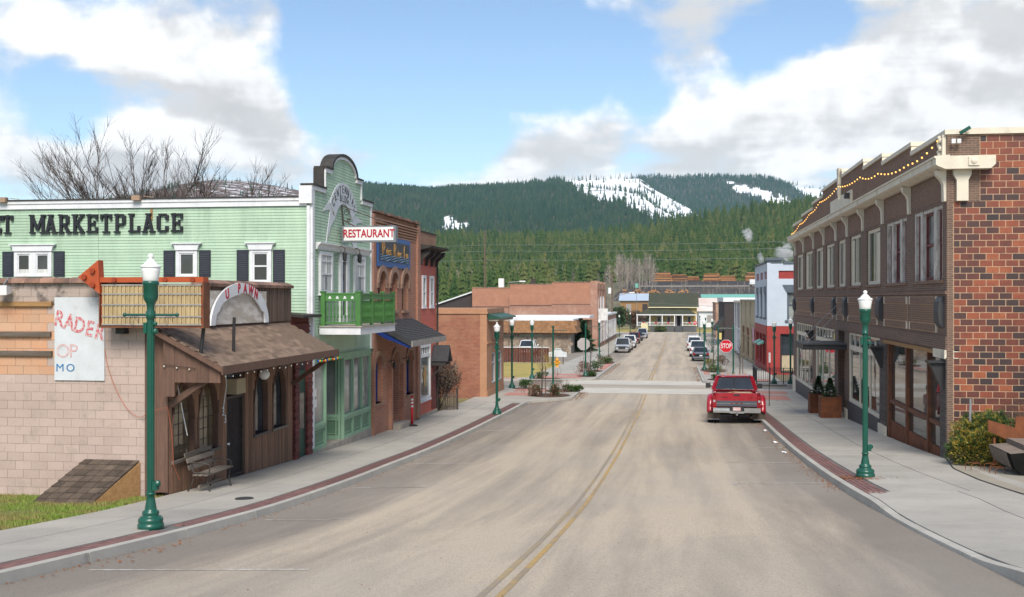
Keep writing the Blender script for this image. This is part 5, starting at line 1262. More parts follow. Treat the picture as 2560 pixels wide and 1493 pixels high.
MB(TL).box(40.55, 45.7, .01, .06, 6.74, 7.96).build('frame', 'sign_blue', sgn); MB(TL).box(40.78, 45.47, .06, .075, 6.97, 7.78).build('panel', 'sign_dark', sgn)
for i, (y, tx, s, zz) in enumerate(((41.25, 'P', .85, 7.40), (42.05, 'riest', .44, 7.36), (43.0, 'R', .80, 7.40), (43.75, 'iver', .42, 7.33), (44.5, 'I', .85, 7.38), (45.0, 'nn', .44, 7.32))): text('lettering', tx, s, .02, 'gold', sgn, (LF + .09, y, zz), ROT_XP, shear=.12, sx=.95)
for k in range(3): MB(TL).tube([(40.9 + 4.4 * t, .085, 7.02 + k * .085 + .03 * math.sin(t * 25 + k)) for t in [i / 40 for i in range(41)]], .018, 4).build('wave', 'wave_blue', sgn)
# ---------------------------------------------------------------- red clapboard building
rb = thing('red_building', 'narrow red clapboard building with black bracketed cornice', 'building', (-13, 49.4, .1))
DY0, DY1 = 47.5, 51.15
MB().box(-24, LF - .04, DY0 + .01, DY1, -.2, 7.75).build('wall', 'siding_red', rb)
MB().box(-24, LF - .02, DY0 + .01, DY1, 7.75, 8.52).build('parapet', 'inn_brick_top', rb); MB().box(-24.05, LF + .02, DY0, DY1 + .03, 8.52, 8.58).build('coping', 'black_trim', rb)
boards_h(rb, TL, DY0 + .02, DY1, 3.5, 7.05, .10, 'siding_red', -.04, lap=.03); boards_h(rb, TL, DY0 + .02, DY1, .2, .85, .10, 'siding_red', -.04, lap=.03); boards_h(rb, TL, 49.75, DY1, .85, 3.5, .10, 'siding_red', -.04, lap=.03)
cn = MB(TL).prism([(0, 7.68), (.1, 7.68), (.55, 7.80), (.58, 7.88), (0, 7.95)], 'u', DY0 - .05, DY1 + .08).build('cornice', 'black_trim', rb)
for y in (47.75, 48.9, 50.0, 50.95): MB(TL).prism([(0, 7.0), (.1, 7.0), (.14, 7.25), (.3, 7.4), (.42, 7.5), (.48, 7.68), (0, 7.68)], 'u', y - .09, y + .09).build('bracket', 'black_trim', cn)
for u0, u1 in ((48.14, 48.86), (49.68, 50.46)): window(rb, TL, u0, u1, 5.1, 6.56, 'white_trim', 'glass_curtain', -.03, .05, .12, (), (5.8,), .05, .02)
w = window(rb, TL, 47.56, 49.7, .86, 3.42, 'white_trim', 'glass_pale', -.03, .06, .15, (), (2.9,), .16, .03)
for k in range(1, 4): MB(TL).box(47.71 + k * .46 - .02, 47.71 + k * .46 + .02, -.02, .03, 2.98, 3.27).build('glazing_bar', 'white_trim', w)
pst = MB(TL)
for k in range(9): a = k * .7; pst.lathe([(.05, 0), (.05, .004)], (48.5 + .13 * math.cos(a) * (k % 3), .033, 1.9 + .22 * math.sin(a) * (1 + k % 2)), 8, 'y')
MB(TL).prism([(48.6 + .28 * math.cos(a) * (1 + .25 * math.sin(5 * a)), 1.95 + .42 * math.sin(a) * (1 + .2 * math.cos(4 * a))) for a in [i * .3 for i in range(21)]], 'n', .022, .026).build('window_painting', 'gold', w)
h = MB(); h.prism([(50.0, 2.35), (50.55, 3.3), (51.1, 2.35), (51.0, 2.3), (50.55, 3.1), (50.1, 2.3)], 'u', LF, LF + .75) if False else None
hd = MB(lambda u, n, z: (LF + n, u, z)); hd.prism([(49.95, 2.55), (50.5, 3.30), (51.05, 2.55), (50.95, 2.50), (50.5, 3.12), (50.05, 2.50)], 'n', 0, .8); ho = hd.build('entry_hood', 'shingle_dark', rb)
MB(TL).box(49.98, 50.06, 0, .7, 2.35, 2.5).box(50.94, 51.02, 0, .7, 2.35, 2.5).bar((50.02, .02, 1.8), (50.02, .6, 2.4), .06).build('bracket', 'black_trim', ho)
dd = MB(TL).box(50.1, 50.95, -.01, .02, .3, 2.3).build('door', 'barn_red', rb)
MB(TL).box(DY0, DY1 + .1, -.2, .06, -.1, .22).build('footing', 'stone_step', rb); MB(TL).tube([(51.12, .05, .1), (51.12, .05, 7.0)], .05, 6).build('downpipe', 'black_trim', rb)
# ---------------------------------------------------------------- orange brick corner building
ob = thing('corner_brick_building', 'low orange brick corner building with green awning cornice', 'building', (-13, 63, -.2)); OX, OY0, OY1 = -10.72, 61.3, 67.4
MB(TLx(OX)).wall(OY0, OY1, -.5, 4.62, -.4, 0, [(63.0, 64.5, .48, 2.3), (65.3, 66.9, .48, 2.3)]).build('front_wall', 'orange_face', ob)
MB().box(-26, OX - .4, OY0 + .01, OY1, -.6, 4.6).build('wall', 'orange_brick', ob); MB().box(OX - .4, OX - .002, OY0 + .005, OY0 + .2, -.5, 4.6).build('corner_return', 'orange_brick', ob)
MB().box(-26.05, OX + .06, OY0 - .05, OY1 + .05, 4.62, 4.72).box(-26.0, OX + .03, OY0 - .02, OY1 + .02, 4.72, 4.92).build('coping', 'orange_face', ob)
MB(TLx(OX)).prism([(0, 4.62), (.1, 4.60), (.75, 4.42), (.78, 4.34), (0, 4.30)], 'u', OY0 + .2, OY1 + .2).build('cornice_awning', 'door_green', ob)
for k in range(16): MB(TLx(OX)).box(OY0 + .3 + k * .38, OY0 + .38 + k * .38, .05, .6, 4.20, 4.32).build('cornice_bracket', 'cream', ob)
for a, b in ((63.0, 64.5), (65.3, 66.9)): window(ob, TLx(OX), a, b, .48, 2.3, 'white_board', 'glass_dark', -.18, -.06, .09, (), (1.7,), .07, .05)
MB(TLx(OX)).box(OY0 + .1, OY1, 0, .05, 2.9, 3.0).box(OY0 + .1, OY1, 0, .04, -.5, .2).build('belt_course', 'orange_face', ob)
# ================================================================ RIGHT SIDE
# ---------------------------------------------------------------- long dark brick building
RB = thing('dark_brick_building', 'long two storey dark brick building with cream cornice and upper windows', 'building', (9, 50, .5))
RY0, RY1 = 30.95, 70.0
BAYS = [(31.43, 35.03), (36.13, 39.47), (40.7, 43.51), (44.9, 47.58), (48.86, 51.0), (52.19, 55.06), (56.21, 59.09), (60.37, 63.71), (64.95, 68.14)]
SHOP = [(31.7, 39.45, .2), (40.75, 47.95, .2), (49.1, 50.95, 0), (52.1, 59.2, 0), (60.4, 68.4, -.2)]
STEP = [(RY0 + .03, 35.35, 9.95), (35.35, 40.17, 10.24), (40.17, 44.1, 10.53), (44.1, 49.7, 10.84), (49.7, 50.7, 11.1), (50.7, 56.4, 10.84), (56.4, 60.3, 10.55), (60.3, 65.3, 10.27), (65.3, RY1, 10.0)]
holes = [(a, b, 6.02, 8.1) for a, b in BAYS] + [(a, b, -1, 4.06) for a, b, z in SHOP]
MB(TR).wall(RY0 + .03, RY1, -.6, 9.0, -.45, 0, holes).build('front_wall', 'dark_brick', RB)
p = MB(TR)
for a, b, z in STEP: p.box(a, b, -.40, -.02, 9.0, z)
p.build('parapet', 'umber_brick', RB)
for i, (a, b, z) in enumerate(STEP):
    MB(TR).box(a - .06, b + .06, -.48, .05, z, z + .13).build('coping', 'cream', RB)
    if i and z > STEP[i-1][2]: MB(TR).box(a - .03, a + .06, -.46, .03, STEP[i-1][2] + .13, z).build('step_block', 'cream', RB)
cn = MB(TR); cn.prism([(0, 8.98), (.12, 8.98), (.30, 9.06), (.36, 9.10), (.36, 9.27), (.40, 9.28), (.40, 9.33), (0, 9.36)], 'u', RY0 - .36, RY1 + .3); cn.build('cornice', 'cream', RB)
TSr = TYm(RY0)
MB(TSr).prism([(RF + .0, 8.98), (8.30, 8.98), (8.42, 9.10), (8.42, 9.33), (RF + .0, 9.33)], 'n', 0, .36).build('cornice_return', 'cream', RB)
MB(TSr).box(7.72, 8.0, .36, .39, 9.06, 9.30).lathe([(.09, 0), (.07, .02), (.02, .03)], (7.86, .39, 9.18), 8, 'y').build('rosette', 'cream', RB)
for y in (31.1, 35.62, 40.1, 44.2, 48.2, 51.55, 55.65, 59.75, 64.35, 68.7):
    MB(TR).prism([(0, 8.14), (.07, 8.14), (.08, 8.6), (.13, 8.72), (.24, 8.84), (.26, 8.98), (0, 8.98)], 'u', y - .13, y + .13).build('bracket', 'cream', RB)
MB(TSr).prism([(7.48, 8.14), (7.78, 8.14), (7.78, 8.7), (7.86, 8.85), (7.86, 8.98), (7.40, 8.98), (7.40, 8.85), (7.48, 8.7)], 'n', 0, .14).build('bracket', 'cream', RB)
for k in range(38): MB(TR).box(RY0 + .1 + k * 1.03, RY0 + .16 + k * 1.03, .365, .40, 9.12, 9.26).build('cornice_stud', 'cream', RB) if k % 4 == 0 else None
for i, (a, b) in enumerate(BAYS):
    if i < 2:
        w = MB(TR); m3 = (a + .95, b - .95)
        for x0, x1 in ((a, a + .13), (b - .13, b), (m3[0] - .16, m3[0] + .16), (m3[1] - .16, m3[1] + .16)): w.box(x0, x1, -.22, -.02, 6.02, 8.1)
        w.box(a + .13, m3[0] - .16, -.22, -.04, 8.0, 8.1).box(m3[0] + .16, m3[1] - .16, -.22, -.04, 8.0, 8.1).box(m3[1] + .16, b - .13, -.22, -.04, 8.0, 8.1)
        o = w.build('window', 'cream_peel', RB)
        for x0, x1 in ((a + .13, m3[0] - .16), (m3[0] + .16, m3[1] - .16), (m3[1] + .16, b - .13)):
            s = MB(TR); e = .06; s.box(x0, x0 + e, -.2, -.12, 6.03, 8.0).box(x1 - e, x1, -.2, -.12, 6.03, 8.0).box(x0 + e, x1 - e, -.2, -.125, 7.93, 8.0).box(x0 + e, x1 - e, -.2, -.125, 6.03, 6.14).box(x0 + e, x1 - e, -.2, -.122, 7.02, 7.10); s.build('sash', 'wine_sash', o)
            MB(TR).box(x0 + e, x1 - e, -.19, -.18, 6.14, 7.93).build('pane', 'glass_pale', o)
    else:
        w = window(RB, TR, a, b, 6.02, 8.1, 'cream', 'glass_dark' if i != 6 else 'glass_dark', -.16, -.06, .13, ((a + (b - a) * .42), (a + (b - a) * .56)), (), .07, None, pn=-.11)
        if i % 2 == 0: MB(TR).box(a + .13, a + (b - a) * .38, -.11, -.09, 6.15, 7.93).build('shutter_panel', 'cream', w)
        else: MB(TR).box(b - (b - a) * .22, b - .13, -.11, -.09, 6.15, 7.93).build('shutter_panel', 'cream', w)
    MB(TR).box(a - .1, b + .1, -.25, .05, 5.93, 6.02).build('sill', 'umber_brick', RB)
    MB(TR).box(a - .2, b + .2, -.01, .012, 8.2, 8.92).build('frieze_panel', 'umber_brick', RB)
MB(TR).box(RY0, RY1, -.1, .04, 5.62, 5.70).build('belt_course', 'umber_brick', RB)
PAN = [(31.98, 35.6), (35.98, 39.8), (41.1, 47.95), (49.2, 51.35), (52.55, 59.4), (60.65, 68.3)]
for a, b in PAN:
    q = MB(TR); q.box(a, b, 0, .012, 4.54, 5.56); pn = q.build('brick_panel', 'peach_mortar', RB)
    for x0, x1, z0, z1 in ((a, a + .09, 5.32, 5.56), (b - .09, b, 5.32, 5.56), (a, a + .09, 4.54, 4.78), (b - .09, b, 4.54, 4.78)): MB(TR).box(x0, x1, .012, .045, z0, z1).build('corner_stone', 'cream', pn)
    for z0 in (5.34, 4.56): MB(TR).box(a + .10, b - .10, .012, .035, z0, z0 + .20).build('soldier_course', 'umber_brick', pn)
    for k in range(8): MB(TR).box(a + .02, b - .02, .012, .03, 4.80 + k * .066, 4.80 + k * .066 + .048).build('brick_course', 'umber_brick', pn)
for a, b in ((31.06, 31.9), (40.02, 41.0), (48.1, 49.05), (51.5, 52.4), (59.55, 60.5), (68.45, 69.3)):
    MB(TR).prism([(0, 4.70), (.06, 4.72), (.14, 4.85), (.16, 5.13), (.14, 5.42), (.06, 5.54), (0, 5.56)], 'u', a + .15, b - .1).build('sconce', 'charcoal', RB)
MB(TR).box(RY0, RY1, -.02, .03, 4.10, 4.46).build('lintel_course', 'dark_brick', RB)
# shop windows
GZ = lambda y: G(RF, y) + .14
def cream_shop(a, b, z0, n, name='display_window'):
    w = MB(TR); zt = 3.44
    w.box(a, a + .12, -.3, -.03, z0, 4.06).box(b - .12, b, -.3, -.03, z0, 4.06).box(a + .12, b - .12, -.3, -.035, zt - .1, zt + .1).box(a + .12, b - .12, -.3, -.035, 3.98, 4.06).box(a + .12, b - .12, -.3, -.0, z0, z0 + .12)
    us = [a + .12 + (b - a - .24) * i / n for i in range(n + 1)]
    for v in us[1:-1]: w.box(v - .05, v + .05, -.28, -.055, z0 + .12, zt - .1)
    vs = [a + .12 + (b - a - .24) * i / (2 * n) for i in range(2 * n + 1)]
    for v in vs[1:-1]: w.box(v - .045, v + .045, -.28, -.05, zt + .1, 3.98)
    o = w.build(name, 'cream', RB)
    for u, v in zip(us, us[1:]): MB(TR).box(u, v, -.10, -.09, z0 + .12, zt - .1).build('pane', 'glass_shop', o)
    for u, v in zip(vs, vs[1:]):
        MB(TR).box(u, v, -.10, -.09, zt + .1, 3.98).build('transom_pane', 'glass_dark', o)
    MB(TR).box(a - .1, b + .1, -.3, .04, z0 - .9, z0).build('stall_riser', 'charcoal', RB)
cream_shop(40.75, 47.95, 1.15, 3); cream_shop(52.1, 59.2, .75, 3); cream_shop(60.4, 68.4, .55, 4)
w = MB(TR)
for x in (31.7, 33.35, 36.36, 39.32): w.box(x - .07, x + .09, -.2, -.02, .75, 3.94)
for x0, x1 in ((31.79, 33.28), (33.44, 36.29), (36.45, 39.25)): w.box(x0, x1, -.18, -.05, 1.9, 2.03)
o = w.build('display_window', 'rust_frame', RB)
for x0, x1 in ((31.79, 33.28), (33.44, 36.29), (36.45, 39.25)):
    MB(TR).box(x0, x1, -.14, -.13, 2.03, 3.94).build('pane', 'glass_shop', o); MB(TR).box(x0, x1, -.14, -.13, 1.28, 1.9).build('pane', 'glass_shop', o)
    MB(TR).box(x0, x1, -.16, -.08, .6, 1.28).build('kick_panel', 'rust', o)
MB(TR).box(32.3, 39.9, -.3, .05, 3.94, 4.06).build('steel_beam', 'raw_wood', RB); MB(TR).box(RY0, 32.3, -.3, .06, 3.86, 4.10).build('corner_capital', 'cream', RB)
MB(TR).box(31.5, 39.6, -.3, .12, .2, .62).build('threshold', 'stone_step', RB)
# black corner pier and piers between the shop windows, laid in single bricks as far as they can be told apart
for a, b, zb_ in ((RY0, 31.62, .9), (39.48, 40.72, .7)):
    z = 1.05; i = 0
    while z < 3.9:
        if a < 35:
            q = MB(TR).box(a + .0, b, .0, .022 + .004 * (i % 2), z, z + .052)
        else: q = MB(TR).box(a, b, .0, .022 + .004 * (i % 2), z, z + .052)
        q.build('pier_brick', 'black_brick', RB); z += .062; i += 1
    MB(TR).box(a - .03, b + .03, -.1, .08, zb_ - .5, 1.03).build('pier_foot', 'cream', RB)
for a, b in ((48.0, 49.05), (51.0, 52.05), (59.25, 60.35), (68.45, 69.9)): MB(TR).box(a - .02, b + .02, -.1, .07, -.4, .75).build('pier_foot', 'cream', RB)
d = MB(TR); d.box(49.12, 49.3, -.6, -.3, .2, 3.4).box(50.75, 50.95, -.6, -.3, .2, 3.4).box(49.3, 50.75, -.6, -.32, 3.1, 3.4).box(49.3, 50.75, -.58, -.5, .35, 1.2).box(49.98, 50.08, -.58, -.5, 1.2, 3.1); dd = d.build('door', 'oak_door', RB); MB(TR).box(49.3, 50.75, -.56, -.55, 1.2, 3.1).build('pane', 'glass_shop', dd)
MB(TR).box(49.1, 50.95, -.7, -.6, .0, 4.1).build('recess_wall', 'dark_wall', RB)
MB(TR).box(49.1, 50.95, -.62, .05, -.2, .38).build('threshold', 'stone_step', RB)
cpy = MB().box(5.42, RF - .01, 48.5, 51.65, 3.28, 3.52).build('entrance_canopy', 'dark_steel', RB)
MB().box(5.36, RF, 48.44, 51.71, 3.50, 3.56).build('canopy_edge', 'charcoal', cpy)
for y in (48.8, 51.3): MB().tube([(5.6, y, 3.55), (RF, y + .0, 5.2)], .014, 4).build('tie_rod', 'galv', cpy)
for y in (31.25, 40.3, 60.0): MB().prism([(RF - .42, 3.74), (RF, 3.74), (RF, 3.02), (RF - .07, 3.02), (RF - .36, 3.66)], 'n', y - .1, y + .1).box(RF - .46, RF, y - .2, y + .2, 3.74, 3.80).build('steel_bracket', 'dark_steel', RB)
MB(TR).box(47.0, 53.2, -.02, .05, 9.50, 10.05).build('name_plaque', 'cream', RB); MB(TR).box(47.3, 47.6, .06, .25, 9.72, 9.95).build('spot_lamp', 'dark_steel', RB)
f = MB(TR).prism([(50.0, 9.9), (50.35, 10.2), (50.4, 10.9), (50.5, 11.3), (49.9, 11.3), (50.0, 10.9), (50.0, 10.2)], 'n', 0, .14).build('finial', 'cream', RB)
c = MB(TR); c.box(31.0, 31.42, -.0, .10, 9.36, 9.95)
for k in range(7): c.ball((31.21 + .1 * math.sin(k * 2.1), .12, 9.44 + k * .075), .07, 6, 4)
c.build('cartouche', 'cream', RB)
MB().box(RF + .45, 22, RY0 + .4, RY1, -.6, 9.7).build('core_wall', 'dark_brick', RB)
MB().box(RF + .4, 22, RY0 + .4, RY1, 9.7, 9.76).build('roof', 'roof_tar', RB)
# gable end: bed of mortar and single large bricks; black corner work in smaller brick
MB(TSr).box(RF + .02, 22, -.42, -.010, .3, 9.93).build('gable_wall', 'peach_mortar', RB)
MB(TSr).box(RF + .0, 7.42, -.03, .012, .6, 8.12).box(RF + .0, 8.10, -.03, .012, 8.12, 9.93).build('corner_brickwork', 'dark_brick', RB)
MB(TSr).box(RF + .49, 22, -.46, .075, 9.94, 10.105).build('gable_coping', 'cream', RB)
bw, bh = .335, .1775; bmesh_full = MB(lambda u, n, z: (u, -n, z)).box(-bw/2 + .011, bw/2 - .011, -.03, .0, -bh/2 + .011, bh/2 - .011).mesh('brick', 'big_brick'); cnt = 0
z = 1.75; row = 0
while z < 9.9:
    x0 = 7.43 if z + bh / 2 < 8.1 else 8.11
    x = x0; first = True
    while x < 9.42:
        w_ = bw * (.5 if (first and row % 2) else 1); first = False
        if w_ < bw * .9: put('brick', MB(lambda u, n, z: (u, -n, z)).box(-w_/2 + .011, w_/2 - .011, -.03, .0, -bh/2 + .011, bh/2 - .011).mesh('brick', 'big_brick'), RB, (x + w_/2, RY0, z + bh/2))
        else: put('brick', bmesh_full, RB, (x + w_/2, RY0 + random.uniform(-.003, .003), z + bh/2), (0, random.uniform(-.005, .005), 0))
        x += w_; cnt += 1
    z += bh; row += 1
brick('big_brick_tex', (.22, .07, .035), (.07, .03, .026), (.55, .38, .25), .335, .1775, .014, var=.3)
MB(TSr).box(9.6, 22, -.03, .004, .6, 9.93).build('gable_far', 'big_brick_tex', RB)
MB(TSr).box(7.43, 9.6, -.03, .003, .5, 1.74).build('gable_foot', 'big_brick_tex', RB)
# lit bulbs along the parapet
anch = [(31.3, 9.9), (35.3, 9.72), (40.15, 10.02), (44.1, 10.32), (49.9, 10.55), (56.4, 10.4), (60.3, 10.15), (65.3, 9.9), (69.8, 9.6)]
pts = []
for (y0, z0), (y1, z1) in zip(anch, anch[1:]):
    for k in range(8): t = k / 8; pts.append((RF - .16, y0 + (y1 - y0) * t, z0 + (z1 - z0) * t - .5 * t * (1 - t)))
pts.append((RF - .16, 69.8, 9.6))
bulb_string('string_lights', 'string of glowing warm bulbs swagged along the dark brick parapet', pts, ['bulb_warm'], .64, .08, .026)
fl = thing('flood_light', 'green cased twin flood lamps at the near top corner of the dark brick building', 'lamp', (7.5, 30.9, 9.9))
MB().bar((7.55, 30.8, 9.95), (7.8, 30.7, 10.1), .10, .08).build('case', 'lamp_green', fl)
for x in (7.38, 7.52): MB().box(x - .05, x + .05, 30.72, 30.82, 9.68, 9.80).build('lamp_head', 'sign_white', fl)
# ---------------------------------------------------------------- street lamps
def lamp_post():
    r = local_thing('street_lamp', 'x', 'street lamp', 'green cast street lamps along the street')
    b = MB(); b.smooth = True
    b.lathe([(.20, 0), (.215, .01), (.215, .075), (.195, .085), (.205, .12), (.20, .16), (.165, .19), (.125, .205), (.14, .235), (.135, .27), (.10, .29), (.095, .32), (.08, .40), (.068, .47), (.064, .52), (.080, .53), (.080, .56), (.064, .57)], (0, 0, 0), 24); b.build('base', 'lamp_green', r)
    s = MB(); n = 24; rings = []
    for z in (.55, 3.32):
        rings.append([s.pv(((.062 - .006 * (k % 2)) * math.cos(2 * math.pi * k / n), (.062 - .006 * (k % 2)) * math.sin(2 * math.pi * k / n), z)) for k in range(n)])
    for k in range(n): s.face((rings[0][k], rings[0][(k+1) % n], rings[1][(k+1) % n], rings[1][k]))
    s.build('shaft', 'lamp_green', r)
    c = MB(); c.smooth = True; c.lathe([(.058, 3.28), (.078, 3.29), (.078, 3.33), (.062, 3.35), (.064, 3.48), (.075, 3.52), (.115, 3.58), (.122, 3.62), (.122, 3.80), (.138, 3.82), (.138, 3.86), (.11, 3.87)], (0, 0, 0), 20); c.build('capital', 'lamp_green', r)
    g = MB(); g.smooth = True; g.lathe([(.112, 3.86), (.128, 3.88), (.138, 3.96), (.150, 4.02), (.158, 4.07), (.150, 4.08)], (0, 0, 0), 24); g.build('globe', 'lamp_glass', r)
    k = MB(); k.smooth = True; k.lathe([(.150, 4.075), (.170, 4.08), (.170, 4.10), (.150, 4.115), (.115, 4.13), (.105, 4.15), (.075, 4.18), (.05, 4.205), (.03, 4.215), (.045, 4.235), (.05, 4.26), (.035, 4.285), (.012, 4.30)], (0, 0, 0), 24); k.build('globe_cap', 'lamp_cap', r)
    o = MB(); o.box(.05, .13, -.05, .05, .60, .74).ball((.12, 0, .70), .06, 8, 5); o.build('outlet_box', 'lamp_green', r)
    o = MB(); o.box(-.11, -.05, -.05, .05, 3.05, 3.22).ball((.09, -.02, 3.08), .05, 8, 5).ball((.09, -.02, 3.2), .04, 8, 5); o.build('banner_clamp', 'lamp_green', r)
    return r
LP = [(-8.74, 17.18, 1.075, 'green cast street lamp with cross arm beside the brown pawn shop'),
      (4.30, 26.0, 1.0, 'green street lamp on the right pavement near the dark brick building'),
      (-8.30, 50.2, 1.0, 'green street lamp on the left pavement beyond the red clapboard building'),
      (-10.37, 68.6, 1.03, 'street lamp at the corner of the low orange brick building'),
      (-10.35, 78.2, 1.0, 'street lamp at the edge of the yellowed corner lawn'),
      (-8.54, 122, 1.0, 'street lamp beside the silver pickup at the head of the left parked row'),
      (-10.2, 197, 1.0, 'far street lamp beyond the tall brick building, left of the parked cars'),
      (-9.9, 236.8, 1.0, 'most distant left street lamp before the yellow house lawn'),
      (2.34, 93.8, 1.0, 'street lamp in the planted bulb beside the grey sedan'),
      (4.43, 139, 1.0, 'far street lamp behind the parked right row near the dark awning'),
      (4.9, 188, 1.0, 'distant street lamp right of the yellow house stop sign'),
      (4.5, 216, 1.0, 'most distant right street lamp before the yellow house'),
      (6.53, 75.3, 1.0, 'street lamp behind the black railing before the red shop front'),
      (7.62, 75.5, 1.05, 'street lamp at the far corner of the dark brick building')]
lp0 = lamp_post(); proto_used = False
def lamp_at(i):
    x, y, h, lab = LP[i]
    global proto_used
    o = lp0 if not proto_used else copy_tree(lp0); proto_used = True
    return place(o, (x, y, G(x, y) + .14), random.uniform(-.2, .2) if i > 1 else 0, lab, (1, 1, h))
lamps = [lamp_at(i) for i in range(len(LP))]
def cross_arm(root, z):
    m = MB(); m.tube([(-.46, 0, z), (.46, 0, z)], .018, 8).ball((-.47, 0, z), .035, 8, 5).ball((.47, 0, z), .035, 8, 5).lathe([(.075, z - .06), (.085, z), (.075, z + .06)], (0, 0, 0), 12)
    a = m.build('banner_arm', 'lamp_green'); a.parent = root
    w = MB()
    for sx, n in ((-.33, 3), (.3, 2)):
        for k in range(n): w.tube([(sx + .03 * k + .05 * math.cos(t), .02, z - .09 - .02 * k + (.09 + .02 * k) * math.sin(t)) for t in [i * .5 for i in range(10)]], .004, 3)
    o = w.build('wire_coil', 'dark_wire'); o.parent = root
cross_arm(lamps[0], 3.34); 
for i in (3, 4, 12): 
    m = MB(); m.tube([(-.75, 0, 3.15), (.75, 0, 3.15)], .014, 6); a = m.build('banner_arm', 'lamp_green'); a.parent = lamps[i]
# banner posts (no lantern)
def banner_post(x, y, h, arms, label, lo=.9):
    t = thing('banner_post', label, 'post', (x, y, G(x, y) + .14), 'green banner posts at the crossing')
    z0 = G(x, y) + .14
    b = MB(); b.smooth = True; b.lathe([(.20, 0), (.215, .01), (.215, .075), (.19, .09), (.2, .14), (.16, .19), (.125, .21), (.14, .25), (.10, .30), (.08, .42), (.064, .52)], (x, y, z0), 18); b.build('base', 'lamp_green', t)
    MB().tube([(x, y, z0 + .5), (x, y, z0 + h)], .058, 10).lathe([(.075, h - .02), (.075, h + .02), (.02, h + .08)], (x, y, z0), 10).build('shaft', 'lamp_green', t)
    for az, l in arms: MB().tube([(x, y, z0 + az), (x + l, y, z0 + az)], .02, 6).ball((x + l, y, z0 + az), .03, 6, 4).build('arm', 'lamp_green', t)
    return t
banner_post(-7.45, 66.1, 3.95, ((3.75, .75), (2.55, .75)), 'plain green banner post in the near planted corner on the left')
banner_post(-6.83, 82.6, 3.9, ((3.75, .9), (2.75, .9)), 'plain green banner post in the far planted corner beside the blank sign back')
bp = banner_post(3.08, 82.8, 3.8, ((3.65, 1.05), (2.15, 1.05), (2.5, -.8)), 'green banner post left of the STOP sign with small yellow sign')
MB().box(3.16, 3.34, 82.70, 82.74, G(3, 82.8) + 2.95, G(3, 82.8) + 3.45).build('yellow_sign', 'yellow_sheet', bp)
banner_post(4.17, 82.2, 3.8, (), 'green banner post right of the STOP sign')
# ---------------------------------------------------------------- signs, railing, hydrant, delineator
def stop_sign(x, y, w, h, label, back=False, name='stop_sign'):
    t = thing(name, label, 'stop sign' if not back else 'sign', (x, y, G(x, y) + .14)); z = G(x, y) + .14 + h
    MB().box(x - .025, x + .025, y + .01, y + .06, G(x, y) - .1, z + w * .45).build('post', 'galv', t)
    oc = lambda r: [(x + r * math.cos(R(22.5 + 45 * i)), z + r * math.sin(R(22.5 + 45 * i))) for i in range(8)]
    if back: MB().prism(oc(w / 2 / math.cos(R(22.5))), 'n', y - .01, y).build('plate', 'sign_back', t)
    else:
        MB().prism(oc(w / 2 / math.cos(R(22.5))), 'n', y - .008, y).build('plate', 'sign_white', t); MB().prism(oc(w / 2 / math.cos(R(22.5)) * .95), 'n', y - .014, y - .008).build('red_field', 'stop_red', t)
        text('lettering', 'STOP', w * .46, .006, 'sign_white', t, (x, y - .018, z), ROT_YM, sx=.74, sy=1.15, bold=.008)
    return t
stop_sign(3.62, 81.6, .92, 2.35, 'red octagonal STOP sign ahead of the parked red pickup')
stop_sign(3.93, 234.6, .85, 2.1, 'small distant STOP sign in front of the yellow house')
stop_sign(-7.15, 84.0 + .6, .95, 2.35, 'blank grey back of an octagonal sign beside the far left banner post', True, 'sign_back')
t = thing('parking_sign', 'narrow parking sign on a thin steel post beside the red pickup', 'sign', (4.72, 57.3, G(4.7, 57.3) + .14)); z = G(4.7, 57.3) + .14
MB().box(4.70, 4.74, 57.28, 57.33, z - .05, z + 2.75).build('post', 'iron', t); MB().box(4.68, 4.76, 57.0, 57.3, z + 2.25, z + 2.75).build('plate', 'sign_white', t)
rl = thing('railing', 'black metal railing round the pit before the red shop front', 'railing', (6.4, 75, G(6.4, 75) + .14)); z = G(6, 75) + .14
def rail_run(p, q, t, z, n):
    p, q = Vector((*p, z)), Vector((*q, z)); m = MB()
    for h in (.16, .95, 1.08): m.bar(p + Vector((0, 0, h)), q + Vector((0, 0, h)), .045, .04)
    m.build('rail', 'dark_steel', t)
    for i in range(n + 1):
        c = p.lerp(q, i / n); big = i % 6 == 0 or i == n; MB().box(c.x - (.03 if big else .013), c.x + (.03 if big else .013), c.y - .015, c.y + .015, z + (0 if big else .16), z + (1.1 if big else .95)).build('post' if big else 'baluster', 'dark_steel', t)
rail_run((5.35, 75.0), (7.7, 75.0), rl, z, 16); rail_run((5.35, 75.05), (5.35, 78.5), rl, z, 12)
hy = thing('fire_hydrant', 'yellow fire hydrant beside the corner lawn', 'hydrant', (-10.5, 96.4, G(-10.5, 96.4) + .1)); z = G(-10.5, 96.4) + .08
b = MB(); b.smooth = True; b.lathe([(.17, 0), (.17, .05), (.13, .06), (.13, .62), (.17, .64), (.17, .68), (.14, .72), (.10, .82), (.04, .86), (.04, .92), (.01, .93)], (-10.5, 96.4, z), 14); b.build('barrel', 'hydrant_yellow', hy)
MB().lathe([(.07, -.25), (.07, .25)], (-10.5, 96.4, z + .5), 10, 'x').lathe([(.09, -.28), (.09, -.24)], (-10.5, 96.4, z + .5), 10, 'x').lathe([(.09, .24), (.09, .28)], (-10.5, 96.4, z + .5), 10, 'x').lathe([(.09, -.24), (.09, 0)], (-10.5, 96.4, z + .42), 10, 'y').build('outlet', 'hydrant_yellow', hy)
dl = thing('delineator', 'red delineator post with white bands on a black base before the brick inn', 'post', (-10.88, 44.15, G(-10.88, 44.15) + .14)); z = G(-10.88, 44.15) + .14
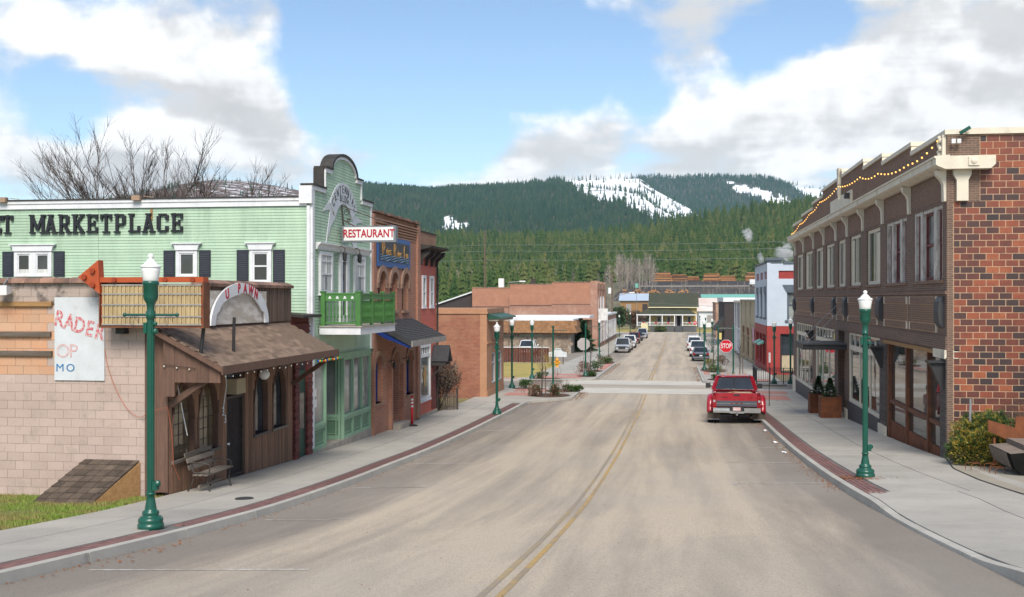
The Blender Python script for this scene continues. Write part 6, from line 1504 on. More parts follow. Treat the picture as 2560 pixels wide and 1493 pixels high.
b = MB(); b.smooth = True; b.lathe([(.24, 0), (.24, .03), (.18, .05), (.06, .07)], (-10.88, 44.15, z), 16); b.build('base', 'rubber', dl)
b = MB(); b.smooth = True; b.lathe([(.055, .06), (.05, 1.15), (.03, 1.16), (.03, 1.2), (.045, 1.22), (.045, 1.26), (.02, 1.27)], (-10.88, 44.15, z), 12); b.build('tube', 'delineator_red', dl)
for h in (.78, .93, 1.06): MB().lathe([(.0535, h), (.0525, h + .08)], (-10.88, 44.15, z), 12).build('reflective_band', 'sign_white', dl)
# ================================================================ PLANTS NEAR THE STREET
def leaf_cloud(b, c, rx, ry, rz, n, size, rnd, lobes=7, shell=.55, up=.3, ground=None):
    L = [(c[0] + rx * .55 * rnd.uniform(-1, 1), c[1] + ry * .55 * rnd.uniform(-1, 1), c[2] + rz * .5 * rnd.uniform(-.6, 1), rnd.uniform(.35, .6)) for _ in range(lobes)]
    for _ in range(n):
        l = rnd.choice(L); v = Vector((rnd.gauss(0, 1), rnd.gauss(0, 1), rnd.gauss(0, 1))).normalized(); s = l[3] * (shell + (1 - shell) * rnd.random())
        p = Vector((l[0] + v.x * rx * s, l[1] + v.y * ry * s, l[2] + v.z * rz * s))
        if ground is not None and p.z < ground: p.z = ground + rnd.uniform(0, .05)
        d = (v + Vector((rnd.uniform(-.5, .5), rnd.uniform(-.5, .5), up))).normalized(); t = d.cross(Vector((rnd.uniform(-1, 1), rnd.uniform(-1, 1), rnd.uniform(-1, 1)))).normalized()
        w = size * rnd.uniform(.25, .45); h = size * rnd.uniform(.7, 1.3)
        a = b.pv(p - t * w); e = b.pv(p + t * w); f = b.pv(p + d * h); b.face((a, e, f))
def twigs(b, base, n, h, spread, rnd, r=.006, sub=4, lean=(0, 0), depth=2):
    def grow(p, d, l, r, k):
        q = p + d * l; m = p + d * l * .5 + Vector((rnd.uniform(-1, 1), rnd.uniform(-1, 1), 0)) * l * .06
        b.tube([p, m, q], [r, r * .8, r * .5], 3 if r < .02 else 5, False)
        if k > 0:
            for _ in range(sub):
                e = p.lerp(q, rnd.uniform(.35, 1)); nd = (d + Vector((rnd.uniform(-1, 1), rnd.uniform(-1, 1), rnd.uniform(-.2, .7))) * .75).normalized(); grow(e, nd, l * rnd.uniform(.4, .65), r * .55, k - 1)
    for _ in range(n):
        a = rnd.uniform(0, 6.28); s = rnd.uniform(.2, 1) * spread
        grow(Vector(base) + Vector((math.cos(a), math.sin(a), 0)) * .05, Vector((math.cos(a) * s + lean[0], math.sin(a) * s + lean[1], 1)).normalized(), h * rnd.uniform(.4, .7), r, depth)
def shrub(x, y, r, h, label, m, m2=None, n=900, size=.09, seed=0, name='shrub', group=None, up=.14):
    rnd = random.Random(seed); z = G(x, y) + up
    t = thing(name, label, 'shrub', (x, y, z), group)
    b = MB(); leaf_cloud(b, (x, y, z + h * .45), r, r, h * .62, n, size, rnd, ground=z); b.build('foliage', m, t)
    if m2: b = MB(); leaf_cloud(b, (x, y, z + h * .5), r * 1.02, r * 1.02, h * .62, n // 2, size, rnd, ground=z); b.build('tip_foliage', m2, t)
    b = MB(); twigs(b, (x, y, z), 6, h * .9, .8, rnd, .008, 3, depth=1); b.build('stem', 'twig', t)
    return t
def bare_shrub(x, y, r, h, label, m, n=16, seed=0, group=None, name='bare_shrub', up=.14, depth=2):
    rnd = random.Random(seed); z = G(x, y) + up; t = thing(name, label, 'shrub', (x, y, z), group)
    b = MB(); twigs(b, (x, y, z), n, h, r / h * 1.6, rnd, .008, 4, depth=depth); b.build('branch', m, t)
    return t
# big golden juniper-like shrub by the gable
rnd = random.Random(5); gx, gy = 8.0, 29.3; gz_ = G(gx, gy) + .15
t = thing('golden_shrub', 'rounded green and golden shrub at the corner of the dark brick building', 'shrub', (gx, gy, gz_))
lob = [(7.35, 29.0, .35, .42), (7.65, 28.85, .45, .45), (8.0, 28.8, .42, .45), (8.35, 28.9, .38, .42), (7.5, 29.5, .62, .48), (7.9, 29.4, .78, .5), (8.3, 29.4, .72, .48), (8.65, 29.2, .45, .4), (7.75, 29.9, .85, .4), (8.15, 29.8, .95, .35), (7.2, 29.3, .3, .35)]
for nm, m_, n, s0 in (('inner_foliage', 'leaf_dark', 5200, .85), ('foliage', 'leaf_green', 8200, 1.0), ('golden_foliage', 'leaf_gold', 5200, 1.06)):
    b = MB()
    for _ in range(n):
        l = rnd.choice(lob if nm != 'golden_foliage' else lob[:6] + lob[:5]); v = Vector((rnd.gauss(0, 1), rnd.gauss(0, 1), rnd.gauss(.15, 1))).normalized(); s = l[3] * s0 * (.72 + .28 * rnd.random())
        bump_ = 1 + .22 * math.sin(v.x * 9 + l[0] * 7) * math.sin(v.z * 8 + l[1] * 5)
        p = Vector((l[0], l[1], gz_ + l[2])) + v * s * bump_
        if p.z < gz_ + .02: continue
        d = (v + Vector((rnd.uniform(-.6, .6), rnd.uniform(-.6, .6), .35))).normalized(); tt = d.cross(Vector((rnd.uniform(-1, 1), rnd.uniform(-1, 1), rnd.uniform(-1, 1)))).normalized()
        h = rnd.uniform(.05, .10); w = rnd.uniform(.012, .024)
        for q in (-1, 0, 1):
            dd = (d + tt * q * .55).normalized(); a = p; b.face((b.pv(a - tt * w * .5), b.pv(a + tt * w * .5), b.pv(a + dd * h * (1 - .25 * abs(q)))))
    b.build(nm, m_, t)
b = MB(); twigs(b, (8.0, 29.3, gz_), 14, 1.0, 1.2, rnd, .014, 3, depth=1); b.build('stem', 'twig', t)
bare_shrub(9.2, 29.8, 1.0, 1.9, 'tangled leafless brown bush behind the rusty sign', 'leaf_rust', 34, 11)
# arching bare shrub tree at the right edge
rnd = random.Random(21); t = thing('bare_tree', 'leafless tree with arching pinkish twigs at the right edge before the brick gable', 'tree', (11.2, 28.3, G(11, 28.3) + .1))
z0 = G(11, 28.3) + .1; b = MB(); b.tube([(11.2, 28.3, z0), (11.1, 28.3, z0 + 2), (11.0, 28.2, z0 + 4.2)], [.11, .09, .05], 7); b.build('trunk', 'bark', t)
b = MB()
for i in range(120):
    zs = z0 + rnd.uniform(2.2, 7.0); a = rnd.uniform(R(150), R(290)) if rnd.random() < .75 else rnd.uniform(0, 6.28); l = rnd.uniform(1.1, 2.6); p = Vector((11.0, 28.25, min(zs, z0 + 5.2))); P = []
    droop = rnd.uniform(.5, 1.5)
    for k in range(8):
        s = k / 7; P.append(p + Vector((math.cos(a) * l * s, math.sin(a) * l * s * .6, (zs - p.z) * s * 1.2 + .9 * s - droop * 1.5 * s * s)))
    b.tube(P, [.012 - .0014 * k for k in range(8)], 3, False)
    for k in range(3, 8):
        if rnd.random() < .7: q = P[k]; b.tube([q, q + Vector((rnd.uniform(-.4, .2), rnd.uniform(-.3, .3), rnd.uniform(-.5, .15)))], [.005, .002], 3, False)
b.build('crown', 'twig_pink', t)
b = MB()
for _ in range(40):
    p = Vector((9.0 + rnd.gauss(0, .14), 28.2 + rnd.gauss(0, .14), 6.45 + rnd.gauss(0, .12))); d = Vector((rnd.uniform(-1, 1), rnd.uniform(-1, 1), rnd.uniform(-1, 1))).normalized() * .06; e = d.cross(Vector((0, 0, 1))).normalized() * .03
    b.face((b.pv(p - e), b.pv(p + e), b.pv(p + d)))
b.build('dry_leaf', 'dry_leaf', t)
# rusty sign, hoops, charred log bench
rs_ = thing('rusty_sign', 'rust brown cut steel panel on two posts at the right edge', 'sign', (8.2, 28.4, G(8.2, 28.4) + .14)); z = G(8.2, 28.4)
MB().prism([(7.62, 2.50), (8.25, 2.32), (8.27, 2.58), (8.50, 2.60), (8.52, 2.34), (9.1, 2.20), (9.1, 1.62), (8.5, 1.82), (7.62, 2.22)], 'n', 28.35, 28.39).build('panel', 'rust', rs_)
MB().box(8.49, 8.51, 28.335, 28.36, 1.85, 2.3).build('seam', 'rust_frame', rs_)
for x, y in ((7.78, 28.42), (8.72, 28.95)): MB().tube([(x, y, z), (x, y, 2.05)], .032, 8).build('post', 'rust', rs_)
MB().bar((7.5, 29.6, 1.9), (7.52, 29.6, 2.9), .05).build('stake', 'galv', rs_)
hp = thing('wire_hoops', 'row of low rusty wire hoops on the tan plaza', 'hoops', (7.2, 26.9, G(7.2, 26.9) + .14)); z = G(7.2, 26.9) + .14
for i, (x, y) in enumerate(((6.85, 27.4), (7.22, 26.75), (7.25, 27.3))):
    w = .30; MB().tube([(x, y, z), (x, y, z + .13), (x + .03, y, z + .155), (x + w, y + .05, z + .165), (x + w + .05, y + .05, z + .14), (x + w + .05, y + .05, z)], .009, 5).build('hoop', 'rust', hp); MB().tube([(x + .09, y - .15, z), (x + .09, y - .15, z + .12), (x + .12, y - .15, z + .15), (x + w - .02, y - .1, z + .16)], .009, 5).build('hoop', 'rust', hp)
lg = thing('log_bench', 'bench carved from a charred black log at the right edge', 'bench', (8.0, 26.4, G(8, 26.4) + .14)); z = G(8, 26.4) + .13
prof = [(x_ + .2, h_ * .88) for x_, h_ in [(7.32, .54), (7.36, .38), (7.44, .14), (7.58, .03), (7.78, .0), (8.05, .0), (8.1, .4), (8.08, .73), (7.74, .74), (7.73, .58), (7.60, .57)]]
MB().prism([(x, z + h) for x, h in prof], 'n', 26.2, 26.5).build('end', 'charred', lg)
MB().prism([(x + .01, z + h - .008) for x, h in prof], 'n', 26.5, 28.0).build('log', 'log_grey', lg)
MB().prism([(7.55, z + .478), (7.80, z + .505), (7.92, z + .512), (7.92, z + .528), (7.53, z + .492)], 'n', 26.3, 27.9).build('seat', 'log_grey', lg)
MB().prism([(7.945, z + .645), (8.7, z + .645), (8.7, z + .10), (8.26, z + .04)], 'n', 26.72, 27.9).build('backrest', 'log_grey', lg)
# planters with small conifers
def small_conifer(b, c, h, r, n, rnd, size=.07):
    for _ in range(n):
        f = rnd.random() ** .8; a = rnd.uniform(0, 6.28); rr = r * (1 - f) * rnd.uniform(.55, 1.05) * (1 + .25 * math.sin(f * 40)); p = Vector((c[0] + rr * math.cos(a), c[1] + rr * math.sin(a), c[2] + h * f))
        d = Vector((math.cos(a), math.sin(a), rnd.uniform(-.2, .5))).normalized(); t = d.cross(Vector((rnd.uniform(-1, 1), rnd.uniform(-1, 1), 1))).normalized() * size * .35
        b.face((b.pv(p - t), b.pv(p + t), b.pv(p + d * size * rnd.uniform(.8, 1.5))))
for x, y, lab in ((6.62, 49.0, 'nearer rusty steel cube planter beside the dark brick shop door'), (6.55, 52.3, 'farther rusty steel cube planter beside the dark brick shop door')):
    z = G(x, y) + .14; t = thing('planter', lab, 'planter', (x, y, z), 'rust planters at the shop door'); w = .43
    m = MB(); m.box(x - w, x + w, y - w, y - w + .03, z, z + .9).box(x - w, x + w, y + w - .03, y + w, z, z + .9).box(x - w, x - w + .03, y - w + .03, y + w - .03, z, z + .9).box(x + w - .03, x + w, y - w + .03, y + w - .03, z, z + .9); m.build('box', 'rust', t); MB().box(x - w + .03, x + w - .03, y - w + .03, y + w - .03, z, z + .84).build('soil', 'mulch', t)
    r_ = MB(); r_.box(x - w - .02, x + w + .02, y - w - .02, y - w + .05, z + .88, z + .92).box(x - w - .02, x + w + .02, y + w - .05, y + w + .02, z + .88, z + .92).box(x - w - .02, x - w + .05, y - w + .05, y + w - .05, z + .88, z + .92).box(x + w - .05, x + w + .02, y - w + .05, y + w - .05, z + .88, z + .92); r_.build('rim', 'rust_frame', t)
    p_ = thing('potted_conifer', 'small dark conifer in the ' + ('nearer' if y < 50 else 'farther') + ' rusty planter', 'conifer', (x, y, z + .84), 'small conifers in the planters')
    b = MB(); small_conifer(b, (x, y, z + .86), .85, .30, 1500, random.Random(int(y)), .08); b.build('crown', 'leaf_dark', p_); MB().tube([(x, y, z + .82), (x, y, z + 1.5)], .02, 5).build('trunk', 'bark', p_)
# corner beds: mulch and shrubs
def bed(x, y, rx, ry, parent):
    b = MB(); b.face([b.pv((x + rx * math.cos(a), y + ry * math.sin(a), G(x + rx * math.cos(a), y + ry * math.sin(a)) + .152)) for a in [i * .35 for i in range(18)]]); b.build('planting_bed', 'mulch', parent)
bed(-7.3, 63.0, 1.2, 1.5, p_l1); bed(-7.0, 66.6, 1.0, 1.2, p_l1); bed(-9.2, 68.2, 1.1, .6, p_l1)
bed(-6.7, 82.2, .75, 1.4, p_l2); bed(-7.0, 89.5, 1.0, 2.0, p_l2); bed(-6.9, 107, .9, 3.4, p_l2); bed(-9.4, 78.4, 1.2, .6, p_l2)
bed(3.1, 93.0, 1.1, 4.0, p_r2); bed(3.1, 79.5, .9, 1.4, p_r2)
SH = [(-8.1, 62.4, .42, .7, 'leaf_rust', 'leaf_dark', 'brown green shrub at the near end of the left corner bed'), (-6.9, 62.6, .35, .65, 'leaf_rust', 'leaf_dark', 'dark brown shrub beside the twin saplings in the left corner bed'),
      (-6.5, 66.4, .45, .38, 'leaf_dark', 'leaf_green', 'low green shrub right of the near banner post'), (-5.95, 66.2, .35, .35, 'leaf_green', 'leaf_dark', 'low green shrub at the tip of the near left corner'),
      (-9.5, 68.9, .5, .5, 'leaf_green', 'leaf_dark', 'green shrub right of the lamp by the orange corner building'), (-9.7, 78.6, .5, .45, 'leaf_green', 'leaf_sage', 'green shrub below the lamp at the corner lawn'),
      (-6.5, 89.3, .65, .95, 'leaf_green', 'leaf_dark', 'leafy green shrub in the far left bulb'), (-7.4, 89.0, .7, .8, 'leaf_rust', 'leaf_rust', 'rust brown shrub in the far left bulb'), (-6.3, 81.8, .35, .35, 'leaf_green', 'leaf_dark', 'low green shrub at the tip of the far left corner'),
      (-7.2, 107.5, .9, .8, 'leaf_rust', 'leaf_sage', 'brown shrub by the kerb before the silver pickup'), (-6.6, 105, .6, .6, 'leaf_green', 'leaf_sage', 'green shrub by the kerb before the silver pickup'),
      (2.9, 79.6, .5, .4, 'leaf_green', 'leaf_dark', 'low green shrub at the tip of the far right corner'), (3.0, 89.6, .7, .6, 'leaf_green', 'leaf_sage', 'green shrub at the foot of the right bulb lamp'), (3.2, 103, .7, .6, 'leaf_green', 'leaf_gold', 'yellow green shrub behind the grey sedan'), (4.2, 104, .7, .9, 'leaf_rust', 'leaf_rust', 'brown shrub near the grey sedan')]
for i, (x, y, r, h, m1, m2, lab) in enumerate(SH): shrub(x, y, r, h, lab, m1, m2, 420, .10, 100 + i, group='shrubs in the corner beds')
BS = [(-8.4, 61.8, .8, .9, 'pinkish bare shrub at the near end of the left corner bed'), (-6.6, 63.6, .6, .8, 'pinkish bare shrub right of the twin saplings'), (-6.9, 67.0, .7, 1.1, 'pale bare shrub behind the near banner post'), (-8.8, 69.2, .8, .8, 'pink twigged shrub right of the corner lamp'), (-8.7, 79.2, .6, .9, 'pink twigged shrub by the corner lawn'), (-7.3, 82.0, .7, 1.0, 'pink twigged shrub left of the far banner post'), (-7.6, 90, .7, 1.4, 'tall bare shrub in the far left bulb'), (3.2, 91.5, 1.2, 1.6, 'pale bare shrub in the right bulb bed'), (3.9, 85.5, .8, 1.2, 'pale bare shrub behind the STOP sign'), (2.6, 95.5, .8, 1.0, 'pale bare shrub beside the right bulb lamp')]
for i, (x, y, r, h, lab) in enumerate(BS): bare_shrub(x, y, r, h, lab, 'twig_pale' if i in (2, 7, 8, 9) else 'twig_pink', 9, 200 + i, 'bare shrubs in the corner beds')
def sapling(x, y, h, label, seed, m='twig', stake=False, up=.14, n=10):
    rnd = random.Random(seed); z = G(x, y) + up; t = thing('sapling', label, 'tree', (x, y, z), 'young street trees')
    MB().tube([(x, y, z), (x + .03, y, z + h * .5), (x, y, z + h)], [.045, .035, .008], 6).build('trunk', 'bark', t)
    b = MB()
    for i in range(n):
        f = rnd.uniform(.3, .92); a = rnd.uniform(0, 6.28); l = h * .38 * (1.05 - f) * rnd.uniform(.7, 1.2); p = Vector((x, y, z + h * f)); q = p + Vector((math.cos(a) * l * .6, math.sin(a) * l * .6, l)); b.tube([p, p.lerp(q, .5), q], [.014, .01, .004], 4, False)
        for _ in range(4): e = p.lerp(q, rnd.uniform(.3, .95)); b.tube([e, e + Vector((rnd.uniform(-.4, .4), rnd.uniform(-.4, .4), rnd.uniform(.15, .5))) * l * .6], [.006, .002], 3, False)
    b.build('crown', m, t)
    if stake: MB().tube([(x + .22, y, z), (x + .22, y, z + 1.7)], .035, 6).build('stake', 'pole_wood', t)
sapling(-7.75, 62.9, 3.3, 'thin sapling with a stake in the near left corner bed', 1, 'twig_pale', True, n=14)
sapling(-6.9, 88.2, 2.6, 'thin sapling in the far left bulb behind the blank sign', 2); sapling(-6.9, 112, 4.2, 'slim sapling before the silver pickup', 3)
sapling(3.0, 91.0, 4.0, 'slim young tree beside the right bulb lamp', 4, 'twig', n=16); sapling(4.7, 83.3, 2.9, 'bare young tree with stake right of the STOP sign', 5, 'twig', True, n=16); sapling(4.0, 108, 4.4, 'young bare tree behind the grey sedan', 6)
sapling(-18.5, 120, 7.0, 'reddish bare tree before the tall brick wall', 7, 'twig_pink', up=.05, n=30)
# bushes between red building and orange building
rnd = random.Random(31)
t = thing('ivy_bush', 'dense brown leafless bush over an old fence before the orange brick wall', 'shrub', (-11.9, 53.6, G(-11.9, 53.6)))
z = G(-11.9, 53.6); b = MB(); leaf_cloud(b, (-11.95, 53.8, z + 1.75), 1.25, 1.5, 1.35, 5200, .085, rnd, 12, .4); b.build('foliage', 'leaf_rust', t); b = MB(); leaf_cloud(b, (-11.9, 53.8, z + 1.8), 1.2, 1.4, 1.2, 2600, .07, rnd, 12, .4); b.build('dry_foliage', 'twig_pale', t)
b = MB(); twigs(b, (-11.9, 53.8, z), 26, 3.0, .6, rnd, .02, 5, depth=2); b.build('branch', 'twig', t)
fc = thing('picket_gate', 'old dark picket gate beside the brown bush', 'fence', (-11.3, 53.5, z))
for k in range(7): MB().box(-11.42 + k * .10 , -11.35 + k * .10, 52.6 + .04 * k, 52.63 + .04 * k, z - .05, z + .95 + .08 * (k % 2)).build('picket', 'old_wood', fc)
MB().bar((-11.42, 52.65, z + .3), (-10.78, 52.9, z + .3), .04, .07).bar((-11.42, 52.65, z + .8), (-10.78, 52.9, z + .8), .04, .07).build('rail', 'old_wood', fc); MB().box(-10.80, -10.70, 52.85, 52.95, z - .1, z + 1.25).build('post', 'bark', fc)
# bare trees behind the long green building
def bare_tree(x, y, zb, h, label, seed, spread=.85, stems=5, name='bare_tree'):
    rnd = random.Random(seed); t = thing(name, label, 'tree', (x, y, zb)); T_ = MB(); Cw = MB()
    T_.tube([(x, y, zb), (x + .1, y, zb + h * .18), (x, y, zb + h * .32)], [.22, .18, .14], 8)
    def grow(p, d, l, r, k):
        n = 4; P = [p]; dd = d
        for i in range(n):
            dd = (dd + Vector((rnd.uniform(-1, 1), rnd.uniform(-1, 1), rnd.uniform(-.2, .5))) * .13).normalized(); P.append(P[-1] + dd * l / n)
        (T_ if r > .05 else Cw).tube(P, [r * (1 - .12 * i) for i in range(n + 1)], 6 if r > .05 else 3, False)
        if k == 0: return
        m = 5 if k == 1 else 3
        for i in range(m):
            q = P[rnd.randint(1, n)]; nd = (dd + Vector((rnd.uniform(-1, 1), rnd.uniform(-1, 1), rnd.uniform(-.25, .55))) * .62).normalized(); grow(q, nd, l * rnd.uniform(.5, .72), max(r * .6, .007), k - 1)
        grow(P[-1], dd, l * .6, r * .6, k - 1)
    for i in range(stems):
        a = 6.28 * i / stems + rnd.uniform(-.4, .4); grow(Vector((x, y, zb + h * (.28 + .16 * i / stems))), Vector((math.cos(a) * spread, math.sin(a) * spread, 1)).normalized(), h * .30 * rnd.uniform(.85, 1.1), .06, 4)
    T_.build('trunk', 'bark', t); Cw.build('crown', 'twig', t); return t
bare_tree(-29.0, 56, .2, 14.0, 'large bare spreading tree behind the long green wall', 41, .85, 14)
bare_tree(-25.4, 57, .2, 12.6, 'smaller bare tree right of the large one behind the green wall', 43, .75, 12)
# litter and leaves
rnd = random.Random(77)
for x, y, lab in ((3.3, 34.6, 'crumpled white paper in the right gutter nearer the camera'), (3.35, 38.2, 'crumpled white paper in the right gutter'), (3.4, 43.2, 'flat scrap of white paper in the gutter behind the red pickup'), (6.0, 36.5, 'scrap of paper on the right pavement before the shop window')):
    z = G(x, y) + (.15 if x > 3.6 else .01); b = MB(); c = [b.pv((x + .08 * math.cos(a) * rnd.uniform(.6, 1.3), y + .11 * math.sin(a) * rnd.uniform(.6, 1.3), z + rnd.uniform(0, .06))) for a in [i * .9 for i in range(7)]]; m_ = b.pv((x, y, z + (.06 if x < 3.6 else .02)))
    for i in range(7): b.face((c[i], c[(i + 1) % 7], m_))
    tag(b.build('paper_scrap', 'paper'), lab, 'litter')
b = MB()
def leaf(x, y, z, s):
    a = rnd.uniform(0, 6.28); u = Vector((math.cos(a), math.sin(a), rnd.uniform(-.2, .4))) * s; v = Vector((-math.sin(a), math.cos(a), rnd.uniform(-.2, .4))) * s * .7; p = Vector((x, y, z + .01 + s * .3)); b.face([b.pv(p - u), b.pv(p + v), b.pv(p + u), b.pv(p - v)])
for _ in range(900):
    y = rnd.uniform(24, 60); x = RK - abs(rnd.gauss(0, .16)) - .02; leaf(x, y, G(x, y), rnd.uniform(.015, .035))
for _ in range(420):
    y = rnd.uniform(10, 58); x = LK + abs(rnd.gauss(0, .14)) + .03; leaf(x, y, G(x, y), rnd.uniform(.012, .03))
for _ in range(160): x, y = -7.7 + rnd.gauss(0, .25), 14.8 + rnd.gauss(0, .7); leaf(max(x, LK + .03), y, G(x, y), rnd.uniform(.02, .045)) if rnd.random() < .12 else None
for _ in range(220): x, y = 4.0 + rnd.gauss(0, .3), 25.6 + rnd.gauss(0, .25); leaf(max(3.75, x), y, G(x, y) + .14, rnd.uniform(.015, .035))
for _ in range(260): x, y = rnd.uniform(LK, RK), rnd.uniform(9, 60); leaf(x, y, G(x, y), rnd.uniform(.008, .02))
for _ in range(300):
    y = rnd.uniform(58, 70); x = outL1(y) + abs(rnd.gauss(0, .25)) + .05; leaf(x, y, G(x, y), rnd.uniform(.03, .06))
for _ in range(500):
    y = rnd.uniform(78, 108); s_ = rnd.random() < .5; x = outL2(y) + abs(rnd.gauss(0, .2)) + .05 if s_ else outR2(y) - abs(rnd.gauss(0, .25)) - .05; leaf(x, y, G(x, y), rnd.uniform(.03, .07))
tag(b.build('fallen_leaves', 'dry_leaf'), 'dry brown leaves scattered along the gutters', 'leaves', kind='stuff')
# ================================================================ FARTHER BUILDINGS
# ---------------------------------------------------------------- blue and red corner building
bb = thing('blue_red_building', 'two storey building painted pale blue above and red below on the far right corner', 'building', (9, 98, -.6))
BX_, BY_, BE = 7.35, 91.4, 105.2; TB2 = TRx(BX_); TBs = TYm(BY_)
MB().box(BX_ + .3, 20, BY_ + .3, BE, -1.2, 8.2).build('core_wall', 'sky_blue_wall', bb)
UW = [(92.4, 94.3), (96.4, 98.6), (100.8, 103.0)]; UR = [(91.9, 94.2), (95.9, 98.6), (100.4, 103.4)]
MB(TB2).wall(BY_, BE, 3.25, 8.42, -.3, 0, [(a, b, 3.9, 6.5) for a, b in UW] + [(a, b, 7.12, 7.74) for a, b in UR]).build('front_wall', 'sky_blue_wall', bb)
MB(TBs).wall(BX_, 20, 3.25, 8.36, -.3, -.002, [(8.95, 11.4, 3.74, 6.45), (8.28, 13, 7.12, 7.78)]).build('side_wall', 'sky_blue_wall', bb)
for a, b in UW:
    w = window(bb, TB2, a, b, 3.9, 6.5, 'blue_trim', 'glass_dark', -.25, -.1, .12, (), (5.0,), .08); MB(TB2).box(a - .1, b + .1, -.1, .1, 3.75, 3.9).build('sill', 'blue_trim', w); MB(TB2).box(a, b, -.1, .06, 5.95, 6.5).build('head_panel', 'blue_trim', w)
for a, b in UR: MB(TB2).box(a, b, -.2, -.1, 7.12, 7.74).build('red_panel', 'shop_red', bb)
MB(TBs).box(8.28, 13, -.2, -.1, 7.12, 7.78).build('red_panel', 'shop_red', bb)
w = window(bb, TBs, 8.95, 11.4, 3.74, 6.45, 'blue_trim', 'glass_pale', -.25, -.1, .16, (), (5.0,), .08); MB(TBs).box(8.8, 11.6, -.1, .12, 3.58, 3.74).build('sill', 'blue_trim', w); MB(TBs).prism([(8.6, 6.62), (11.6, 6.62), (11.4, 5.98), (8.95, 5.98)], 'n', -.1, .08).build('head_panel', 'blue_trim', w)
c = MB(); c.box(BX_ - .12, BX_ + 1.3, BY_ - .1, BY_ + 1.0, 8.62, 8.80).box(BX_ - .0, BX_ + 1.15, BY_ - .0, BY_ + .9, 8.42, 8.62).box(BX_ + 1.31, 20, BY_ - .1, BY_ + .3, 8.36, 8.52).box(BX_ - .1, BX_ + .3, BY_ + 1.01, BE, 8.42, 8.56); c.build('cornice', 'blue_trim', bb)
SW = [(92.6, 96.0), (96.6, 99.5), (100.2, 103.8)]
MB(TB2).wall(BY_, BE, -1.2, 3.24, -.3, .012, [(a, b, -.2, 2.5) for a, b in SW]).build('shop_front', 'shop_red', bb); MB(TBs).wall(BX_ - .012, 20, -1.2, 3.24, -.3, .01, [(8.4, 12, -.6, 2.6)]).build('shop_side', 'shop_red', bb)
for a, b in SW: window(bb, TB2, a, b, -.2, 2.5, 'shop_red', 'glass_dark', -.25, -.12, .12, ((a + b) / 2,), (1.7,), .08)
w = window(bb, TBs, 8.4, 12, -.6, 2.6, 'dark_steel', 'glass_dark', -.25, -.12, .12, (), (.9,), .1); MB(TBs).box(8.55, 11.8, -.17, -.16, -.45, .85).build('blind', 'stucco_tan', w)
for y in (95.5, 99.0): MB(TB2).prism([(0, 1.9), (.45, 1.65), (.48, 1.55), (0, 1.7)], 'u', y - 1.0, y + 1.0).build('small_awning', 'metal_teal', bb)
# ---------------------------------------------------------------- beige, grey, dark and tan buildings down the right side
be_ = thing('beige_building', 'low weathered beige rendered shop next to the blue building', 'building', (9, 117, -1)); X0 = 7.55; T_ = TRx(X0)
bays = [(106.5, 113.5), (114.3, 121.3), (122.1, 129.2)]
MB(T_).wall(105.4, 130, -1.5, 5.25, -.3, 0, [(a, b, -.9, 2.4) for a, b in bays]).build('front_wall', 'stucco_tan', be_); MB().box(X0 + .3, 20, 105.5, 130, -1.5, 5.0).build('core_wall', 'stucco_tan', be_)
for a, b in bays:
    window(be_, T_, a, b, -.9, 1.6, 'tan_wall', 'glass_dark', -.25, -.1, .18, ((a + b) / 2,), (1.0,), .12); MB(T_).box(a, b, -.2, -.08, 1.6, 2.4).build('sign_panel', 'rust', be_); MB(T_).box(a, b, 0, .06, 2.9, 4.6).build('panel', 'stucco_tan', be_)
for y in (105.5, 113.9, 121.7, 129.6): MB(T_).box(y - .25, y + .25, 0, .15, -1.4, 5.1).build('pilaster', 'stucco_tan', be_)
MB(T_).box(105.3, 130.1, -.35, .2, 5.25, 5.4).build('coping', 'stone_step', be_); MB(T_).box(108.4, 110.0, .06, .12, 1.2, 2.6).build('pink_poster', 'pink_poster', be_)
gg = thing('grey_building', 'narrow grey shop with white downpipes beyond the beige shop', 'building', (9, 137, -1.2))
MB().box(7.6, 20, 130.1, 145, -1.8, 5.0).build('wall', 'grey_strip', gg); MB().box(7.4, 20, 130.1, 145.2, 5.0, 5.25).build('coping', 'cream', gg)
for y in (131, 138.5, 143.5): MB().tube([(7.5, y, -1.3), (7.5, y, 5.0)], .10, 6).build('downpipe', 'white_trim', gg)
for a, b in ((131.8, 137.5), (139.3, 142.8)): window(gg, TRx(7.6), a, b, -1.2, 1.9, 'white_trim', 'glass_dark', 0, .08, .18, ((a + b) / 2,), (), .12)
dk = thing('dark_building', 'dark brown shop with white cornice and black sloping awning far down the right side', 'building', (9, 176, -1.6))
MB().box(7.2, 20, 168, 192, -2.2, 5.0).build('wall', 'dark_wall', dk); MB().box(7.0, 20.1, 167.8, 192.2, 5.0, 5.65).build('cornice', 'white_trim', dk); MB().prism([(168.2, 2.9), (168.2, .9), (167.0, .8)], 'u', 7.1, 9.2).build('awning', 'black_trim', dk) if False else MB().prism([(7.2, 2.7), (7.2, .6), (5.7, .6), (5.7, .75)], 'n', 168.3, 178).build('awning', 'black_trim', dk)
tn = thing('tan_brick_building', 'tan brick building at the far end of the right side', 'building', (9, 214, -1.8))
MB().box(7.2, 18, 205, 222, -2.2, 4.6).build('wall', 'far_brick', tn); MB().box(7.1, 18.1, 204.9, 222.1, 4.6, 4.8).build('coping', 'tan_wall', tn); MB().box(7.6, 10.6, 204.9, 205, .8, 4.2).build('painted_panel', 'stucco_tan', tn); text('lettering', 'N', 1.2, .02, 'black_letter', tn, (9.6, 204.88, 1.6), ROT_YM)
for x in (7.6, 9.0): MB().box(x, x + .7, 206, 206.8, 4.8, 5.3).build('chimney', 'far_brick', tn)
for a, b in ((207, 210), (212, 215), (217, 220)): window(tn, TRx(7.2), a, b, -1.4, 1.4, 'cream', 'glass_dark', 0, .08, .2)
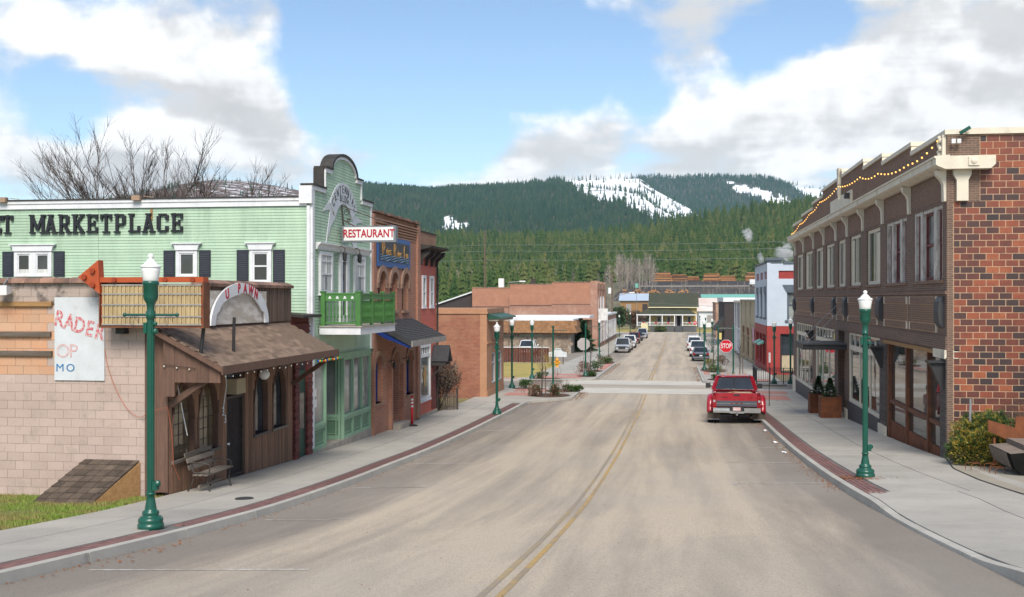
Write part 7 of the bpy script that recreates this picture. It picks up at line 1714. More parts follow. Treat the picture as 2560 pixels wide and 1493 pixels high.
# ---------------------------------------------------------------- stone bank with shake mansard
bk = thing('stone_bank', 'low field stone building with brown shake mansard roof', 'building', (-17, 139, -1.3)); KX0, KX1, KY = -24.5, -13.0, 135
MB().box(KX0, KX1, KY, 148, -1.8, 1.4).build('wall', 'stone_mortar', bk); rnd = random.Random(8)
x = KX0
stones = [MB().prism([(s * math.cos(a) * rnd.uniform(.75, 1.1), s * .72 * math.sin(a) * rnd.uniform(.75, 1.1)) for a in [i * 1.05 for i in range(6)]], 'n', -.07, .04).mesh('stone', 'field_stone') for s in (.26, .30, .23, .34)]
n_ = 0
for r_ in range(8):
    x = KX0 + .2 + .2 * (r_ % 2)
    while x < KX1 and n_ < 280:
        put('stone', stones[n_ % 4], bk, (x, KY, -1.25 + r_ * .36 + rnd.uniform(-.05, .05)), (0, rnd.uniform(-.5, .5), 0)); x += rnd.uniform(.42, .60); n_ += 1
MB().hexa([(KX0 - .9, KY - .9, 1.25), (KX1 + .9, KY - .9, 1.25), (KX1 + .9, 149, 1.25), (KX0 - .9, 149, 1.25)], [(KX0 - .3, KY - .3, 2.75), (KX1 + .3, KY - .3, 2.75), (KX1 + .3, 148.4, 2.75), (KX0 - .3, 148.4, 2.75)]).build('mansard', 'shake', bk)
for r_ in range(5):
    for c_ in range(34):
        f = r_ / 5; xx = KX0 - .85 + f * .55 + c_ * .385 + (.15 if r_ % 2 else 0)
        if xx > KX1 + .5: continue
        y0 = KY - .9 + .6 * f; z0 = 1.25 + 1.5 * f
        MB().hexa([(xx, y0 - .06, z0), (xx + .36, y0 - .06, z0), (xx + .36, y0 + .02, z0), (xx, y0 + .02, z0)], [(xx, y0 + .10, z0 + .32), (xx + .36, y0 + .10, z0 + .32), (xx + .36, y0 + .15, z0 + .32), (xx, y0 + .15, z0 + .32)]).build('shake', 'shake', bk)
MB().box(KX0 - .35, KX1 + .35, KY - .35, 148.5, 2.75, 2.95).build('roof_edge', 'white_trim', bk); MB().box(KX0 + 3, KX1 + 1.8, 142, 149.5, 2.95, 3.25).build('upper_roof', 'metal_white', bk); MB().box(KX1 + .01, KX1 + 1.6, 143, 149, -1.8, 2.6).build('side_wing', 'shake', bk)
# ---------------------------------------------------------------- tall brick building behind the bank
tb = thing('tall_brick_building', 'long brick building with stepped parapet and rendered upper wall behind the stone bank', 'building', (-20, 166, -1.6)); QX, QY = -11.6, 160
MB().box(-30.2, QX, QY, 178, -2.2, 6.9).build('wall', 'far_brick', tb)
for a, b, z, zc in ((-30.2, -24.5, 7.05, 4.35), (-24.5, -18.2, 7.55, 4.55), (-18.2, QX - .9, 7.85, 4.75)):
    MB().box(a, b, QY - .03, QY + .35, zc, z).build('render_coat', 'far_stucco', tb); MB().box(a - .02, b + .02, QY - .08, QY + .4, z, z + .12).build('coping', 'clay_tile', tb); MB().box(a, b, QY - .07, QY - .0, zc - .12, zc).build('ledge', 'clay_tile', tb)
for y0, y1 in ((QY - .06, QY + .9), (164.5, 165.2), (170, 170.7), (177.2, 178)): MB(TLx(QX)).box(y0, y1, -.9 if y0 < QY else -.2, .14, -2, 8.1).build('pilaster', 'far_brick', tb)
MB(TLx(QX)).box(QY + .92, 177.1, -.3, .1, 6.9, 7.8).build('front_parapet', 'inn_brick_top', tb)
for a, b in ((165.6, 169.6), (171.2, 176.8)): window(tb, TLx(QX), a, b, -1.3, 2.2, 'white_trim', 'glass_dark', 0, .1, .2, ((a + b) / 2,), (1.2,), .15)
for a in (161.6, 166, 168.2, 172, 174.4): window(tb, TLx(QX), a, a + 1.2, 3.6, 5.8, 'white_trim', 'glass_dark', 0, .08, .15)
MB().box(QX, QX + 1.4, 163.5, 163.8, 2.2, 4.0).build('hanging_sign', 'sign_white', tb); MB().box(-27.2, -26.4, 166, 166.8, 6.9, 8.6).build('chimney', 'light_box', tb); MB().box(-22, -21.4, 165, 165.6, 7, 8.5).build('vent', 'dark_wall', tb)
sh_ = thing('brown_shed', 'dark brown lean-to with white roof edge left of the tall brick building', 'shed', (-33, 166, -1.8))
MB().prism([(-36, -2), (-30.3, -2), (-30.3, 6.3), (-36, 4.4)], 'n', 161, 172).build('wall', 'dark_wall', sh_); MB().prism([(-36.4, 4.35), (-30.3, 6.4), (-30.3, 6.6), (-36.4, 4.55)], 'n', 160.7, 172.3).build('roof', 'metal_white', sh_)
fs = thing('row_building', 'narrow shopfront row beyond the tall brick building on the left', 'building', (-14, 196, -1.8))
MB().box(-20, -11.7, 180, 214, -2.2, 2.6).build('wall', 'far_brick', fs); MB().box(-20, -11.5, 179.9, 214.2, 2.6, 2.9).build('coping', 'white_trim', fs)
for a, b in ((181, 184.5), (186, 191), (193, 198), (200, 206), (208, 213)): window(fs, TLx(-11.7), a, b, -1.4, 1.7, 'white_trim', 'glass_dark', 0, .1, .2, ((a + b) / 2,))
fn = thing('board_fence', 'red brown board fence behind the corner lawn', 'fence', (-17, 109, -.9))
for k in range(26): MB().box(-19.2 + k * .25, -19.2 + k * .25 + .23, 109 + .012 * (k % 2), 109.04 + .012 * (k % 2), -1.0, .52 + rnd.uniform(-.02, .02)).build('board', 'fence_red', fn)
MB().box(-19.3, -12.7, 108.95, 109.1, .52, .6).build('cap_rail', 'white_board', fn)
for i, (x, y, h) in enumerate(((-18.2, 106.5, 1.1), (-16.8, 106.8, 1.3), (-15.0, 107.0, 1.2), (-13.8, 106.5, 1.0))): bare_shrub(x, y, .9, h, ['leftmost', 'second', 'third', 'rightmost'][i] + ' brown bare shrub before the red board fence', 'twig', 9, 300 + i, 'bare shrubs before the fence', up=.05, depth=1)
bare_shrub(-11.6, 100, 1.1, 1.6, 'yellowish bare shrub behind the hydrant', 'leaf_gold', 16, 310, up=.05)
cs = thing('notice_sign', 'small white scalloped sign behind the hydrant', 'sign', (-10.9, 102, -.8)); MB().box(-11.7, -11.6, 102, 102.06, -.9, .0).box(-10.6, -10.5, 102, 102.06, -.9, .0).build('post', 'old_wood', cs); MB().prism([(-11.9, .0), (-10.2, .0), (-10.2, .45), (-10.6, .5), (-10.75, .8), (-11.3, .8), (-11.5, .5), (-11.9, .45)], 'n', 101.95, 102).build('board', 'white_board', cs)
gbx = thing('green_kiosk', 'small green and grey roofed kiosk left of the red fence', 'kiosk', (-20, 112, -1)); MB().box(-21.2, -18.9, 111, 113.5, -1.1, .3).build('wall', 'door_green', gbx); MB().prism([(-21.4, .3), (-18.6, .3), (-20.0, 1.5)], 'n', 110.8, 113.7).build('roof', 'grey_strip', gbx)
# conifer beside the bank
t = thing('conifer', 'dark green conical conifer beside the stone bank', 'tree', (-11.9, 141, G(-11.9, 141))); z = G(-11.9, 141)
b = MB(); small_conifer(b, (-11.9, 141, z + .1), 3.9, 1.45, 8000, random.Random(4), .26); b.build('crown', 'leaf_dark', t); MB().tube([(-11.9, 141, z), (-11.9, 141, z + 3.4)], [.14, .04], 6).build('trunk', 'bark', t)
# ---------------------------------------------------------------- yellow house at the end of the street
yh = thing('yellow_house', 'yellow house with dark green roof and long white porch at the end of the street', 'house', (-1, 246, -1.9))
MB().box(-5.8, 4.5, 245.2, 254, -2.2, 3.5).build('wall', 'yellow_house', yh)
MB().prism([(244.4, 3.45), (249.5, 6.75), (254.6, 3.45)], 'u', -6.2, 4.9).build('roof', 'moss_roof', yh) ; MB().box(-6.15, 4.85, 244.35, 244.5, 3.40, 3.62).build('eave_board', 'cream_house', yh)
MB().prism([(245.25, 3.4), (249.5, 6.4), (253.8, 3.4)], 'u', 4.52, 4.6).build('gable_wall', 'cream_house', yh)
MB().hexa([(-8.8, 242.6, 2.0), (4.5, 242.6, 2.0), (4.0, 246, 2.0), (-8.8, 246, 2.0)], [(-6.0, 245.1, 3.36), (2.2, 245.1, 3.36), (2.2, 246, 3.36), (-6.0, 246, 3.36)]).build('porch_roof', 'moss_roof', yh)
MB().box(-8.8, 4.5, 242.55, 242.75, 1.78, 2.0).build('porch_beam', 'white_trim', yh); MB().box(-8.7, 4.4, 242.8, 245.2, -.75, -.58).build('porch_floor', 'grey_paint', yh); MB().box(-5.8, -.4, 242.78, 242.85, -2.1, -.75).box(1.35, 4.4, 242.78, 242.85, -2.1, -.75).build('porch_skirt', 'grey_paint', yh)
for x in (-8.6, -5.8, -3.1, -.4, 1.35, 4.35): MB().box(x - .1, x + .1, 242.6, 242.8, -.6, 1.8).build('porch_post', 'white_trim', yh)
for a, b in ((-8.5, -5.9), (-5.7, -3.2), (-3.0, -.5), (1.45, 4.25)):
    m = MB(); m.box(a, b, 242.66, 242.72, .20, .28).box(a, b, 242.66, 242.72, -.5, -.42); m.build('porch_rail', 'white_trim', yh)
    for k in range(9): MB().box(a + (k + .5) * (b - a) / 9 - .03, a + (k + .5) * (b - a) / 9 + .03, 242.67, 242.71, -.42, .2).build('baluster', 'white_trim', yh)
    MB().prism([((a + b) / 2 - .22, .3), ((a + b) / 2 + .22, .3), ((a + b) / 2 + .15, -.1), ((a + b) / 2, .1), ((a + b) / 2 - .15, -.1)], 'n', 242.55, 242.62).build('red_bow', 'stop_red', yh)
for a, b in ((-4.3, -3.4), (-2.1, -1.3), (2.4, 3.2)): window(yh, TYm(245.2), a, b, .1, 1.5, 'white_trim', 'glass_dark', 0, .08, .1)
dd = MB(TYm(245.2)).box(.1, .95, 0, .06, -.6, 1.6).build('door', 'dark_wall', yh); MB(TYm(245.2)).box(-.1, .1, 0, .08, -.6, 1.7).box(.95, 1.15, 0, .08, -.6, 1.7).build('frame', 'white_trim', dd)
for k in range(5): MB().box(-.3, 1.25, 241.2 + k * .3, 242.8, -2.0 + k * .25, -1.78 + k * .25).build('step', 'grey_paint', yh)
shrub(-3.6, 241.6, 1.4, 1.2, 'pale green shrub before the porch of the yellow house', 'leaf_sage', 'leaf_green', 500, .3, 400, up=.05)
t = thing('yard_sign', 'cream panel beside the porch of the yellow house', 'sign', (-7.0, 241, -1.9)); MB().box(-7.7, -6.2, 240.9, 241, -1.5, .1).build('board', 'cream_house', t); MB().box(-7.6, -7.5, 241, 241.1, -2, -1.5).box(-6.4, -6.3, 241, 241.1, -2, -1.5).build('post', 'white_trim', t)
# ---------------------------------------------------------------- sheds, yard and logs behind
def shed(name, label, x0, x1, y0, y1, zb, ze, zr, wall, roof):
    t = thing(name, label, 'shed', ((x0 + x1) / 2, y0, zb)); MB().box(x0, x1, y0, y1, zb - 2, ze).build('wall', wall, t); m = (y0 + y1) / 2
    MB().prism([(y0 - .6, ze - .2), (m, zr), (y1 + .6, ze - .2), (y1 + .6, ze), (m, zr + .25), (y0 - .6, ze)], 'u', x0 - .5, x1 + .5).build('roof', roof, t)
    for k in range(4): a = x0 + (k + .5) * (x1 - x0) / 4; MB(TYm(y0)).box(a - .8, a + .8, 0, .05, zb, ze - 1.2).build('bay_door', 'dark_wall' if k % 2 else 'grey_strip', t)
    return t
shed('metal_shed', 'long pale blue metal roofed shed behind the yellow house', -17, 3, 335, 348, 1.2, 5.0, 6.8, 'raw_wood', 'metal_blue')
shed('metal_shed', 'white metal shed left of the yellow house', -37, -20, 300, 312, 0, 3.2, 5.4, 'metal_white', 'metal_white')
shed('metal_shed', 'shed with teal roof right of the yellow house', 8, 26, 340, 350, 1, 5.2, 6.6, 'cream_house', 'metal_teal')
shed('metal_shed', 'shed with faded pink and white roof right of the yellow house', 6, 30, 300, 316, -1, 2.2, 5.4, 'metal_white', 'metal_pink')
tg = thing('tarped_trailer', 'blue tarped load beside the white roofed shed', 'trailer', (16, 290, -2)); MB().prism([(12, -2), (19, -2), (19, .6), (17.5, 1.6), (13.5, 1.6), (12, .6)], 'n', 288, 291).build('tarp', 'sign_blue', tg); MB().box(12, 19, 287.9, 291.1, -2.4, -2).build('deck', 'dark_steel', tg)
def gzz(x, y): return ground_z(x, y)
yd = MB()
def far_sheet(b, x0, x1, y0, y1, up, nx, ny):
    X = np.linspace(x0, x1, nx + 1); Y = np.linspace(y0, y1, ny + 1); ids = [[b.pv((x, y, gzz(x, y) + up)) for x in X] for y in Y]
    for j in range(ny):
        for i in range(nx): b.face((ids[j][i], ids[j][i+1], ids[j+1][i+1], ids[j+1][i]))
far_sheet(yd, -26, 90, 440, 640, .12, 30, 40); tag(yd.build('log_yard', 'black_earth'), kind='structure')
yd = MB(); far_sheet(yd, -18, 110, 548, 556, .2, 20, 3); tag(yd.build('yard_track', 'stone_step'), kind='structure')
yd = MB(); far_sheet(yd, -120, 120, 258, 300, .1, 20, 12); tag(yd.build('rail_bank', 'verge'), kind='structure')
def log_pile(px, d, w, h, label, seed):
    a, b_ = bearing(px); x, y = a * d, b_ * d; z = gzz(x, y) + .1; rnd = random.Random(seed)
    t = thing('log_pile', label, 'log pile', (x, y, z), 'log piles in the yard'); m = MB(); r = .24; n = int(h / (2 * r * .9))
    for j in range(n):
        k = 5 if j < n - 1 else 3
        for i in range(k):
            m.m = rnd.choice((0, 0, 1, 1, 2))
            ww = w * (1 - .25 * (j / n) ** 2) * rnd.uniform(.85, 1.05); cx = x + rnd.uniform(-.6, .6); yy = y + i * r * 2 + j * .18; zz = z + r + j * r * 1.8
            m.tube([(cx - ww / 2, yy, zz), (cx + ww / 2, yy + rnd.uniform(-.1, .1), zz + rnd.uniform(-.1, .1))], [r * rnd.uniform(.8, 1.15), r * rnd.uniform(.7, 1)], 6)
    tag(m.build('logs', ['log_side', 'log_end', 'bark'], t), kind='stuff'); return t
for i, (px, d, w, h, lab) in enumerate(((1655, 600, 11, 5.2, 'tallest log pile in the yard above the yellow house'), (1698, 606, 9.5, 4.2, 'middle log pile right of the tallest one'), (1731, 612, 7.5, 2.8, 'low log pile at the end of the left group'), (1779, 605, 9.5, 4.6, 'tall log pile of the group left of the blue building'), (1818, 610, 9.5, 3.4, 'lower log pile of the group left of the blue building'), (1882, 590, 8, 5.0, 'log pile half hidden by the blue building'))): log_pile(px, d, w, h, lab, 500 + i)
t = thing('log_deck', 'long deck of logs showing their cut ends behind the pale blue shed', 'log pile', (-10, 455, gzz(-10, 455)), 'log piles in the yard'); m = MB(); rnd = random.Random(12)
for i in range(260):
    x = -22 + rnd.uniform(0, 27); r = rnd.uniform(.22, .4); z = gzz(x, 455) + r + rnd.uniform(0, 3.2) * (.5 + .5 * math.sin(x * .5) ** 2); m.tube([(x, 454 + rnd.uniform(-.6, .6), z), (x, 462, z)], r, 7)
tag(m.build('logs', 'log_end', t), kind='stuff')
tr_ = thing('white_truck', 'white loader truck among the logs beside the blue building', 'truck', (38, 545, gzz(38, 545))); z = gzz(38, 545) + .2
MB().box(35.5, 39, 544, 547, z + 1.2, z + 3.6).build('cab', 'metal_white', tr_); MB().box(39.2, 44, 544, 547, z + 1.0, z + 2.2).build('load', 'log_end', tr_)
for x in (36, 40, 43): MB().lathe([(.6, -.25), (.6, .25)], (x, 543.8, z + .55), 12, 'y').build('wheel', 'rubber', tr_)
# poles and wires
def utility_pole(x, y, h, label, arms=(), zb=None):
    zb = ground_z(x, y) if zb is None else zb; t = thing('utility_pole', label, 'utility pole', (x, y, zb)); MB().tube([(x, y, zb - .3), (x, y, zb + h)], [.19, .12], 8).build('pole', 'pole_wood', t)
    for az, l in arms: MB().box(x - l, x + l, y - .08, y + .06, zb + az - .06, zb + az + .06).build('cross_arm', 'pole_wood', t); [MB().lathe([(.05, 0), (.07, .08), (.03, .18)], (x + q * l * .9, y, zb + az + .06), 6).build('insulator', 'light_box', t) for q in (-1, 1)]
    return t
utility_pole(-33.6, 190, 19.4, 'tall bare wooden utility pole rising behind the tall brick building')
up2 = utility_pole(-11.9, 204, 12.2, 'wooden utility pole with transformer and street light arm on the left side', ((11.9, 1.1),)); zb = ground_z(-11.9, 204)
MB().lathe([(.28, 0), (.30, .1), (.30, 1.0), (.2, 1.1)], (-12.35, 204, zb + 8.4), 10).build('transformer', 'light_box', up2); MB().tube([(-11.9, 204, zb + 7.0), (-10.5, 204, zb + 8.1), (-8.6, 204, zb + 8.6)], .06, 6).build('light_arm', 'galv', up2); MB().box(-8.7, -7.7, 203.8, 204.2, zb + 8.5, zb + 8.68).build('lamp_head', 'light_box', up2)
utility_pole(-13.2, 206, 8.5, 'shorter wooden pole beside the transformer pole')
sl_ = thing('street_light', 'pale street light arm showing over the roof of the tall brick building', 'street light', (-29, 182, -1.8)); MB().tube([(-29, 182, -2), (-29, 182, 7.4), (-28, 182, 8.2), (-26, 182, 8.4)], .07, 6).build('arm', 'galv', sl_); MB().box(-26.2, -25.2, 181.8, 182.2, 8.3, 8.5).build('lamp_head', 'light_box', sl_)
gsn = thing('green_sign', 'small green sign on a mast behind the end of the street', 'sign', (-9.4, 262, -2)); MB().tube([(-9.4, 262, -2.2), (-9.4, 262, 9)], .06, 6).build('mast', 'galv', gsn); MB().box(-9.8, -9.0, 261.9, 261.95, 8.1, 9.1).build('plate', 'metal_teal', gsn)
WZ = [(14.3, 15.0, 15.6), (13.2, 13.9, 14.4), (11.9, 12.3, 12.9)]
for i, (zl, zm, zr) in enumerate(WZ):
    m = MB(); P = []
    for (xa, za), (xb, zb_) in ((((-80, zl), (-33.6, zm))), (((-33.6, zm), (70, zr + 1.4)))):
        for k in range(13): f = k / 12; P.append((xa + (xb - xa) * f, 190, za + (zb_ - za) * f - (1.6 if xb > 0 else .4) * 4 * f * (1 - f) * .5))
    m.tube(P, .035, 4); tag(m.build('power_line', 'wire'), ['highest', 'middle', 'lowest'][i] + ' of three power lines crossing before the forest', 'power line', 'power lines before the forest')
m = MB(); m.tube([(-12 + 32 * f, 204 + 30 * f, 5.2 - 1.6 * f - .6 * 4 * f * (1 - f) * .5) for f in [i / 12 for i in range(13)]], .03, 4); tag(m.build('power_line', 'wire'), 'single low wire crossing before the roof of the yellow house', 'power line', 'power lines before the forest')
# dark trees in the gap by the yellow house
for i, (x, y, r, h, mm, lab) in enumerate(((-13.5, 262, 2.2, 6.0, 'leaf_dark', 'dark bushy conifer left of the yellow house'), (-9.5, 268, 2.8, 4.5, 'leaf_rust', 'brown bare bush left of the yellow house'), (-6.6, 280, 2.0, 5.0, 'leaf_dark', 'dark shrubby tree behind the yellow house'), (-17, 256, 3.0, 2.4, 'leaf_green', 'low green bush beyond the left lawn'), (14, 272, 3.4, 4.0, 'leaf_rust', 'reddish brush right of the yellow house'), (20, 276, 3.4, 3.8, 'leaf_rust', 'brown brush farther right of the yellow house'))): shrub(x, y, r, h, lab, mm, 'twig', 1300, .4, 450 + i, 'bush', up=-.05)
# ================================================================ VEHICLES
def loft(b, st, n=10):
    """stations (y, z0, z1, w): rounded-rectangle sections"""
    rings = []
    for y, z0, z1, w in st:
        zc = (z0 + z1) / 2; h = (z1 - z0) / 2; ring = []
        for k in range(2 * n):
            a = math.pi * (k + .5) / n; ca, sa = math.cos(a), math.sin(a); ring.append(b.pv((w * math.copysign(abs(ca) ** .35, ca), y, zc + h * math.copysign(abs(sa) ** .45, sa))))
        rings.append(ring)
    N_ = 2 * n
    for i in range(len(rings) - 1):
        for k in range(N_): b.face((rings[i][k], rings[i][(k+1) % N_], rings[i+1][(k+1) % N_], rings[i+1][k]))
    b.face(rings[0]); b.face(rings[-1][::-1])
def wheel(r, x, y, rad=.34, w=.22):
    o = MB(); o.smooth = True; o.lathe([(rad * .55, -w / 2), (rad * .93, -w / 2), (rad, -w / 2 + .03), (rad, w / 2 - .03), (rad * .93, w / 2), (rad * .55, w / 2)], (x, y, rad), 18, 'x'); ww = o.build('wheel', 'rubber', r)
    MB().lathe([(rad * .60, -w / 2 - .005), (rad * .58, w / 2 + .005)], (x, y, rad), 14, 'x').build('rim', 'galv', ww)
def car(kind, pm, label):
    r = local_thing('parked_' + kind, label, {'sedan': 'car', 'suv': 'car', 'pickup': 'pickup'}[kind], 'vehicles parked down the street')
    if kind == 'sedan': st = [(-2.35, .42, .82, .70), (-2.28, .32, .98, .80), (-1.5, .24, 1.02, .88), (0, .22, .98, .90), (1.0, .22, .95, .89), (1.9, .26, .84, .86), (2.28, .32, .70, .78), (2.35, .38, .60, .68)]; cab = (-1.75, 1.0, -1.0, .15, .95, 1.44, .80, .60); wy, wr = (1.42, -1.4), .33; L = 2.35
    elif kind == 'suv': st = [(-2.35, .48, .98, .76), (-2.3, .38, 1.08, .86), (-1.4, .32, 1.10, .93), (0, .30, 1.08, .94), (1.1, .30, 1.06, .93), (2.0, .34, .98, .88), (2.3, .42, .85, .80)]; cab = (-2.25, 1.05, -2.0, .35, 1.05, 1.76, .86, .70); wy, wr = (1.45, -1.4), .37; L = 2.3
    else: st = [(-.7, .42, 1.12, .93), (.2, .40, 1.12, .95), (1.2, .40, 1.10, .95), (2.2, .44, 1.06, .92), (2.7, .50, .98, .88), (2.8, .55, .9, .82)]; cab = (-.65, 1.15, -.5, .55, 1.08, 1.84, .88, .74); wy, wr = (1.75, -1.75), .40; L = 2.8
    b = MB(); b.smooth = True; loft(b, st); body = b.build('body', pm, r)
    y0, y1, t0, t1, z0, z1, w0, w1 = cab
    g = MB(); g.hexa([(-w0, y0, z0), (w0, y0, z0), (w0, y1, z0), (-w0, y1, z0)], [(-w1, t0, z1), (w1, t0, z1), (w1, t1, z1), (-w1, t1, z1)]); g.build('glass', 'car_glass', r)
    f = MB(); f.hexa([(-w1 - .03, t0 - .04, z1 - .02), (w1 + .03, t0 - .04, z1 - .02), (w1 + .03, t1 + .04, z1 - .02), (-w1 - .03, t1 + .04, z1 - .02)], [(-w1 + .05, t0 + .1, z1 + .05), (w1 - .05, t0 + .1, z1 + .05), (w1 - .05, t1 - .1, z1 + .05), (-w1 + .05, t1 - .1, z1 + .05)]); f.build('roof', pm, r)
    p = MB()
    for s in (-1, 1):
        for yb, yt in ((y0, t0), (y1, t1), ((y0 + y1) / 2 - .1, (t0 + t1) / 2)): p.bar((s * (w0 + .005), yb, z0 - .03), (s * (w1 + .01), yt, z1), .08, .07)
    p.build('pillar', pm, r)
    if kind == 'pickup':
        m = MB(); m.box(-.95, -.86, -2.8, -.7, .45, 1.14).box(.86, .95, -2.8, -.7, .45, 1.14).box(-.86, .86, -2.8, -2.74, .5, 1.14).box(-.86, .86, -2.74, -.7, .5, .6).box(-.86, .86, -.76, -.7, .6, 1.12); m.build('cargo_bed', pm, r)
    for s in (-1, 1):
        yb = -L if kind != 'pickup' else -2.81
        MB().box(s * (.60 if kind != 'pickup' else .80), s * (.82 if kind != 'pickup' else .945), yb - .015, yb + .12, .72, .95 if kind != 'pickup' else 1.08).build('tail_light', 'red_lens', r)
        MB().box(s * .50, s * .80, L - .14, L - .02 + .01, .66 if kind == 'sedan' else .78, .78 if kind == 'sedan' else .94).build('headlight', 'clear_lens', r)
        MB().bar((s * (w0 + .02), y1 - .35, z0 + .05), (s * (w0 + .2), y1 - .38, z0 + .12), .10, .16).build('mirror', pm, r)
    MB().box(-.45, .45, L - .10, L + .01, .55, .72 if kind == 'sedan' else .88).build('grille', 'dark_steel', r)
    MB().box(-.85, .85, L - .2, L + .06, .38, .54).box(-.85, .85, -(L if kind != 'pickup' else 2.82) - .06, -(L if kind != 'pickup' else 2.82) + .15, .38, .56).build('bumper', 'chrome' if kind == 'pickup' else pm, r)
    MB().box(-.15, .15, -(L if kind != 'pickup' else 2.82) - .08, -(L if kind != 'pickup' else 2.82) - .05, .6, .74).build('number_plate', 'sign_white', r)
    for s in (-1, 1):
        for y in wy: wheel(r, s * (.80 if kind == 'sedan' else .84), y, wr)
    return r
CARS = [('pickup', 'paint_silver', -6.85, 141.6, 1, 'silver pickup at the head of the left parked row, facing the camera'), ('sedan', 'paint_tan', -6.85, 150.5, 1, 'tan car second in the left parked row'), ('suv', 'paint_white', -6.8, 160.5, 1, 'white car third in the left parked row'), ('suv', 'paint_maroon', -6.8, 178, 1, 'maroon car fourth in the left parked row'), ('sedan', 'paint_black', -6.75, 192, 1, 'black car fifth in the left parked row'), ('suv', 'paint_silver', -6.3, 205, 1, 'silver car last in the left parked row nearest the yellow house'),
        ('sedan', 'paint_grey', 2.55, 118.6, 0, 'dark grey sedan nearest in the right parked row'), ('pickup', 'paint_white', 2.5, 130.6, 0, 'white pickup second in the right parked row'), ('pickup', 'paint_white', 2.4, 149.8, 0, 'white pickup third in the right parked row'), ('suv', 'paint_silver', 2.5, 164, 0, 'pale car farthest in the right parked row'), ('suv', 'paint_white', -17.6, 130.5, 0, 'white car parked behind the red board fence')]
for kind, pm, x, y, flip, lab in CARS: o = car(kind, pm, lab); place(o, (x, y, G(x, y) + (.06 if x < -10 else 0)), math.pi if flip else 0)
# red dual-rear-wheel pickup, rear towards the camera
tk = local_thing('red_pickup', 'red dual rear wheel pickup truck parked at the right kerb, seen from behind', 'pickup')
b = MB(); b.hexa([(-.87, .03, .74), (.87, .03, .74), (.87, .10, .74), (-.87, .10, .74)], [(-.87, .0, 1.32), (.87, .0, 1.32), (.87, .08, 1.32), (-.87, .08, 1.32)]); tg = b.build('tailgate', 'paint_red', tk)
MB().box(-.84, .84, .004, .022, .76, .99).build('grey_band', 'tailgate_grey', tg); MB().box(-.84, .84, -.001, .02, .865, .885).build('chrome_strip', 'galv', tg); MB().box(-.13, .13, -.012, .02, 1.20, 1.27).build('tailgate_handle', 'dark_steel', tg)
for x in (-.2, 0, .2): MB().box(x - .06, x + .06, -.006, .02, .875, .905).build('marker_light', 'red_lens', tg)
text('lettering', 'DODGE', .07, .004, 'dark_steel', tg, (-.50, -.003, 1.135), ROT_YM); text('lettering', '3500', .06, .004, 'dark_steel', tg, (.62, -.003, 1.135), ROT_YM)
for s in (-1, 1):
    b = MB(); b.smooth = True
    ring = []
    for y, o in ((.0, 0), (.06, .015), (1.0, .02), (2.5, .02)):
        ring.append([b.pv((s * (x + o * (x > .9)), y, z)) for x, z in ((.86, .66), (.985, .66), (1.0, .95), (.99, 1.22), (.965, 1.32), (.86, 1.33))])
    for i in range(3):
        for k in range(6): b.face((ring[i][k], ring[i][(k+1) % 6], ring[i+1][(k+1) % 6], ring[i+1][k]))
    b.face(ring[0]); b.face(ring[-1]); b.build('bed_side', 'paint_red', tk)
    f = MB(); f.smooth = True; P = [(.45, .50, .0), (.50, .62, .20), (.58, .92, .27), (.66, 1.10, .24), (.8, 1.22, .22), (1.05, 1.25, .22), (1.3, 1.2, .22), (1.5, 1.0, .2), (1.62, .6, .1)]
    secs = []
    for i in range(13):
        a = math.pi * i / 12; yy = .95 - .62 * math.cos(a); zt = .54 + .72 * math.sin(a) ** .75; secs.append([f.pv((s * .97, yy, zt)), f.pv((s * 1.14, yy, zt - .02)), f.pv((s * 1.225, yy, max(.5, zt - .12))), f.pv((s * 1.235, yy, max(.48, zt - .30))), f.pv((s * 1.20, yy, max(.46, zt - .42)))])
    for i in range(12):
        for k in range(4): f.face((secs[i][k], secs[i][k+1], secs[i+1][k+1], secs[i+1][k]))
    f.face(secs[0]); f.face(secs[-1]); f.face([q[0] for q in secs]); f.face([q[-1] for q in secs])
    f.build('rear_fender', 'paint_red', tk)
    MB().box(s * .99, s * 1.21, .46, .50, .5, .86).build('fender_back', 'paint_red', tk) if False else None
    MB().box(s * .875, s * .985, -.02, .05, .76, 1.20).build('tail_light', 'red_lens', tk); MB().box(s * .885, s * .975, -.026, .0, .93, 1.02).build('reverse_light', 'clear_lens', tk)
    for x in (.82, 1.08): wheel(tk, s * x, .95, .39, .24)
    wheel(tk, s * .86, 4.55, .39, .24)
    MB().box(s * .70, s * 1.20, .42, .44, .14, .58).build('mud_flap', 'mud', tk); MB().box(s * .72, s * 1.18, .41, .425, .16, .20).build('flap_weight', 'galv', tk)
    b = MB(); b.bar((s * .93, 3.55, 1.42), (s * 1.08, 3.5, 1.5), .05).box(s * 1.04, s * 1.26, 3.45, 3.55, 1.38, 1.60); b.build('mirror', 'dark_steel', tk)
    MB().box(s * .06, s * .10, 2.6, 2.7, 1.99, 2.03).build('cab_light', 'amber_lens', tk) if False else None
    MB().bar((s * .94, 2.62, 1.33), (s * .745, 2.78, 1.93), .10, .13).build('pillar', 'paint_red', tk)
    MB().bar((s * .94, 4.25, 1.33), (s * .72, 3.65, 1.93), .08, .10).build('pillar', 'paint_red', tk)
b = MB(); b.smooth = True; loft(b, [(2.58, .55, 1.36, .95), (2.7, .5, 1.38, .98), (3.6, .48, 1.36, .985), (4.3, .48, 1.32, .985), (5.2, .5, 1.26, .95), (5.6, .55, 1.15, .88), (5.68, .6, 1.0, .8)]); b.build('cab_body', 'paint_red', tk)
MB().hexa([(-.92, 2.62, 1.32), (.92, 2.62, 1.32), (.92, 4.3, 1.32), (-.92, 4.3, 1.32)], [(-.72, 2.79, 1.92), (.72, 2.79, 1.92), (.72, 3.65, 1.92), (-.72, 3.65, 1.92)]).build('cab_glass', 'car_glass', tk)
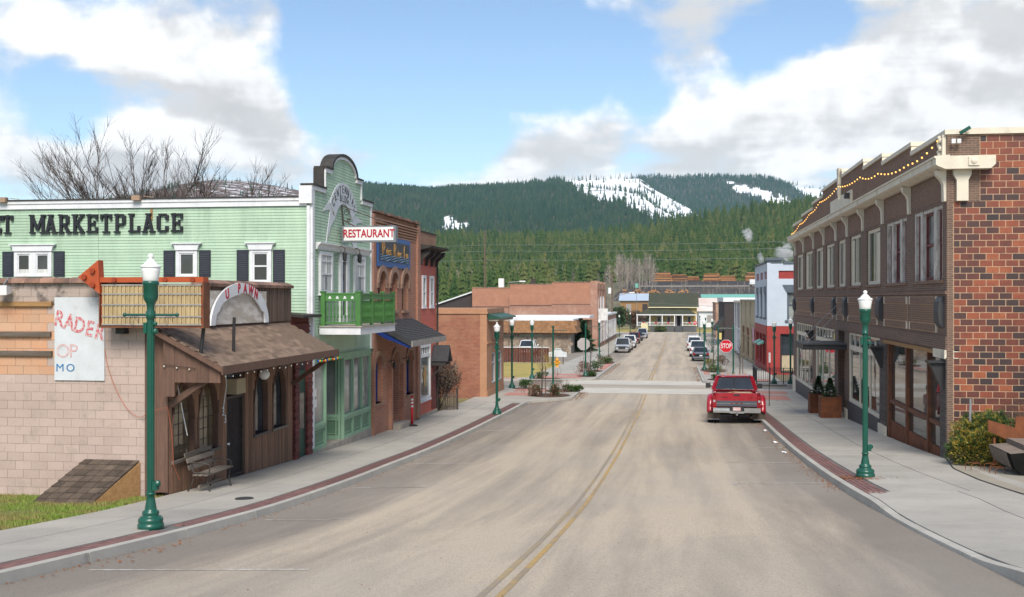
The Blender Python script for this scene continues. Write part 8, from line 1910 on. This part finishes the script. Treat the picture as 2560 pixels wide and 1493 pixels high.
MB().box(-.02, .02, 2.62, 2.70, 1.45, 1.9).build('slider_bar', 'dark_steel', tk)
for x in (-.4, .42): MB().box(x - .22, x + .22, 3.0, 3.12, 1.3, 1.62).build('headrest', 'dark_wall', tk)
b = MB(); b.smooth = True; loft(b, [(2.72, 1.90, 1.96, .70), (2.78, 1.88, 1.985, .76), (3.2, 1.90, 2.01, .77), (3.6, 1.90, 1.99, .76), (3.7, 1.90, 1.95, .70)], 6); b.build('roof', 'paint_red', tk)
for x in (-.5, -.25, 0, .25, .5): MB().box(x - .05, x + .05, 3.5, 3.62, 1.99, 2.035).build('cab_light', 'amber_lens', tk)
MB().box(-.88, .88, 2.58, 2.64, .62, 1.36).build('bed_front', 'paint_red', tk); MB().box(-.86, .86, .08, 2.6, .64, .70).build('bed_floor', 'dark_wall', tk)
b = MB(); b.box(-.98, -.30, -.22, -.02, .50, .70).box(.30, .98, -.22, -.02, .50, .70).box(-.30, .30, -.20, -.02, .47, .56); b.hexa([(-.98, -.24, .58), (-.28, -.24, .58), (-.28, -.20, .58), (-.98, -.20, .58)], [(-.98, -.235, .66), (-.34, -.235, .66), (-.34, -.20, .66), (-.98, -.20, .66)]); b.build('bumper', 'chrome', tk)
MB().box(-.28, .28, -.10, -.04, .56, .74).build('plate_recess', 'dark_steel', tk); MB().box(-.16, .16, -.115, -.10, .585, .72).build('number_plate', 'red_faint', tk); MB().box(-.04, .04, -.42, -.0, .40, .46).ball((0, -.40, .50), .04, 8, 5).build('hitch', 'galv', tk)
MB().tube([(-.9, .95, .39), (.9, .95, .39)], .07, 8).ball((0, .95, .39), .17, 10, 6).box(-.5, .5, .2, 2.5, .48, .6).build('axle', 'mud', tk); MB().tube([(.45, .1, .42), (.5, 1.2, .42)], .04, 8).build('exhaust', 'rust', tk)
place(tk, (2.52, 46.9, G(2.5, 47.5)), R(-1)); tk.rotation_euler = (math.atan((G(2.5, 52) - G(2.5, 47)) / 5), 0, R(-1))
cg = thing('cargo_box', 'flattened cardboard and wood lying in the bed of the red pickup', 'cargo', (2.6, 48.2, G(2.6, 48) + .7)); z = G(2.6, 48) + .66
MB().hexa([(2.45, 47.4, z + .60), (3.2, 47.5, z + .60), (3.2, 48.6, z + .55), (2.45, 48.5, z + .55)], [(2.45, 47.4, z + .64), (3.2, 47.5, z + .65), (3.2, 48.6, z + .6), (2.45, 48.5, z + .6)]).build('cardboard', 'cardboard', cg)
MB().box(1.75, 2.35, 47.6, 48.6, z, z + .58).build('crate', 'dark_wall', cg); MB().box(2.45, 3.1, 47.6, 48.5, z, z + .55).build('crate', 'old_wood', cg); MB().bar((2.2, 47.3, z + .66), (2.6, 48.4, z + .62), .09, .03).build('plank', 'raw_wood', cg)
# ================================================================ STEAM AND HAZE
def volume_mat(name, col, dens, noise=None, thr=(.5, .7)):
    m = bpy.data.materials.new(name); m.use_nodes = True; nt = m.node_tree; nt.nodes.clear(); N = nt.nodes.new; L = nt.links.new
    out = N('ShaderNodeOutputMaterial'); v = N('ShaderNodeVolumePrincipled'); v.inputs['Color'].default_value = (*col, 1); v.inputs['Density'].default_value = dens; L(v.outputs[0], out.inputs['Volume'])
    if noise:
        P = _pos(N, L); n = _range(N, L, _noise(N, L, P, noise, 5, .6, .6), thr[0], thr[1], 0, dens); L(n, v.inputs['Density'])
    MAT[name] = m; return m
def steam_mat():
    m = bpy.data.materials.new('steam'); m.use_nodes = True; nt = m.node_tree; nt.nodes.clear(); N = nt.nodes.new; L = nt.links.new
    out = N('ShaderNodeOutputMaterial'); v = N('ShaderNodeVolumePrincipled'); v.inputs['Color'].default_value = (1, 1, 1, 1); L(v.outputs[0], out.inputs['Volume'])
    tc = N('ShaderNodeTexCoord'); ln = N('ShaderNodeVectorMath'); ln.operation = 'LENGTH'; L(tc.outputs['Object'], ln.inputs[0])
    n = _noise(N, L, _pos(N, L), .22, 5, .62, 1.2)
    k = _math(N, L, 'SUBTRACT', _math(N, L, 'ADD', n, .02), _math(N, L, 'MULTIPLY', ln.outputs['Value'], .48)); L(_range(N, L, k, .20, .46, 0, .7), v.inputs['Density']); MAT['steam'] = m
steam_mat()
def plume(px, ypx, d, label, rx, rz, tilt=0):
    a, b_ = bearing(px); x, y = a * d, b_ * d; z = 5.5 + (745 - ypx) / 2720 * d; m = MB(); m.smooth = True; m.ball((0, 0, 0), 1, 16, 10)
    o = put('steam', m.mesh('steam', 'steam'), None, (x, y, z), (0, tilt, 0)); o.scale = (rx, rx * .8, rz); tag(o, label, 'steam', kind='stuff')
plume(1962, 630, 520, 'white steam rising behind the blue building', 6.5, 6.5, .4); plume(1902, 645, 530, 'small wisp of steam left of the blue building', 2.6, 4.2, -.3); plume(1872, 590, 540, 'thin high wisp of steam before the forest', 4.2, 7.0, -.6)
HAZE = 4.2e-5
volume_mat('haze', (.50, .76, 1.0), HAZE)
hz = MB().box(-5500, 6000, -400, 11200, -30, 830).build('haze', 'haze'); tag(hz, 'thin blue haze over the valley', 'haze', kind='stuff')

# brush between the house and the yard
P = []; s_ = []; rnd = random.Random(61)
for _ in range(700):
    x, y = rnd.uniform(-90, 45), rnd.uniform(268, 440)
    if (-18 < x < 4 and 330 < y < 352) or (5 < x < 31 and 286 < y < 352) or (-38 < x < -19 and 298 < y < 314): continue
    P.append((x, y, ground_z(x, y) - .1)); s_.append(rnd.uniform(1.5, 4.5) * (1.6 if x < -40 else 1))
scatter('brush', 'low bare brush on the bank behind the yellow house', P, s_, 'bare')['category'] = 'brush'
P = []; s_ = []
for _ in range(420):
    x, y = rnd.uniform(-260, -42), rnd.uniform(330, 640)
    P.append((x, y, ground_z(x, y) - .2)); s_.append(rnd.uniform(8, 18))
scatter('forest', 'nearer conifers at the foot of the slope left of the log yard', P, s_, 'near')

P = []; s_ = []; rnd = random.Random(63)
for _ in range(260):
    x, y = rnd.uniform(-34, 75), rnd.uniform(400, 545)
    if -24 < x < 7 and y < 462: continue
    P.append((x, y, ground_z(x, y) - .1)); s_.append(rnd.uniform(1.5, 5))
scatter('brush', 'scattered bare brush on the dark bank of the log yard', P, s_, 'bare')['category'] = 'brush'
P = []; s_ = []
for _ in range(60):
    a, b_ = bearing(rnd.uniform(1540, 1640)); d = rnd.uniform(520, 620); x, y = a * d, b_ * d
    P.append((x, y, ground_z(x, y) - .1)); s_.append(rnd.uniform(10, 17))
scatter('forest', 'cluster of pale bare trees left of the log piles', P, s_, 'bare')
